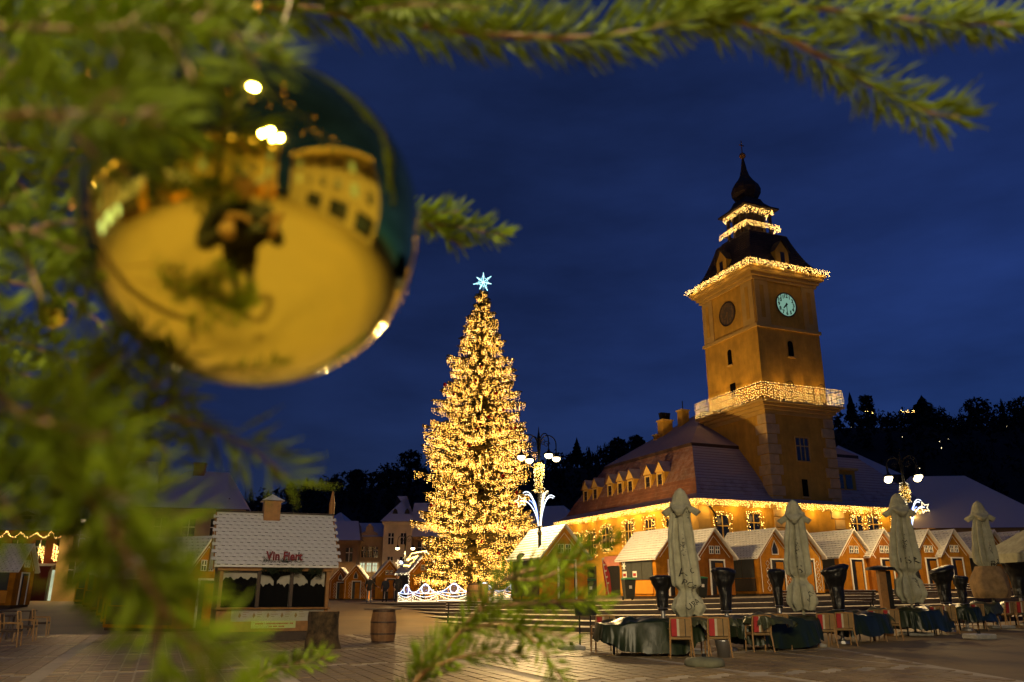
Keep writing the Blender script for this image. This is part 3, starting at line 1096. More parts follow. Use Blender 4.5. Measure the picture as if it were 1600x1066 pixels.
# the light strings of the house
E = 'eaves and gallery light strings'
icicles('icicle_lights', 'warm icicle lights along the front eaves of the council house', [(A0 - 0.74, -0.76, 8.72), (A1 + 0.75, -0.76, 8.72)], 0.10, (0.12, 0.62), 0.12, 0.0135, 0.022, seed=1, parent_loc=T0, rz=RZ, group=E, glow=(10, 60, 0.6))
icicles('icicle_lights', 'warm icicle lights along the left eaves of the council house', [(A0 - 0.76, -0.7, 8.72), (A0 - 0.76, B1 + 0.7, 8.72)], 0.10, (0.12, 0.62), 0.12, 0.0135, 0.022, seed=2, parent_loc=T0, rz=RZ, group=E, glow=(9, 70, 0.6))
icicles('icicle_lights', 'dense curtain of warm lights on the tower gallery rail', [(gx0 - 0.06, gy1, 19.2), (gx0 - 0.06, gy0 - 0.06, 19.2), (gx1 + 0.06, gy0 - 0.06, 19.2), (gx1 + 0.06, gy1, 19.2)], 0.19, (1.2, 1.75), 0.22, 0.0175, 0.024, seed=3, parent_loc=T0, rz=RZ, group=E, glow=(12, 9, 0.3))
icicles('icicle_lights', 'warm lights along the eaves of the tower roof under the dormers', [(-1.0, TD + 1.0, 31.0), (-1.0, -1.0, 31.0), (TW + 1.0, -1.0, 31.0), (TW + 1.0, TD + 1.0, 31.0)], 0.10, (0.25, 0.75), 0.13, 0.0145, 0.022, seed=4, jit=0.14, parent_loc=T0, rz=RZ, group=E, glow=(12, 9, 0.5))
q = 2.1
icicles('icicle_lights', 'warm lights on the lantern rail below the onion dome', [(cx - q, cy + q, 36.65), (cx - q, cy - q, 36.65), (cx + q, cy - q, 36.65), (cx + q, cy + q, 36.65)], 0.09, (0.25, 0.75), 0.14, 0.0145, 0.022, seed=5, jit=0.1, parent_loc=T0, rz=RZ, group=E, glow=(6, 6, 0.3))
q = 1.75
icicles('icicle_lights', 'warm lights under the lantern roof, topmost on the tower', [(cx - q, cy + q, 38.4), (cx - q, cy - q, 38.4), (cx + q, cy - q, 38.4), (cx + q, cy + q, 38.4)], 0.10, (0.25, 0.85), 0.14, 0.0145, 0.022, seed=6, jit=0.1, parent_loc=T0, rz=RZ, group=E)
# small uplights standing on the gallery floor
for i, (a, b, tx, ty) in enumerate([(1.9, -0.55, 1.9, 0.2), (4.3, -0.55, 4.3, 0.2), (6.4, -0.55, 6.4, 0.2), (-0.5, 2.2, 0.3, 2.2), (-0.5, 5.6, 0.3, 5.6)]):
    f = thing('uplight', ['first', 'second', 'third', 'fourth', 'fifth'][i] + ' small uplight on the tower gallery, hidden behind its curtain of lights', 'floodlight', T0 + RD * a + LD * b + Vector((0, 0, 17.7)), RZ, 'uplights on the gallery')
    MB().lathe([(0.10, 0), (0.16, 0.05), (0.16, 0.22), (0.12, 0.24)], 10).build('housing', M['dark_metal'], f)
    lamp_light((0, 0, 0.32), 170, (1.0, 0.50, 0.10), 0.08, f, 'SPOT', 'uplight_lamp', (tx - a, ty - b, 4.0), 55, 0.9)


# ================================================================== town houses
M['pale_wall'] = mat('pale_house_plaster', (0.60, 0.53, 0.40), 0.9, var=0.2, scale=0.6, bump=0.2)
M['grey_wall'] = mat('grey_ochre_plaster', (0.38, 0.29, 0.18), 0.9, var=0.22, scale=0.6, bump=0.2)
M['brown_wall'] = mat('brown_house_plaster', (0.20, 0.13, 0.08), 0.9, var=0.18, scale=0.6, bump=0.2)
M['red_wall'] = mat('oxblood_plaster', (0.20, 0.035, 0.02), 0.9, var=0.18, scale=0.6, bump=0.2)
M['yellow_wall'] = mat('yellow_house_plaster', (0.40, 0.28, 0.10), 0.9, var=0.15, scale=0.6, bump=0.2)
M['snow_roof'] = mat('snow_covered_roof', (0.10, 0.07, 0.06), 0.85, var=0.3, scale=0.35, bump=0.4, bscale=5, snow=0.8, snow_at=0.42)


def town_house(label, p, rz, W, D, eave, ridge, wall, wins, roof='snow_roof', chim=(), oh=0.4, hip=0.0, ridge_along=True, extra=None):
    """facade along local x from 0 to W, facing -y; p: front left corner at the ground"""
    h = thing('town_house', label, 'building', p, rz)
    MB().box(0, 0, -1.5, W, D, eave).build('wall', M[wall], h)
    m = MB()
    m.box(-0.15, -0.2, eave - 0.35, W + 0.15, 0, eave - 0.02)
    m.build('cornice', M[wall], h)
    m = MB()
    if ridge_along:
        a, b, c, d = (-oh, -oh, eave), (W + oh, -oh, eave), (W + oh, D + oh, eave), (-oh, D + oh, eave)
        r1_, r2_ = (hip, D / 2, ridge), (W - hip, D / 2, ridge)
        m.poly(a, b, r2_, r1_)
        m.poly(c, d, r1_, r2_)
        m.poly(b, c, r2_)
        m.poly(d, a, r1_)
    else:
        m.poly((-oh, -oh, eave), (W / 2, -oh, ridge), (W / 2, D, ridge), (-oh, D, eave))
        m.poly((W + oh, -oh, eave), (W + oh, D, eave), (W / 2, D, ridge), (W / 2, -oh, ridge))
        m.poly((0, 0, eave), (W, 0, eave), (W / 2, 0, ridge))
    m.build('roof', M[roof], h)
    for (x, z, ww, hh, lit) in wins:
        pn = MB().box(x - ww / 2, -0.025, z - hh / 2, x + ww / 2, -0.006, z + hh / 2).build('window', M['lit_window'] if lit else M['pane'], h)
        m = MB()
        for e in (-1, 1):
            m.box(x + e * (ww / 2 + 0.07) - 0.07, -0.10, z - hh / 2 - 0.1, x + e * (ww / 2 + 0.07) + 0.07, -0.004, z + hh / 2 + 0.1)
        m.box(x - ww / 2, -0.10, z + hh / 2, x + ww / 2, -0.003, z + hh / 2 + 0.12)
        m.box(x - ww / 2, -0.14, z - hh / 2 - 0.12, x + ww / 2, -0.003, z - hh / 2)
        m.build('frame', M['white_paint'] if lit else M[wall], pn)
        m = MB()
        m.box(x - 0.03, -0.06, z - hh / 2, x + 0.03, -0.026, z + hh / 2)
        m.box(x - ww / 2, -0.055, z + hh * 0.12, x + ww / 2, -0.0265, z + hh * 0.12 + 0.06)
        m.build('muntin', M['white_paint'], pn)
    for (x, y, z, s, hgt) in chim:
        c_ = MB().box(x - s / 2, y - s / 2, z - 1.5, x + s / 2, y + s / 2, z + hgt).build('chimney', M['brown_wall'], h)
        MB().box(x - s / 2 - 0.08, y - s / 2 - 0.08, z + hgt + 0.002, x + s / 2 + 0.08, y + s / 2 + 0.08, z + hgt + 0.12).build('chimney_cap', M['snow_roof'], c_)
    return h


def gpx(u, y):
    return Vector((at_y(u, 900, y).x, y, 0.78))


def zpx(v, y, u=800):
    return at_y(u, v, y).z


def roof_eye(h, x, y, z, w_=0.7):
    o = MB().extr([(x - w_, y, z), (x + w_, y, z), (x + w_ * 0.6, y, z + 0.5), (x, y, z + 0.7), (x - w_ * 0.6, y, z + 0.5)], (0, 1.0, 0)).build('roof_window', M['void'], h)


Y = 95.0
s = Y / F * 0.99
# pale three-storey house
u0 = 596
h = town_house('pale three-storey house with two window columns left of the lit spruce', gpx(u0, Y), R(3), 43 * s, 9, zpx(815, Y) - 0.78, zpx(779, Y) - 0.0, 'pale_wall',
               [((608 - u0) * s, zpx(842, Y) - 0.78, 0.62, 1.25, 0), ((627 - u0) * s, zpx(842, Y) - 0.78, 0.62, 1.25, 0),
                ((608 - u0) * s, zpx(879, Y) - 0.78, 0.62, 1.25, 0), ((627 - u0) * s, zpx(879, Y) - 0.78, 0.62, 1.25, 0)], hip=2.2)
for x in (1.15, 2.55):
    roof_eye(h, x, 1.0, zpx(812, Y) - 0.1, 0.33)
# ochre house with ornate gable and lit shop windows
u0 = 546
h = town_house('ochre-grey house with a scrolled gable and three lit shop windows', gpx(u0, Y + 1), R(3), 50 * s, 9, zpx(838, Y) - 0.78, zpx(822, Y), 'grey_wall',
               [((u - u0) * s, zpx(862, Y) - 0.78, 0.55, 1.2, 0) for u in (566, 575, 584)] + [((u - u0) * s, zpx(886, Y) - 0.78, 0.5, 0.95, 1) for u in (565, 575, 584)])
c0 = (573 - u0) * s
MB().extr([(c0 - 1.0, 0.02, zpx(838, Y) - 0.8), (c0 + 1.0, 0.02, zpx(838, Y) - 0.8), (c0 + 0.9, 0.02, zpx(832, Y) - 0.78), (c0 + 0.45, 0.02, zpx(829, Y) - 0.78), (c0 + 0.4, 0.02, zpx(822, Y) - 0.78),
           (c0, 0.02, zpx(817, Y) - 0.78), (c0 - 0.4, 0.02, zpx(822, Y) - 0.78), (c0 - 0.45, 0.02, zpx(829, Y) - 0.78), (c0 - 0.9, 0.02, zpx(832, Y) - 0.78)], (0, 0.4, 0)).build('gable', M['grey_wall'], h)
# low dark house partly behind the mulled wine hut
u0 = 500
town_house('low brown house with a snowy roof right behind the mulled wine hut', gpx(u0, Y - 2), R(3), 52 * s, 9, zpx(846, Y) - 0.78, zpx(822, Y), 'brown_wall',
           [((u - u0) * s, zpx(868, Y) - 0.78, 0.75, 1.5, 0) for u in (520, 541)], hip=0.6)
u0 = 470
town_house('grey house with a steep snowy gable farther behind the hut', gpx(u0, Y + 14), R(-10), 72 * s * 1.15, 9, zpx(838, Y + 14) - 0.78, zpx(806, Y + 14), 'brown_wall', [], hip=3)
# houses behind the spruce
u0 = 639
h = town_house('brown house with a tiled snowy roof directly behind the lit spruce', gpx(u0, Y + 1), R(3), 75 * s, 10, zpx(838, Y) - 0.78, zpx(788, Y), 'brown_wall',
               [((u - u0) * s, zpx(858, Y) - 0.78, 0.9, 1.6, 0) for u in (657, 675, 695)], chim=[((662 - u0) * s, 2.5, zpx(820, Y), 0.7, 0.7)])
u0 = 800
town_house('low house with a snowy roof between the lamp post and the council house', gpx(u0, 112), R(-20), 100 * 112 / F, 10, zpx(826, 112) - 0.78, zpx(796, 112), 'grey_wall', [], hip=3)

# big houses on the left, behind the huts
Y = 62.0
s = Y / F
u0 = 205
h = town_house('large house with a broad snowy roof rising behind the mulled wine hut', gpx(u0, Y), R(14), 152 * s, 14, zpx(793, Y) - 0.78, zpx(731, Y), 'grey_wall',
               [(x, z, 0.9, 1.7, 0) for x in (1.6, 3.6, 5.6) for z in (2.2, 5.2)], hip=2.0, chim=[((268 - u0) * s, 6.5, zpx(745, Y), 0.9, 1.2)])
roof_eye(h, 6.2, 1.4, zpx(786, Y) - 0.78, 0.28)
u0 = 85
h = town_house('tall house with a steep snowy roof behind the spruce branches on the left', gpx(u0, Y + 6), R(20), 135 * s, 12, zpx(800, Y) - 0.78, zpx(714, Y + 6), 'yellow_wall',
               [(x, z, 0.9, 1.7, 0) for x in (1.4, 3.4, 5.2) for z in (2.2, 5.0)], hip=0.3)
# oxblood house with scalloped light string
Y = 70.0
s = Y / F
u0 = -70
h = town_house('oxblood red house with white windows and an arched door at the left edge', gpx(u0, Y), R(10), 190 * s, 12, zpx(828, Y) - 0.78, zpx(740, Y), 'red_wall',
               [((u - u0) * s, zpx(858, Y) - 0.78, 0.85, 1.6, 0) for u in (-40, 8, 41, 72, 100)], hip=2.0)
for u in (25, 57, 88, -20):
    MB().box((u - u0) * s - 0.3, -0.08, 2.6, (u - u0) * s + 0.3, -0.002, zpx(832, Y) - 1.3).build('pilaster', M['red_wall'], h)
MB().box(0, -0.14, zpx(884, Y) - 0.78, 190 * s, -0.001, zpx(880, Y) - 0.78).build('string_course', M['white_paint'], h)
pn = MB().box((70 - u0) * s - 0.35, -0.03, 0, (70 - u0) * s + 0.35, -0.005, 2.5).build('door', M['lit_window'], h)
MB().tube([((70 - u0) * s + 0.5 * x, -0.06, z) for x, z in ((-1, 0), (-1, 2.3), (-0.7, 2.75), (0, 2.95), (0.7, 2.75), (1, 2.3), (1, 0))], 0.12, 5).build('door_frame', M['grey_wall'], pn)
d = MB().box((10 - u0) * s - 0.6, 0.8, zpx(815, Y) - 0.78, (10 - u0) * s + 0.6, 2.6, zpx(802, Y) - 0.78).build('dormer', M['pale_wall'], h)
MB().box((10 - u0) * s - 0.35, 0.76, zpx(814, Y) - 0.7, (10 - u0) * s + 0.35, 0.795, zpx(804, Y) - 0.78).build('pane', M['void'], d)
MB().extr([((10 - u0) * s - 0.75, 0.6, zpx(802, Y) - 0.775), ((10 - u0) * s + 0.75, 0.6, zpx(802, Y) - 0.775), ((10 - u0) * s, 0.6, zpx(796, Y) - 0.75)], (0, 2.2, 0)).build('dormer_roof', M['snow_roof'], d)
pts = []
hw_ = h.matrix_world
bpy.context.view_layer.update()
for i in range(49):
    t = i / 48
    x = 190 * s * t
    sag = 0.55 * abs(math.sin(t * math.pi * 9))
    pts.append(h.matrix_world @ Vector((x, -0.5, zpx(829, Y) - 0.80 - sag)))
icicles('scalloped_lights', 'scalloped string of warm lights under the eaves of the oxblood house', pts, 0.11, (0.02, 0.14), 0.10, 0.035, 0.04, seed=31)
for k, u in enumerate((41, 62)):
    p = h.matrix_world @ Vector(((u - u0) * s, -0.25, zpx(850, Y) - 0.8))
    icicles('window_lights', ['left', 'right'][k] + ' strip of warm lights hanging on the oxblood facade', [p, p + Vector((0.2, 0, -0.1)), p + Vector((0.5, 0, -0.4))], 0.12, (0.6, 1.5), 0.16, 0.035, 0.04, seed=32 + k)

# snowy roofs at the right edge
Y = 74.0
s = Y / F
u0 = 1470
town_house('long low house with a huge snowy roof at the right', gpx(u0 - 45, Y) + Vector((0, 0, 0.6)), R(-6), 225 * s, 16, zpx(826, Y, 1500) - 1.38, zpx(764, Y + 8, 1500) - 0.2, 'yellow_wall', [], hip=4.0, chim=[])
u0 = 1296
Y = 100.0
s = Y / F
town_house('grey roofed house standing behind the clock tower on the right', gpx(u0 - 10, Y) + Vector((0, 0, 0.6)), R(-10), 125 * s, 14, zpx(745, Y, 1330) - 1.38, zpx(700, Y, 1330), 'brown_wall', [], hip=5.0)

# ================================================================== market huts
HW, HLN, HE, HA = 1.25, 3.9, 2.12, 3.72          # half width, length, eave height, apex height
OV = 0.22


def shingles(mb, L, e0, a0, hw, cols, rows, mi_top=0, mi_butt=1):
    """overlapping shingles on both slopes; ridge along y from -OV to L"""
    for sd in (-1, 1):
        sl = Vector((sd * hw, 0, e0 - a0))
        for r_ in range(rows):
            for c_ in range(-1, cols + 1):
                y0 = -OV + (L + 2 * OV) * (c_ + 0.5 * (r_ % 2)) / cols
                y1 = y0 + (L + 2 * OV) / cols
                y0, y1 = max(y0, -OV), min(y1, L + OV)
                if y1 - y0 < 0.06:
                    continue
                t0, t1 = r_ / rows, (r_ + 1.0) / rows
                p0 = Vector((0, 0, a0)) + sl * t0
                p1 = Vector((0, 0, a0)) + sl * t1
                n_ = Vector((-sl.z * sd, 0, sl.x * sd)).normalized() * (1 if sd > 0 else 1)
                if n_.z < 0:
                    n_ = -n_
                a = p0 + n_ * 0.02
                b = p1 + n_ * 0.05
                cut = 0.05
                mb.mi = mi_top
                mb.poly((a.x, y0, a.z), (a.x, y1, a.z), (b.x, y1, b.z), (b.x, y0, b.z)) if sd < 0 else mb.poly((a.x, y1, a.z), (a.x, y0, a.z), (b.x, y0, b.z), (b.x, y1, b.z))
                ya, yb = y0 + (y1 - y0) * 0.40, y0 + (y1 - y0) * 0.68
                mb.poly((b.x, y0, b.z), (b.x, ya, b.z), (p1.x, ya, p1.z), (p1.x, y0, p1.z))
                mb.poly((b.x, yb, b.z), (b.x, y1, b.z), (p1.x, y1, p1.z), (p1.x, yb, p1.z))
                mb.mi = mi_butt
                mb.poly((b.x, ya, b.z), (b.x, yb, b.z), (p1.x, yb, p1.z), (p1.x, ya, p1.z))
    mb.mi = 0
    return mb


SH = {}
HUTN = [0]


def line_rel(mb, pts, w_=0.035, y=-0.03, closed=False):
    """thin white icing line on the gable, drawn as a flat raised strip"""
    mb.tube([(x, y, z) for x, z in pts], w_, 4, closed=closed)


def hut(label, loc, rz=RZ, style=0, scale=1.0, snow='kiosk_snow', long_side='shutter', far=False):
    HUTN[0] += 1
    wm = M[('gingerbread', 'gingerbread_pale', 'gingerbread', 'gingerbread_dark')[HUTN[0] % 4]]
    k = thing('market_hut', label, 'market hut', loc, rz, 'gingerbread market huts', scale)
    m = MB()
    m.extr([(-HW, 0, 0.12), (HW, 0, 0.12), (HW, 0, HE + 0.1), (0, 0, HA - 0.08), (-HW, 0, HE + 0.1)], (0, HLN, 0))
    m.build('wall', wm, k)
    MB().box(-HW + 0.05, 0.05, -0.3, HW - 0.05, HLN - 0.05, 0.118).build('plinth', M['dark_wood'], k)
    ro = HW + 0.17
    e_ = HE - 0.06
    m = MB()
    for sd in (-1, 1):
        m.extr([(0, -OV, HA), (0, HLN + OV, HA), (sd * ro, HLN + OV, e_), (sd * ro, -OV, e_)], (0, 0, -0.07))
    roof = m.build('roof', M['kiosk_snow'], k)
    if 'm' not in SH:
        SH['m'] = shingles(MB(), HLN, e_, HA, ro, 15, 12).build('shingle', [M['kiosk_snow'], M['kiosk_shingle']], roof).data
        sh = [o for o in bpy.data.objects if o.data == SH['m']][0]
    else:
        sh = bpy.data.objects.new('shingle', SH['m'])
        col.objects.link(sh)
        sh.parent = roof
    tag(sh, kind='stuff')
    m = MB()
    for sd in (-1, 1):
        m.extr([(0, -OV - 0.03, HA + 0.05), (sd * (ro + 0.03), -OV - 0.03, e_ + 0.03), (sd * (ro + 0.03), -OV - 0.03, e_ - 0.04), (0, -OV - 0.03, HA - 0.03)], (0, 0.028, 0))
    m.build('barge_board', M['white_paint'] if style != 3 else M['dark_wood'], k)
    # door
    dx = 0.12 if style != 1 else 0.0
    dh = 1.95
    d = MB().box(dx - 0.44, -0.02, 0.14, dx + 0.44, -0.004, dh).build('door', M['void'], k)
    MB().box(dx - 0.14, -0.045, 0.16, dx + 0.36, -0.021, dh - 0.12).build('door_leaf', M['gingerbread'], d)
    m = MB()
    m.box(dx - 0.52, -0.06, 0.13, dx - 0.44, -0.003, dh + 0.08)
    m.box(dx + 0.44, -0.06, 0.13, dx + 0.52, -0.003, dh + 0.08)
    m.box(dx - 0.44, -0.06, dh, dx + 0.44, -0.003, dh + 0.08)
    m.build('door_frame', M['white_paint'], d)
    if style in (0, 1, 3):
        for sx in (-0.2, 0.2):
            w_ = MB().box(sx - 0.13, -0.025, 2.35, sx + 0.13, -0.003, 2.72).build('window', M['pane'], k)
            m = MB()
            m.tube([(sx - 0.14, -0.035, 2.33), (sx + 0.14, -0.035, 2.33), (sx + 0.14, -0.035, 2.74), (sx - 0.14, -0.035, 2.74)], 0.03, 4, closed=True)
            m.box(sx - 0.018, -0.045, 2.35, sx + 0.018, -0.026, 2.72)
            m.box(sx - 0.13, -0.044, 2.52, sx + 0.13, -0.0262, 2.56)
            m.build('frame', M['white_paint'], w_)
        m = MB()
        line_rel(m, [(-HW * 0.80, HE + 0.02), (0, HA - 0.42), (HW * 0.80, HE + 0.02)], 0.016)
        m.build('icing_line', M['white_paint'], k)
    else:
        w_ = MB().extr([(-0.17, -0.025, 2.3), (0.17, -0.025, 2.3), (0.17, -0.025, 2.55), (0, -0.025, 2.95), (-0.17, -0.025, 2.55)], (0, 0.02, 0)).build('window', M['pane'], k)
        MB().tube([(-0.22, -0.035, 2.26), (0.22, -0.035, 2.26), (0.22, -0.035, 2.56), (0, -0.035, 3.05), (-0.22, -0.035, 2.56)], 0.028, 4, closed=True).build('frame', M['white_paint'], w_)
        m = MB()
        line_rel(m, [(-HW * 0.86, 0.2), (-HW * 0.86, HE), (0, HA - 0.34), (HW * 0.86, HE), (HW * 0.86, 0.2)], 0.018)
        m.build('icing_line', M['white_paint'], k)
        for sx in (dx - 0.72, dx + 0.72):
            for q in range(5):
                z = 0.4 + 0.34 * q
                m = MB()
                line_rel(m, [(sx - 0.13, z), (sx, z + 0.15), (sx + 0.13, z), (sx, z - 0.15)], 0.018, closed=True)
                m.build('icing_lozenge', M['white_paint'], k)
    # long side towards the square: shutters over a counter
    for q in range(3):
        y0 = 0.35 + q * 1.1
        MB().box(-HW - 0.04, y0, 0.98, -HW - 0.003, y0 + 1.04, HE - 0.12).build('shutter', M[long_side], k)
    MB().box(-HW - 0.07, 0.30, 0.25, -HW - 0.002, HLN - 0.2, 0.94).build('counter_panel', M['orange_board'] if style == 1 else M['dark_wood'], k)
    if style == 1:
        # snowflake and two small notices on the shutters
        m = MB()
        for a in range(3):
            c, s_ = math.cos(a * math.pi / 3), math.sin(a * math.pi / 3)
            m.tube([(-HW - 0.06, 3.3 - 0.22 * c, 1.75 - 0.22 * s_), (-HW - 0.06, 3.3 + 0.22 * c, 1.75 + 0.22 * s_)], 0.03, 4)
        m.build('snowflake', M['white_paint'], k)
        for y0 in (3.05, 1.95):
            n_ = MB().box(-HW - 0.06, y0, 1.12, -HW - 0.041, y0 + 0.42, 1.45).build('notice', M['white_paint'], k)
            MB().box(-HW - 0.068, y0 + 0.05, 1.18, -HW - 0.061, y0 + 0.36, 1.34).build('picture', M['red'], n_)
    return k


huts = [(884, 819, 0, 'nearest snowy gingerbread hut, left of the row, with twin little gable windows'),
        (1056, 824, 1, 'gingerbread hut with grey shutters and orange counter behind the first parasol'),
        (1117, 825, 0, 'gingerbread hut right of the first parasol with a dark doorway'),
        (1211, 825, 2, 'gingerbread hut with white lozenge icing and a pointed gable window, left of the second parasol'),
        (1257, 826, 2, 'gingerbread hut with lozenge icing whose gable is half behind the second parasol'),
        (1334, 827, 0, 'orange gingerbread hut right of the second parasol with a long snowy roof'),
        (1381, 827, 0, 'gingerbread hut just left of the third parasol'),
        (1450, 827, 0, 'gingerbread hut just right of the third parasol'),
        (1490, 827, 0, 'gingerbread hut second to the right of the third parasol'),
        (1553, 828, 0, 'gingerbread hut behind the fourth parasol'),
        (1592, 830, 0, 'rightmost gingerbread hut at the edge of the picture')]
for u, v, st, lb in huts:
    p = None
    for it in range(4):
        zb = hp(p.x if p else 10)
        p = at_z(u, v, zb + HA)
    c = p + (LD * OV)
    hut(lb, (c.x, c.y, zb), RZ, st)

# row of huts receding on the left, seen end-on between the branches
for i in range(6):
    y = 34.5 + i * 4.4
    u_ = 318 - i * 22
    p = Vector((at_y(u_, 930, y).x, y, gz(-15, y)))
    hut(['nearest', 'second', 'third', 'fourth', 'fifth', 'farthest'][i] + ' dark hut of the row receding on the left', p, R(68), 0)
p = at_y(10, 950, 50)
hut('hut with a pale snowy roof and orange counter at the left edge', (p.x - 0.1, 51.5, 0.62), R(97), 1, 1.0)
# small far huts under the houses
for u, y, st, sc_, lb in [(532, 78, 2, 0.78, 'farthest left small hut with a scalloped white eave below the houses'), (556, 76, 2, 0.82, 'second small far hut with white icing, left of the walkers'),
                     (608, 74, 0, 0.92, 'plain orange far hut with a round gable hole behind the walkers')]:
    b = gpx(u, y)
    hut(lb, (b.x, b.y, 0.80), RZ * 0.6 if st == 0 else RZ * 0.2, st, sc_)

# small hut outlined in light strings beside the spruce
b = gpx(664, 66)
hut('small far hut outlined with glowing light strings beside the lit spruce', (b.x, b.y, 0.80), RZ, 0, 1.0)
k = Matrix.Translation((b.x, b.y, 0.80)) @ Matrix.Rotation(RZ, 4, 'Z')
pts = [k @ Vector(p) for p in [(-1.42, HLN, 2.1), (-1.42, -0.28, 2.1), (0, -0.28, 3.78), (1.42, -0.28, 2.1)]]
icicles('roof_outline_lights', 'glowing light string tracing the small hut roof beside the spruce', pts, 0.07, (0.02, 0.12), 0.08, 0.03, 0.03, mt='led_warm', seed=41)
pts = [k @ Vector(p) for p in [(0, -0.28, 3.8), (0, HLN, 3.8), (-0.6, HLN - 0.5, 3.2), (-0.3, 1.2, 3.5), (-1.0, 1.0, 2.7), (-0.9, 3.2, 2.8)]]
icicles('roof_outline_lights', 'looped light string lying on the small hut roof beside the spruce', pts, 0.08, (0.02, 0.12), 0.08, 0.03, 0.03, mt='bulb', seed=42)
pts = [k @ Vector(p) for p in [(-1.3, 0, 2.0), (-1.3, 0, 0.2)]]
icicles('roof_outline_lights', 'upright light string at the corner of the small hut beside the spruce', pts, 0.07, (0.02, 0.05), 0.08, 0.03, 0.03, mt='led_warm', seed=43)

# ================================================================== mulled wine hut (left, near)
P0 = at_z(509, 1000, 0.0)
WK = thing('mulled_wine_hut', 'large near hut with a snowy shingle roof and a red sign over its counter', 'market hut', P0 - RD * 4.15 * 0.84, RZ)
WK.scale = (0.84, 1.0, 0.97)
WL_, WD_, WE_, WA_ = 4.15, 2.9, 2.42, 4.25
m = MB()
m.extr([(0, 0, 0.3), (0, WD_, 0.3), (0, WD_, WE_), (0, WD_ / 2, WA_ - 0.12), (0, 0, WE_)], (0.1, 0, 0))
m.extr([(WL_ - 0.1, 0, 0.3), (WL_ - 0.1, WD_, 0.3), (WL_ - 0.1, WD_, WE_), (WL_ - 0.1, WD_ / 2, WA_ - 0.12), (WL_ - 0.1, 0, WE_)], (0.1, 0, 0))
m.box(0.1, WD_ - 0.1, 0.3, WL_ - 0.1, WD_ - 0.002, WE_)
m.build('wall', M['wood'], WK)
MB().box(0.05, 0.1, 0.0, WL_ - 0.05, WD_ - 0.05, 0.298).build('plinth', M['dark_wood'], WK)
MB().box(0.1, 0.03, 0.3, WL_ - 0.1, 0.1, 1.0).build('counter_front', M['wood'], WK)
MB().box(-0.05, -0.22, 1.0, WL_ + 0.05, 0.3, 1.05).build('counter_top', M['wood'], WK, bevel=0.01)
for x in (0.0, 1.38, 2.62, WL_ - 0.13):
    MB().box(x, -0.012, 0.3 if x in (0.0, WL_ - 0.13) else 1.052, x + 0.13, 0.12, WE_ - 0.2).build('post', M['wood'] if x in (0.0, WL_ - 0.13) else M['dark_wood'], WK)
MB().box(-0.1, -0.09, WE_ - 0.2, WL_ + 0.1, 0.12, WE_ - 0.002).build('eave_beam', M['wood'], WK)
# interior: pale rear panel, dark silhouette boards standing in the openings
M['pale_panel'] = mat('pale_panel', (0.36, 0.34, 0.29), 0.8, var=0.1, scale=2)
MB().box(0.14, 0.26, 1.06, WL_ - 0.14, 0.29, WE_ - 0.21).build('back_panel', M['pale_panel'], WK)
rn = random.Random(4)
for q, (x0, x1) in enumerate(((0.13, 1.38), (1.51, 2.62), (2.75, WL_ - 0.13))):
    top = [0.42, 0.30, 0.34][q]
    z0 = 1.06
    pts = [(x0, z0)]
    pts.append((x1, z0))
    nseg = 26
    for i in range(nseg + 1):
        t = 1 - i / nseg
        x = x0 + (x1 - x0) * t
        z = z0 + 0.62 + 0.10 * abs(math.sin(t * 9 + q * 2)) + 0.06 * abs(math.sin(t * 21 + q)) + (0.2 if q == 0 else 0)
        pts.append((x, min(z, WE_ - 0.3)))
    o = MB().extr([(x, 0.16, z) for x, z in pts], (0, 0.02, 0)).build('silhouette_board', M['black_board'], WK)
    if q > 0:
        c = (x0 + x1) / 2 + (0.02 if q == 1 else 0.0)
        wv = 0.55 if q == 1 else 0.3
        zt = WE_ - 0.21
        MB().extr([(c - 0.06, 0.15, z0 + 0.6), (c + 0.06, 0.15, z0 + 0.6), (c + 0.06, 0.15, z0 + 0.85), (c + 0.2, 0.15, z0 + 1.0), (c + wv, 0.15, z0 + 1.05), (c + wv, 0.15, zt), (c - wv, 0.15, zt), (c - wv, 0.15, z0 + 1.05), (c - 0.2, 0.15, z0 + 1.0), (c - 0.06, 0.15, z0 + 0.85)], (0, 0.008, 0)).build('tree_silhouette', M['black_board'], o)
# roof with single shingles
ov = 0.3
m = MB()
for sd, yy in ((-1, -ov), (1, WD_ + ov)):
    m.extr([(-0.25, WD_ / 2, WA_), (WL_ + 0.25, WD_ / 2, WA_), (WL_ + 0.25, yy, WE_ - 0.02), (-0.25, yy, WE_ - 0.02)], (0, 0, -0.07))
rf = m.build('roof', M['kiosk_snow'], WK)
cols_, rows_ = 17, 15
LW = WL_ + 0.5
slope = Vector((0, -ov - WD_ / 2, WE_ - 0.02 - WA_))
nrm = Vector((0, slope.z, -slope.y)).normalized()
if nrm.z < 0:
    nrm = -nrm
nrm = Vector((0, -abs(nrm.y), abs(nrm.z)))
shm = MB()
sw, sh_ = LW / cols_, slope.length / rows_
shm.mi = 0
for dx in (0,):
    a = 0.985 * sw / 2
    c = 0.075
    top = [(-a, 0.0, 0.012), (a, 0.0, 0.012), (a, -sh_ * 0.93, 0.030), (a - c, -sh_ * 1.04, 0.034), (-a + c, -sh_ * 1.04, 0.034), (-a, -sh_ * 0.93, 0.030)]
    bot = [(x, y, 0.0) for x, y, z in top]
    shm.add(top, [(5, 4, 3, 2, 1, 0)])
    shm.add(top + bot, [(i, (i + 1) % 6, 6 + (i + 1) % 6, 6 + i) for i in (0, 1, 2, 4, 5)])
    shm.mi = 1
    shm.add(top + bot, [(3, 4, 10, 9)])
sm = None
ang = math.atan2(-slope.z, -slope.y)
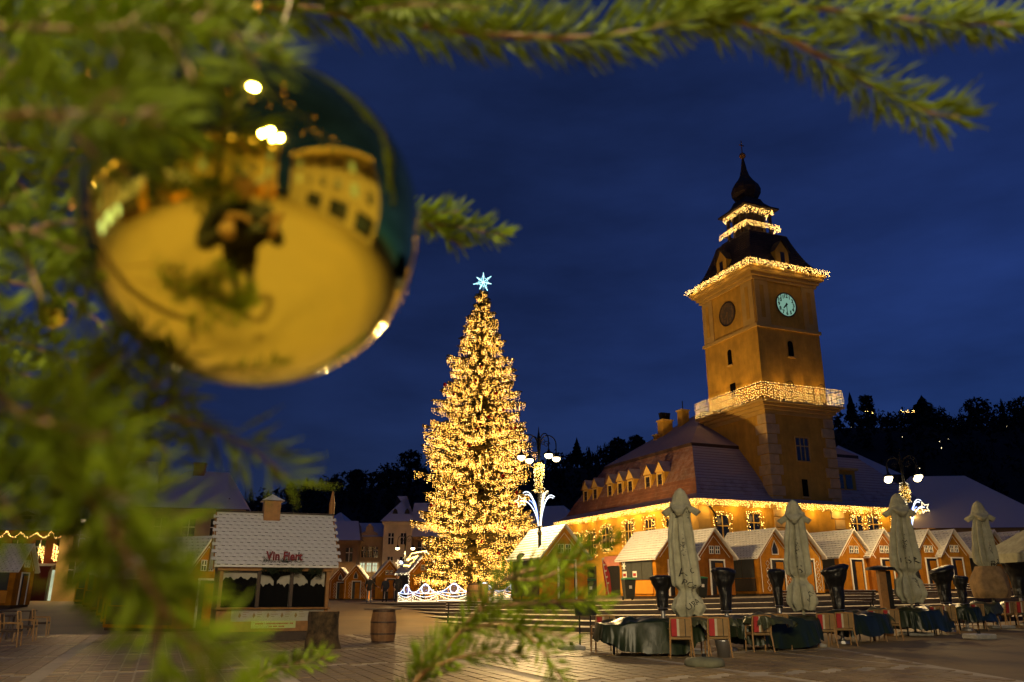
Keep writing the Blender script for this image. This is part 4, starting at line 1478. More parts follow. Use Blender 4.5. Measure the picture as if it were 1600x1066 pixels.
for r_ in range(rows_):
    for c_ in range(cols_ + (r_ % 2)):
        x = -0.25 + sw * (c_ + 0.5 - 0.5 * (r_ % 2))
        if x < -0.25 or x > WL_ + 0.25:
            continue
        if sm is None:
            o = shm.build('shingle', [M['kiosk_snow'], M['kiosk_shingle']], rf)
            sm = o.data
        else:
            o = bpy.data.objects.new('shingle', sm)
            col.objects.link(o)
            o.parent = rf
        p = Vector((x, WD_ / 2, WA_ + 0.004)) + slope * (r_ / rows_)
        o.location = (p.x + rn.uniform(-0.006, 0.006), p.y, p.z)
        o.rotation_euler = (ang + rn.uniform(-0.02, 0.02), rn.uniform(-0.02, 0.02), rn.uniform(-0.015, 0.015))
MB().box(-0.3, WD_ / 2 - 0.09, WA_ - 0.01, WL_ + 0.3, WD_ / 2 + 0.09, WA_ + 0.045).build('ridge_cap', M['kiosk_shingle'], rf)
for xx in (-0.3, WL_ + 0.255):
    for yy in (-ov - 0.02, WD_ + ov + 0.02):
        MB().extr([(xx, WD_ / 2, WA_ + 0.03), (xx, yy, WE_ - 0.02), (xx, yy, WE_ - 0.16), (xx, WD_ / 2, WA_ - 0.13)], (0.045, 0, 0)).build('barge_board', M['wood'], WK)
# little roof vent with pyramid cap
v_ = MB().box(1.55, WD_ / 2 - 0.3, WA_ - 0.3, 2.2, WD_ / 2 + 0.3, WA_ + 0.42).build('roof_vent', M['wood'], WK)
m = MB()
q = [(1.42, WD_ / 2 - 0.44, WA_ + 0.423), (2.33, WD_ / 2 - 0.44, WA_ + 0.423), (2.33, WD_ / 2 + 0.44, WA_ + 0.423), (1.42, WD_ / 2 + 0.44, WA_ + 0.423)]
for i in range(4):
    m.poly(q[i], q[(i + 1) % 4], (1.875, WD_ / 2, WA_ + 0.68))
m.build('vent_cap', M['kiosk_snow'], v_)
MB().lathe([(0.11, 0), (0.12, 0.6), (0.05, 0.95), (0.02, 1.05)], 8, (WL_ + 0.3, WD_ / 2 + 0.4, WA_ - 0.1)).build('gable_finial', M['wood'], WK)
# fascia sign, evergreen bough, menu banner
vs, fs = text_mesh('Vin Fiert', 0.40, 0.012)
sg = MB().box(1.62, -0.20, WE_ + 0.02, 2.98, -0.17, WE_ + 0.10).build('sign_bar', M['dark_wood'], WK)
for x in (1.75, 2.85):
    MB().box(x - 0.02, -0.17, WE_ - 0.1, x + 0.02, -0.14, WE_ + 0.42).build('sign_bracket', M['dark_metal'], sg)
MB().add([Vector((2.3 + v.x * 0.98, -0.215, WE_ + 0.27 + v.y)) for v in vs] + [Vector((2.3 + v.x * 0.98, -0.185, WE_ + 0.27 + v.y)) for v in vs], fs + [tuple(len(vs) + i for i in reversed(f)) for f in fs]).build('lettering', mat('dull_red_letter', (0.16, 0.014, 0.014), 0.7), sg)
for x0, x1, zz, lb in ((1.5, 3.05, WE_ - 0.05, 'dark evergreen bough under the red sign of the mulled wine hut'), (3.3, 3.8, WE_ - 0.15, 'small evergreen sprig on the right eave of the mulled wine hut')):
    m = MB()
    for i in range(2200 if x1 - x0 > 1 else 450):
        t = rn.random()
        p = Vector((x0 + (x1 - x0) * t, -0.2 + rn.uniform(-0.06, 0.05), zz + 0.10 * math.cos(t * 12) * 0.4 + rn.gauss(0, 0.085)))
        d = Vector((rn.gauss(0, 1), rn.gauss(0, 1) * 0.5, rn.gauss(0, 1))).normalized() * 0.14
        e_ = d.orthogonal().normalized() * 0.012
        m.add([p - e_, p + e_, p + d], [(0, 1, 2)])
    t = thing('evergreen_bough', lb, 'garland', WK.location, RZ)
    t.scale = WK.scale
    tag(m.build('needles', mat('bough_needle', (0.02, 0.03, 0.012), 0.8), t), kind='stuff')
    MB().tube([(x0, -0.2, zz), ((x0 + x1) / 2, -0.2, zz - 0.03), (x1, -0.2, zz)], 0.012, 5).build('stem', M['twig'], t)
b = MB().box(0.9, -0.02, 0.34, 3.3, 0.028, 0.98)
ban = MB().box(0.55, 0.004, 0.62, WL_ - 0.15, 0.028, 0.99).build('menu_banner', M['pale_panel'], WK)
MB().box(1.3, -0.004, 0.40, 2.95, 0.0035, 0.63).build('green_strip', mat('pale_green_print', (0.42, 0.46, 0.20), 0.7, var=0.1), ban)
m = MB()
for zz, x0, x1 in ((0.545, 1.45, 2.85), (0.455, 1.95, 2.5)):
    x = x0
    while x < x1:
        w_ = rn.uniform(0.02, 0.045)
        m.box(x, -0.007, zz - 0.022, x + w_, -0.0045, zz + 0.022)
        x += w_ + (0.012 if rn.random() < 0.8 else 0.05)
tag(m.build('print', M['red'], ban), kind='stuff')
m = MB()
for i in range(6):
    x = 0.8 + i * 0.52
    for k in range(3):
        m.box(x + 0.17, 0.001, 0.90 - 0.07 * k, x + 0.17 + rn.uniform(0.1, 0.25), 0.003, 0.915 - 0.07 * k)
    m.lathe([(0.02, -0.002), (0.05, 0)], 7, (x + 0.06, 0, 0.8))
    m.extr([(x, 0.001, 0.78), (x + 0.05, 0.001, 0.72), (x + 0.11, 0.001, 0.80), (x + 0.05, 0.001, 0.90)], (0, 0.002, 0))
tag(m.build('print', M['tan'], ban), kind='stuff')


# ================================================================== the big lit spruce
TB = Vector((at_y(742, 900, 60).x, 60.0, hp(-2.5)))
TH = at_y(755, 452, 60).z - TB.z


def tree_r(z):
    key = [(0.0, 4.2), (1.5, 4.5), (3.5, 4.45), (7.4, 4.2), (9.9, 4.0), (12.7, 3.8), (16.1, 3.1), (17.9, 2.6), (19.4, 2.05), (22.4, 0.9), (24.2, 0.2), (25, 0.1)]
    z = z * 24.2 / TH
    for (a, b), (c, d) in zip(key, key[1:]):
        if a <= z <= c:
            return b + (d - b) * (z - a) / (c - a)
    return 0.1


BT = thing('christmas_tree', 'very tall spruce covered in golden lights in the square', 'tree', TB)
MB().tube([(0, 0, -0.2), (0, 0, TH * 0.5), (0.1, 0, TH)], [0.42, 0.26, 0.04], 10).build('trunk', M['trunk'], BT)
rn = random.Random(21)
fol, bul, lim, spk = MB(), MB(), MB(), MB()
z = 1.3
lean = 0.012
while z < TH - 0.3:
    rr = tree_r(z) * rn.choice((0.80, 0.92, 1.0, 1.08))
    nb = int(9 + rr * 2.0)
    a0 = rn.random() * 6.28
    for i in range(nb):
        a = a0 + 2 * math.pi * i / nb + rn.uniform(-0.25, 0.25)
        ln = rr * rn.uniform(0.80, 1.06)
        if rn.random() < 0.12:
            ln *= 1.10
        dz0 = rn.uniform(-0.22, 0.22)
        d = Vector((math.cos(a), math.sin(a), 0))
        sdv = Vector((-d.y, d.x, 0))
        bend = rn.uniform(-0.12, 0.12)

        def bp(s):
            drop = -0.22 * ln * math.sin(min(1, s * 1.05) * math.pi * 0.62) + 0.10 * ln * max(0, s - 0.7)
            return Vector((lean * z, 0, 0)) + d * (ln * s) + sdv * (bend * ln * s * s) + Vector((0, 0, z + dz0 + 0.35 * (1 - z / TH) + drop))
        ppts = [bp(q / 5) for q in range(6)]
        lim.tube(ppts, [0.05, 0.045, 0.04, 0.03, 0.02, 0.01], 3, cap=False)
        nf = int(18 + ln * 20)
        for k in range(nf):
            s_ = rn.uniform(0.12, 1.0)
            p = bp(s_)
            wd = (0.18 + 0.42 * ln * (1 - s_) * 0.35) * rn.uniform(0.6, 1.2)
            sg = rn.choice((-1, 1))
            q = p + sdv * sg * wd + d * (0.22 * rn.random()) + Vector((0, 0, -0.16 * rn.random()))
            e = Vector((rn.gauss(0, 1), rn.gauss(0, 1), rn.gauss(0, 1))).normalized() * 0.075
            fol.add([p - e, p + e, q + e * 0.5, q - e * 0.5], [(0, 1, 2, 3)])
            if rn.random() < 0.45:
                q2 = p + Vector((rn.uniform(-0.05, 0.05), rn.uniform(-0.05, 0.05), -0.32 * rn.uniform(0.5, 1.1)))
                fol.add([p - e, p + e, q2], [(0, 1, 2)])
        # curtains of small lamps hanging from the outer part of the branch
        ns = max(6, int(ln * 12.0))
        if rn.random() < 0.1:
            ns //= 2
        for k in range(ns):
            s_ = 0.22 + 0.78 * rn.random() ** 0.62
            p = bp(s_) + sdv * rn.uniform(-0.22, 0.22) * ln * 0.22
            L_ = rn.uniform(0.10, 0.62)
            zz = 0.0
            while zz < L_:
                (spk if rn.random() < 0.07 else bul).bulb((p.x + rn.uniform(-0.05, 0.05), p.y + rn.uniform(-0.05, 0.05), p.z - 0.05 - zz), rn.choice((0.007, 0.009, 0.012)), 0.019)
                zz += rn.uniform(0.09, 0.22)
    z += rn.choice((0.22, 0.30, 0.34, 0.74)) * (0.65 + 0.35 * min(1, rr / 3))
tag(lim.build('limbs', M['trunk'], BT), kind='stuff')
tag(fol.build('crown', M['needle_far'], BT), kind='stuff')
tl = thing('tree_lights', 'thousands of golden lamps hanging in strands all over the tall spruce', 'light string', TB)
tag(bul.build('bulb', M['bulb_tree'], tl), kind='stuff')
tag(spk.build('bright_bulb', M['bulb_spark'], tl), kind='stuff')
for i in range(22):                              # the summed light of the strands, spread through the crown
    z_ = 1.6 + (TH - 3.5) * (i / 21) ** 1.15
    a_ = i * 2.4
    r_ = tree_r(z_) * 0.62
    lamp_light((r_ * math.cos(a_), r_ * math.sin(a_), z_), 85, (1.0, 0.48, 0.07), 0.3, tl, name='string_lamp')
for i in range(26):
    z = rn.uniform(2.0, 17)
    a = -math.pi / 2 + rn.uniform(-1.2, 1.2)
    rr = tree_r(z) * 0.86
    p = TB + Vector((rr * math.cos(a), rr * math.sin(a), z - 0.2))
    if i == 0:
        rb = MB().lathe([(0.02, 0.13), (0.08, 0.10), (0.12, 0.03), (0.12, -0.03), (0.08, -0.10), (0.02, -0.13)], 10).build('red_bauble', M['red_glass'])
        tag(rb, 'small red bauble hanging among the golden lights of the tall spruce', 'bauble', 'red baubles on the tall spruce')
    else:
        rb = rb.copy()
        col.objects.link(rb)
    rb.location = p
# star
st = thing('tree_star', 'icy blue-white star on the tip of the tall spruce', 'star', at_y(755, 441, 60))
m = MB()
for i in range(7):
    a = math.pi / 2 + i * 2 * math.pi / 7
    ln = 0.78 if i % 2 == 0 else 0.62
    d = Vector((math.cos(a), 0, math.sin(a)))
    for q in range(9):
        s_ = 0.08 + ln * q / 9
        m.bulb(d * s_ + Vector((0, 0, 0)), 0.035, 0.035)
    s2 = Vector((-d.z, 0, d.x))
    for e in (-1, 1):
        m.bulb(d * (ln * 0.45) + s2 * e * 0.11, 0.03, 0.03)
        m.bulb(d * (ln * 0.65) + s2 * e * 0.07, 0.03, 0.03)
tag(m.build('bulb', M['led_cyan'], st), kind='stuff')
m = MB()
for i in range(7):
    a = math.pi / 2 + i * 2 * math.pi / 7
    m.tube([(0, 0.03, 0), (0.7 * math.cos(a), 0.03, 0.7 * math.sin(a))], 0.012, 4)
m.tube([(0, 0.03, 0), (0, 0.03, -0.9)], 0.02, 4)
m.build('frame', M['steel'], st)


# LED fence round its foot
def led_panel(label, c, rz, wd):
    p = thing('led_fence_panel', label, 'fence panel', c, rz, 'glowing fence panels round the spruce')
    h = wd / 2
    MB().tube([(-h, 0, 0), (-h, 0, 0.62)], 0.03, 5).build('post', M['white_paint'], p)
    m = MB()
    top = []
    for i in range(25):
        t = -1 + i / 12
        top.append((t * h, 0, 0.58 + 0.50 * math.exp(-(t * 2.1) ** 2)))
    m.tube(top, 0.018, 4)
    m.build('top_rail', M['led'], p)
    MB().tube([(-h, 0, 0.06), (h, 0, 0.06)], 0.014, 4).build('bottom_rail', M['led_warm'], p)
    MB().tube([(0.25 * math.cos(a), -0.02, 0.82 + 0.30 * math.sin(a)) for a in [2 * math.pi * i / 20 for i in range(20)]], 0.022, 4, closed=True).build('oval', M['led'], p)
    MB().extr([(0.2 * math.cos(a), 0.0, 0.82 + 0.25 * math.sin(a)) for a in [2 * math.pi * i / 16 for i in range(16)]], (0, 0.02, 0)).build('oval_panel', M['tan'], p)
    for k, dz in enumerate((0.10, 0.24, 0.38)):
        MB().tube([(t * h, -0.02, 0.62 - dz * (1 - t * t) - 0.06 * k) for t in [-1 + i / 8 for i in range(17)]], 0.012, 4).build('swag', M['led' if k < 2 else 'led_warm'], p)
    m, w_ = MB(), MB()
    rn_ = random.Random(int(c.x * 100))
    for i in range(90):
        m.bulb((rn_.uniform(-h, h), rn_.uniform(-0.05, 0.05), rn_.uniform(0.05, 0.34)), 0.018, 0.018)
    tag(m.build('bulb', M['led_warm'], p), kind='stuff')
    m = MB()
    for i in range(60):
        x = rn_.uniform(-h * 0.8, h * 0.8)
        zt = 0.58 + 0.5 * math.exp(-(x / h * 2.1) ** 2)
        m.bulb((x, 0, rn_.uniform(0.55, zt)), 0.016, 0.016)
    tag(m.build('blue_bulb', M['led_blue'], p), kind='stuff')


ords = ['narrow turned', 'second', 'third', 'fourth', 'fifth']
for i, (u, y, wd, rz) in enumerate([(634, 56.5, 1.6, 55), (664, 54.8, 1.75, 18), (709, 54.2, 2.15, 3), (757, 54.4, 2.1, -6), (803, 55.6, 2.0, -30)]):
    b = at_y(u, 940, y)
    led_panel(ords[i] + ' glowing white fence panel from the left at the foot of the spruce', Vector((b.x, y, hp(b.x) + 0.02)), R(rz), wd)


# ================================================================== street lamps
def street_lamp(label, loc, H=9.0, arm=0.95, power=1500, azs=(15, 120, 195, 300), garl=True, lit=1.0, radius=0.14, cone=(178, 0.08), tint=WARM, group='four-armed street lamps'):
    t = thing('street_lamp', label, 'street lamp', loc, 0, group)
    MB().lathe([(0.30, 0), (0.30, 0.15), (0.20, 0.3), (0.17, 0.9), (0.13, 1.1), (0.10, 1.3), (0.085, H * 0.45), (0.12, H * 0.455), (0.12, H * 0.47), (0.075, H * 0.48), (0.06, H + 0.9), (0.09, H + 1.0), (0.03, H + 1.35), (0.01, H + 1.6)], 12).build('pole', M['lamp_iron'], t)
    for az in azs:
        d = Vector((math.cos(R(az)), math.sin(R(az)), 0))
        up_ = Vector((0, 0, 1))
        pts = [d * 0.05 + up_ * (H + 0.2)]
        for q in range(11):
            a = math.pi * (0.5 + 0.5) - math.pi * q / 10
            pts.append(d * (arm * 0.55 + arm * 0.45 * math.cos(a)) + up_ * (H + 0.7 + 0.45 * math.sin(a)))
        pts.append(d * arm + up_ * (H + 0.25))
        o = MB().tube(pts, 0.03, 5).build('arm', M['lamp_iron'], t)
        sp = [d * (arm * 0.45 + 0.2 * (1 - q / 16) * math.cos(q * 0.6)) + up_ * (H + 0.68 + 0.2 * (1 - q / 16) * math.sin(q * 0.6)) for q in range(16)]
        MB().tube(sp, 0.018, 4).build('scroll', M['lamp_iron'], o)
        c = d * arm + up_ * H
        MB().lathe([(0.05, 0.26), (0.09, 0.16), (0.22, 0.07), (0.26, 0.02), (0.25, 0.0)], 14, c).build('lamp_hood', M['lamp_iron'], o)
        MB().lathe([(0.19, -0.002), (0.21, -0.06), (0.18, -0.14), (0.11, -0.20), (0.01, -0.225)], 16, c).build('lamp_lens', M['lamp_glow'], o)
        lamp_light(c + Vector((0, 0, -0.30)), power, tint, radius, t, 'SPOT', 'lamp_light', c + Vector((0, 0, -5)), *cone)
    return t


def pole_garland(label, loc, z0, z1, r_, seed):
    rn_ = random.Random(seed)
    g = thing('pole_garland', label, 'garland', loc)
    m, b = MB(), MB()
    for i in range(900):
        zz = rn_.uniform(z0, z1)
        a = rn_.random() * 6.28
        k = r_ * (0.55 + 0.6 * rn_.random()) * (0.7 + 0.3 * math.sin(zz * 5))
        p = Vector((k * math.cos(a), k * math.sin(a), zz))
        d = Vector((rn_.gauss(0, 1), rn_.gauss(0, 1), rn_.gauss(0, 1))).normalized() * 0.14
        e = d.orthogonal().normalized() * 0.03
        m.add([p - e, p + e, p + d], [(0, 1, 2)])
    for i in range(70):
        zz = rn_.uniform(z0, z1)
        a = rn_.random() * 6.28
        b.bulb((r_ * 1.15 * math.cos(a), r_ * 1.15 * math.sin(a), zz), 0.017, 0.017)
    tag(m.build('greenery', M['needle_far'], g), kind='stuff')
    tag(b.build('bulb', M['led_warm'], g), kind='stuff')


def fountain(label, loc, z0, hgt, wd, seed, flip=1):
    """an LED firework: sprays of cool white rope light with a shooting star"""
    g = thing('led_firework', label, 'light decoration', loc, 0, 'LED fireworks on the lamp posts')
    rn_ = random.Random(seed)
    for k, (x1, zt, cv, mt) in enumerate([(-0.50, 0.98, 0.16, 'led'), (-0.44, 0.90, 0.12, 'led'), (-0.30, 0.72, 0.05, 'led_blue'), (-0.16, 0.75, 0.0, 'led_blue'), (-0.6, 0.72, 0.1, 'led'),
                                      (0.12, 0.95, 0.05, 'led_warm'), (0.26, 1.0, 0.10, 'led_warm'), (0.42, 0.82, 0.15, 'led'), (0.46, 0.88, 0.18, 'led')]):
        pts = []
        for i in range(15):
            t = i / 14
            x = (0.04 * (1 if x1 > 0 else -1) + x1 * t ** 1.5) * wd * flip
            zz = z0 + hgt * zt * math.sin(t * (1.45 + cv * 2.6))
            pts.append((x, -0.12, zz))
        MB().tube(pts, 0.020, 4).build('light_rope', M[mt], g)
    c = Vector((-0.62 * wd * flip, -0.14, z0 + hgt * 0.70))
    pts = []
    for i in range(10):
        a = math.pi / 2 + i * math.pi / 5 + 0.3
        r_ = 0.33 if i % 2 == 0 else 0.14
        pts.append(c + Vector((r_ * math.cos(a), 0, r_ * math.sin(a))))
    MB().tube(pts, 0.018, 4, closed=True).build('star_outline', M['led_warm'], g)
    m = MB()
    for i in range(130):
        t = rn_.random()
        m.bulb((rn_.uniform(0.02, 0.30) * wd * t * flip, -0.1, z0 + hgt * t), 0.016, 0.016)
    tag(m.build('bulb', M['led_warm'], g), kind='stuff')
    MB().tube([(-0.15, -0.05, z0 - 0.05), (0.15, -0.05, z0 - 0.05)], 0.03, 5).build('bracket', M['lamp_iron'], g)


pA = at_y(842, 714, 42)
la = Vector((pA.x, 42, hp(pA.x)))
HA_ = pA.z - la.z
street_lamp('lit four-armed street lamp standing in front of the lit spruce', la, HA_, power=2000)
pole_garland('green lit garland wound round the pole of the lamp in front of the spruce', la, at_y(842, 770, 42).z - la.z, at_y(842, 724, 42).z - la.z, 0.24, 1)
fountain('white LED firework with a star on the lamp post in front of the spruce', la, at_y(842, 822, 42).z - la.z, 1.75, 1.55, 2)
# round mirror-like sign beside that post
p = at_y(815, 872, 43)
t = thing('round_sign', 'small round dark sign on a post beside the snowy hut roof', 'sign', (p.x, 43, hp(p.x)))
MB().tube([(0, 0, 0), (0, 0, p.z - hp(p.x))], 0.04, 6).build('post', M['lamp_iron'], t)
o = MB().lathe([(0.24, -0.03), (0.26, 0), (0.24, 0.03)], 18).build('disc', M['dark_metal'], t)
o.location = (0, -0.06, p.z - hp(p.x))
o.rotation_euler = (math.pi / 2, 0, 0)

pB = at_y(1411, 746, 45.5)
lb_ = Vector((pB.x, 45.5, hp(pB.x)))
street_lamp('lit four-armed street lamp rising behind the right-hand huts', lb_, pB.z - lb_.z, power=600, cone=(165, 0.35))
pole_garland('green lit garland on the pole of the lamp behind the right-hand huts', lb_, at_y(1411, 785, 45.5).z - lb_.z, at_y(1411, 755, 45.5).z - lb_.z, 0.22, 3)
fountain('white LED shooting star on the lamp behind the third parasol', lb_, at_y(1411, 826, 45.5).z - lb_.z, 1.6, 1.4, 4, flip=-1)
pC = at_y(150, 812, 66)
lc = Vector((pC.x, 66, 0.8))
street_lamp('street lamp far left seen between the spruce branches', lc, pC.z - lc.z, power=500)
pole_garland('lit garland on the far left lamp post', lc, at_y(157, 846, 66).z - lc.z, at_y(157, 818, 66).z - lc.z, 0.2, 5)
fountain('blue and white LED decoration on the far left lamp post', lc, at_y(157, 855, 66).z - lc.z, 0.8, 2.0, 6, flip=-1)
pD = at_y(630, 856, 82)
ld_ = Vector((pD.x + 0.2, 82, 0.8))
street_lamp('small two-armed street lamp in front of the pale house', ld_, pD.z - ld_.z, arm=0.75, power=2600, azs=(10, 190), group='two-armed lamps')
fountain('small LED decoration on the two-armed lamp by the pale house', ld_, at_y(630, 888, 82).z - ld_.z, 0.7, 0.9, 8)
# the lamps of the near side of the square, above and behind the photographer (mirrored in the gold bauble); the last one is added
street_lamp('street lamp standing just behind the photographer, mirrored in the gold bauble', Vector((-0.4, -2.7, 0)), 8.9, 1.0, 9000, azs=(90,), radius=0.2, tint=(1.0, 0.80, 0.47), group='single-armed street lamps')
street_lamp('street lamp on the near left side of the square', Vector((-20.0, 4.0, 0)), 8.9, 1.0, 260)
street_lamp('added lamp farther behind the photographer, for frontal light on the branches', Vector((3.5, -8.5, 0)), 8.9, 1.0, 2300, tint=(1.0, 0.80, 0.47))  # added unseen lamp that gives the near needles frontal light


# floodlights that wash the council house
def floodlight(label, loc, target, power, angle, c=(1.0, 0.58, 0.18)):
    loc, target = Vector(loc), Vector(target)
    f = thing('floodlight', label, 'floodlight', loc, 0, 'floodlights of the council house')
    MB().tube([(0, 0, 0), (0, 0, 0.7)], 0.05, 6).build('stand', M['lamp_iron'], f)
    o = MB().box(-0.3, -0.12, -0.2, 0.3, 0.12, 0.2).build('housing', M['lamp_iron'], f, bevel=0.02)
    d = target - loc
    o.location = (0, 0, 0.9)
    o.rotation_euler = (0, 0, math.atan2(d.y, d.x) - math.pi / 2)
    lamp_light(Vector((0, 0, 0.9)) + d.normalized() * 0.35, power, c, 0.45, f, 'SPOT', 'flood_lamp', d, angle, 0.9)


floodlight('floodlight on the plaza aimed at the left side of the clock tower', (3.0, 64.0, hp(3)), (19.5, 78, 22), 10500, 66)
floodlight('floodlight on the plaza aimed at the dormers and the left facade', (1.0, 74.0, hp(1)), (11.5, 78, 7.5), 5200, 95)
floodlight('floodlight behind the huts aimed at the front of the clock tower', (33.0, 57.0, hp(33)), (25, 71, 15), 7500, 84)


# ================================================================== barrels, stump, bins, benches
def barrel(label, loc, H=0.97, R0=0.335, R1=0.40, board=True):
    b = thing('barrel', label, 'barrel', loc, random.uniform(0, 0.3), 'wooden barrels')
    n = 18

    def rad(t):
        return R0 + (R1 - R0) * math.sin(t * math.pi) ** 0.8
    for i in range(n):
        a0, a1 = 2 * math.pi * (i + 0.03) / n, 2 * math.pi * (i + 0.97) / n
        m = MB()
        vs = []
        for q in range(9):
            t = q / 8
            for a in (a0, a1):
                vs.append((rad(t) * math.cos(a), rad(t) * math.sin(a), t * H))
        m.add(vs, [(2 * q, 2 * q + 1, 2 * q + 3, 2 * q + 2) for q in range(8)])
        m.build('stave', M['barrel'], b)
    MB().lathe([(R0 * 0.9, 0.03), (R0 * 0.94, 0.05), (R0 * 0.94, H - 0.04), (R0 * 0.92, H - 0.03)], 18).build('head', M['barrel'], b)
    for t in (0.03, 0.27, 0.62, 0.96):
        r_ = rad(t) + 0.006
        MB().lathe([(r_ - 0.004, t * H - 0.025), (r_ + 0.004, t * H - 0.022), (r_ + 0.004, t * H + 0.022), (r_ - 0.004, t * H + 0.025)], 24).build('hoop', M['hoop'], b)
    if board:
        MB().box(-0.62, -0.3, H + 0.002, 0.52, 0.32, H + 0.03).build('table_board', M['dark_wood'], b)
    return b


barrel('wooden barrel table standing on the open paving left of centre', at_z(598, 1004, 0.0))
pb = at_y(741, 946, 45)
barrel('wooden barrel at the top of the steps before the spruce', (pb.x, 45.0, hp(-2)), 1.0, 0.36, 0.43, False)
p = at_y(757, 946, 45)
t = thing('board_sign', 'plain wooden board leaning beside the barrel at the top of the steps', 'board', (p.x, 45.1, hp(-2)))
MB().cbox((0, 0, 0.5), (0.42, 0.05, 1.0), 0.2, -0.08).build('board', M['wood'], t)
MB().cbox((0.05, 0.25, 0.4), (0.05, 0.04, 0.85), 0.2, 0.35).build('prop', M['dark_wood'], t)

ps = at_z(503, 1014, 0)
m = MB()
rn = random.Random(77)


def stump_pt(a, t):
    x = a * 2 * math.pi
    d = Vector((math.cos(x), math.sin(x), 0))
    q = noise.noise((d.x * 1.4, d.y * 1.4, t * 1.2 + 5)) * 0.09 + noise.noise((d.x * 3.5, d.y * 3.5, t * 3)) * 0.05 + 0.018 * noise.noise((x * 6.0, t * 1.5, 1.0))
    r_ = 0.44 + q + 0.06 * (1 - t) ** 3
    return (r_ * d.x, r_ * d.y * 0.85, t * 0.98)


m.grid(stump_pt, 48, 14)
top = [stump_pt(i / 48, 1.0) for i in range(48)]
stp = thing('tree_stump', 'thick gnarled log standing upright in front of the mulled wine hut', 'tree stump', ps)
m.build('bark', M['bark'], stp, smooth=True)
MB().add([(x, y, 0.975) for x, y, z in top], [tuple(range(48))]).build('cut_top', M['wood'], stp)


def bin_(label, loc, lid='bin_lid', rz=0.0):
    b = thing('litter_bin', label, 'bin', loc, rz, 'wheeled bins')
    m = MB()
    m.add([(-0.22, -0.25, 0.06), (0.22, -0.25, 0.06), (0.22, 0.25, 0.06), (-0.22, 0.25, 0.06), (-0.29, -0.35, 0.98), (0.29, -0.35, 0.98), (0.29, 0.35, 0.98), (-0.29, 0.35, 0.98)],
          [(3, 2, 1, 0), (4, 5, 6, 7), (0, 1, 5, 4), (1, 2, 6, 5), (2, 3, 7, 6), (3, 0, 4, 7)])
    m.build('body', M['bin_body'], b, bevel=0.02)
    m = MB()
    m.add([(-0.32, -0.38, 0.985), (0.32, -0.38, 0.985), (0.32, 0.38, 0.985), (-0.32, 0.38, 0.985), (-0.28, -0.33, 1.05), (0.28, -0.33, 1.05), (0.28, 0.34, 1.09), (-0.28, 0.34, 1.09)],
          [(3, 2, 1, 0), (4, 5, 6, 7), (0, 1, 5, 4), (1, 2, 6, 5), (2, 3, 7, 6), (3, 0, 4, 7)])
    m.build('lid', M[lid], b, bevel=0.02)
    for e in (-1, 1):
        MB().tube([(e * 0.2, 0.28, 0.10), (e * 0.27, 0.28, 0.10)], 0.10, 12).build('wheel', M['bin_body'], b)
    MB().box(-0.06, -0.325, 0.55, 0.08, -0.30, 0.70).build('sticker', M['white_paint'], b)
    return b


for u, y, lid, lb in [(921, 42.5, 'bin_lid', 'green-lidded wheeled bin left of the red flag'), (983, 42.5, 'bin_lid', 'green-lidded wheeled bin beside the hut with orange counter'),
                  (1096, 44.0, 'bin_lid', 'green-lidded wheeled bin half behind the first parasol')]:
    p = at_y(u, 935, y)
    bin_(lb, (p.x, y, hp(p.x) + 0.01), lid, R(8))
for i, (u, v, z_) in enumerate([(131, 940, 0.55), (163, 940, 0.5), (241, 948, 0.35), (285, 953, 0.3), (308, 955, 0.28), (338, 962, 0.2)]):
    p = at_z(u, v, z_)
    bin_(['first', 'second', 'third', 'fourth', 'fifth', 'sixth'][i] + ' dark wheeled bin from the left along the receding hut row', (p.x, p.y, gz(p.x, p.y)), 'bin_body', R(-15))


def bench(label, loc, rz, scale=1.0):
    b = thing('bench', label, 'bench', loc, rz, 'slatted benches', scale)
    for e in (-0.75, 0.75):
        m = MB()
        m.tube([(e, -0.32, 0.0), (e, -0.20, 0.22), (e, -0.25, 0.40), (e, 0.02, 0.41)], 0.03, 5)
        m.tube([(e, 0.30, 0.0), (e, 0.16, 0.22), (e, 0.05, 0.41), (e, 0.22, 0.62), (e, 0.34, 0.92)], 0.03, 5)
        m.tube([(e, -0.2, 0.2), (e, 0.0, 0.13), (e, 0.16, 0.2)], 0.025, 5)
        m.build('iron_end', M['lamp_iron'], b)
    for k in range(4):
        MB().cbox((0, -0.24 + 0.10 * k, 0.44), (1.75, 0.08, 0.035)).build('seat_slat', M['bench_slat'], b)
    for k in range(4):
        MB().cbox((0, 0.12 + 0.055 * k, 0.55 + 0.115 * k), (1.75, 0.03, 0.085), 0, 0.45 * -1).build('back_slat', M['bench_slat'], b)
    return b


M['bench_slat'] = mat('bench_slat', (0.06, 0.028, 0.018), 0.6, var=0.25, scale=5, snow=0.85, snow_at=0.80)
p = at_y(726, 972, 38.5)
b0 = bench('slatted bench on the steps before the spruce, seen from behind', (p.x, 38.5, step_z(p.x, 38.5)), R(188))
for u, y, rz, lb in [(1333, 37.2, 175, 'snow-lined bench on the steps in front of the orange hut'), (1452, 40.5, 176, 'snow-lined bench on the steps right of the third parasol'),
                 (1240, 38.0, 172, 'dark bench on the steps under the lozenge huts'), (1525, 43.0, 176, 'reddish bench on the steps near the fourth parasol'), (1405, 39.4, 175, 'bench on the steps behind the third parasol')]:
    c = copy_tree(b0)
    p = at_y(u, 925, y)
    put(c, (p.x, y, step_z(p.x, y)), R(rz), lb)

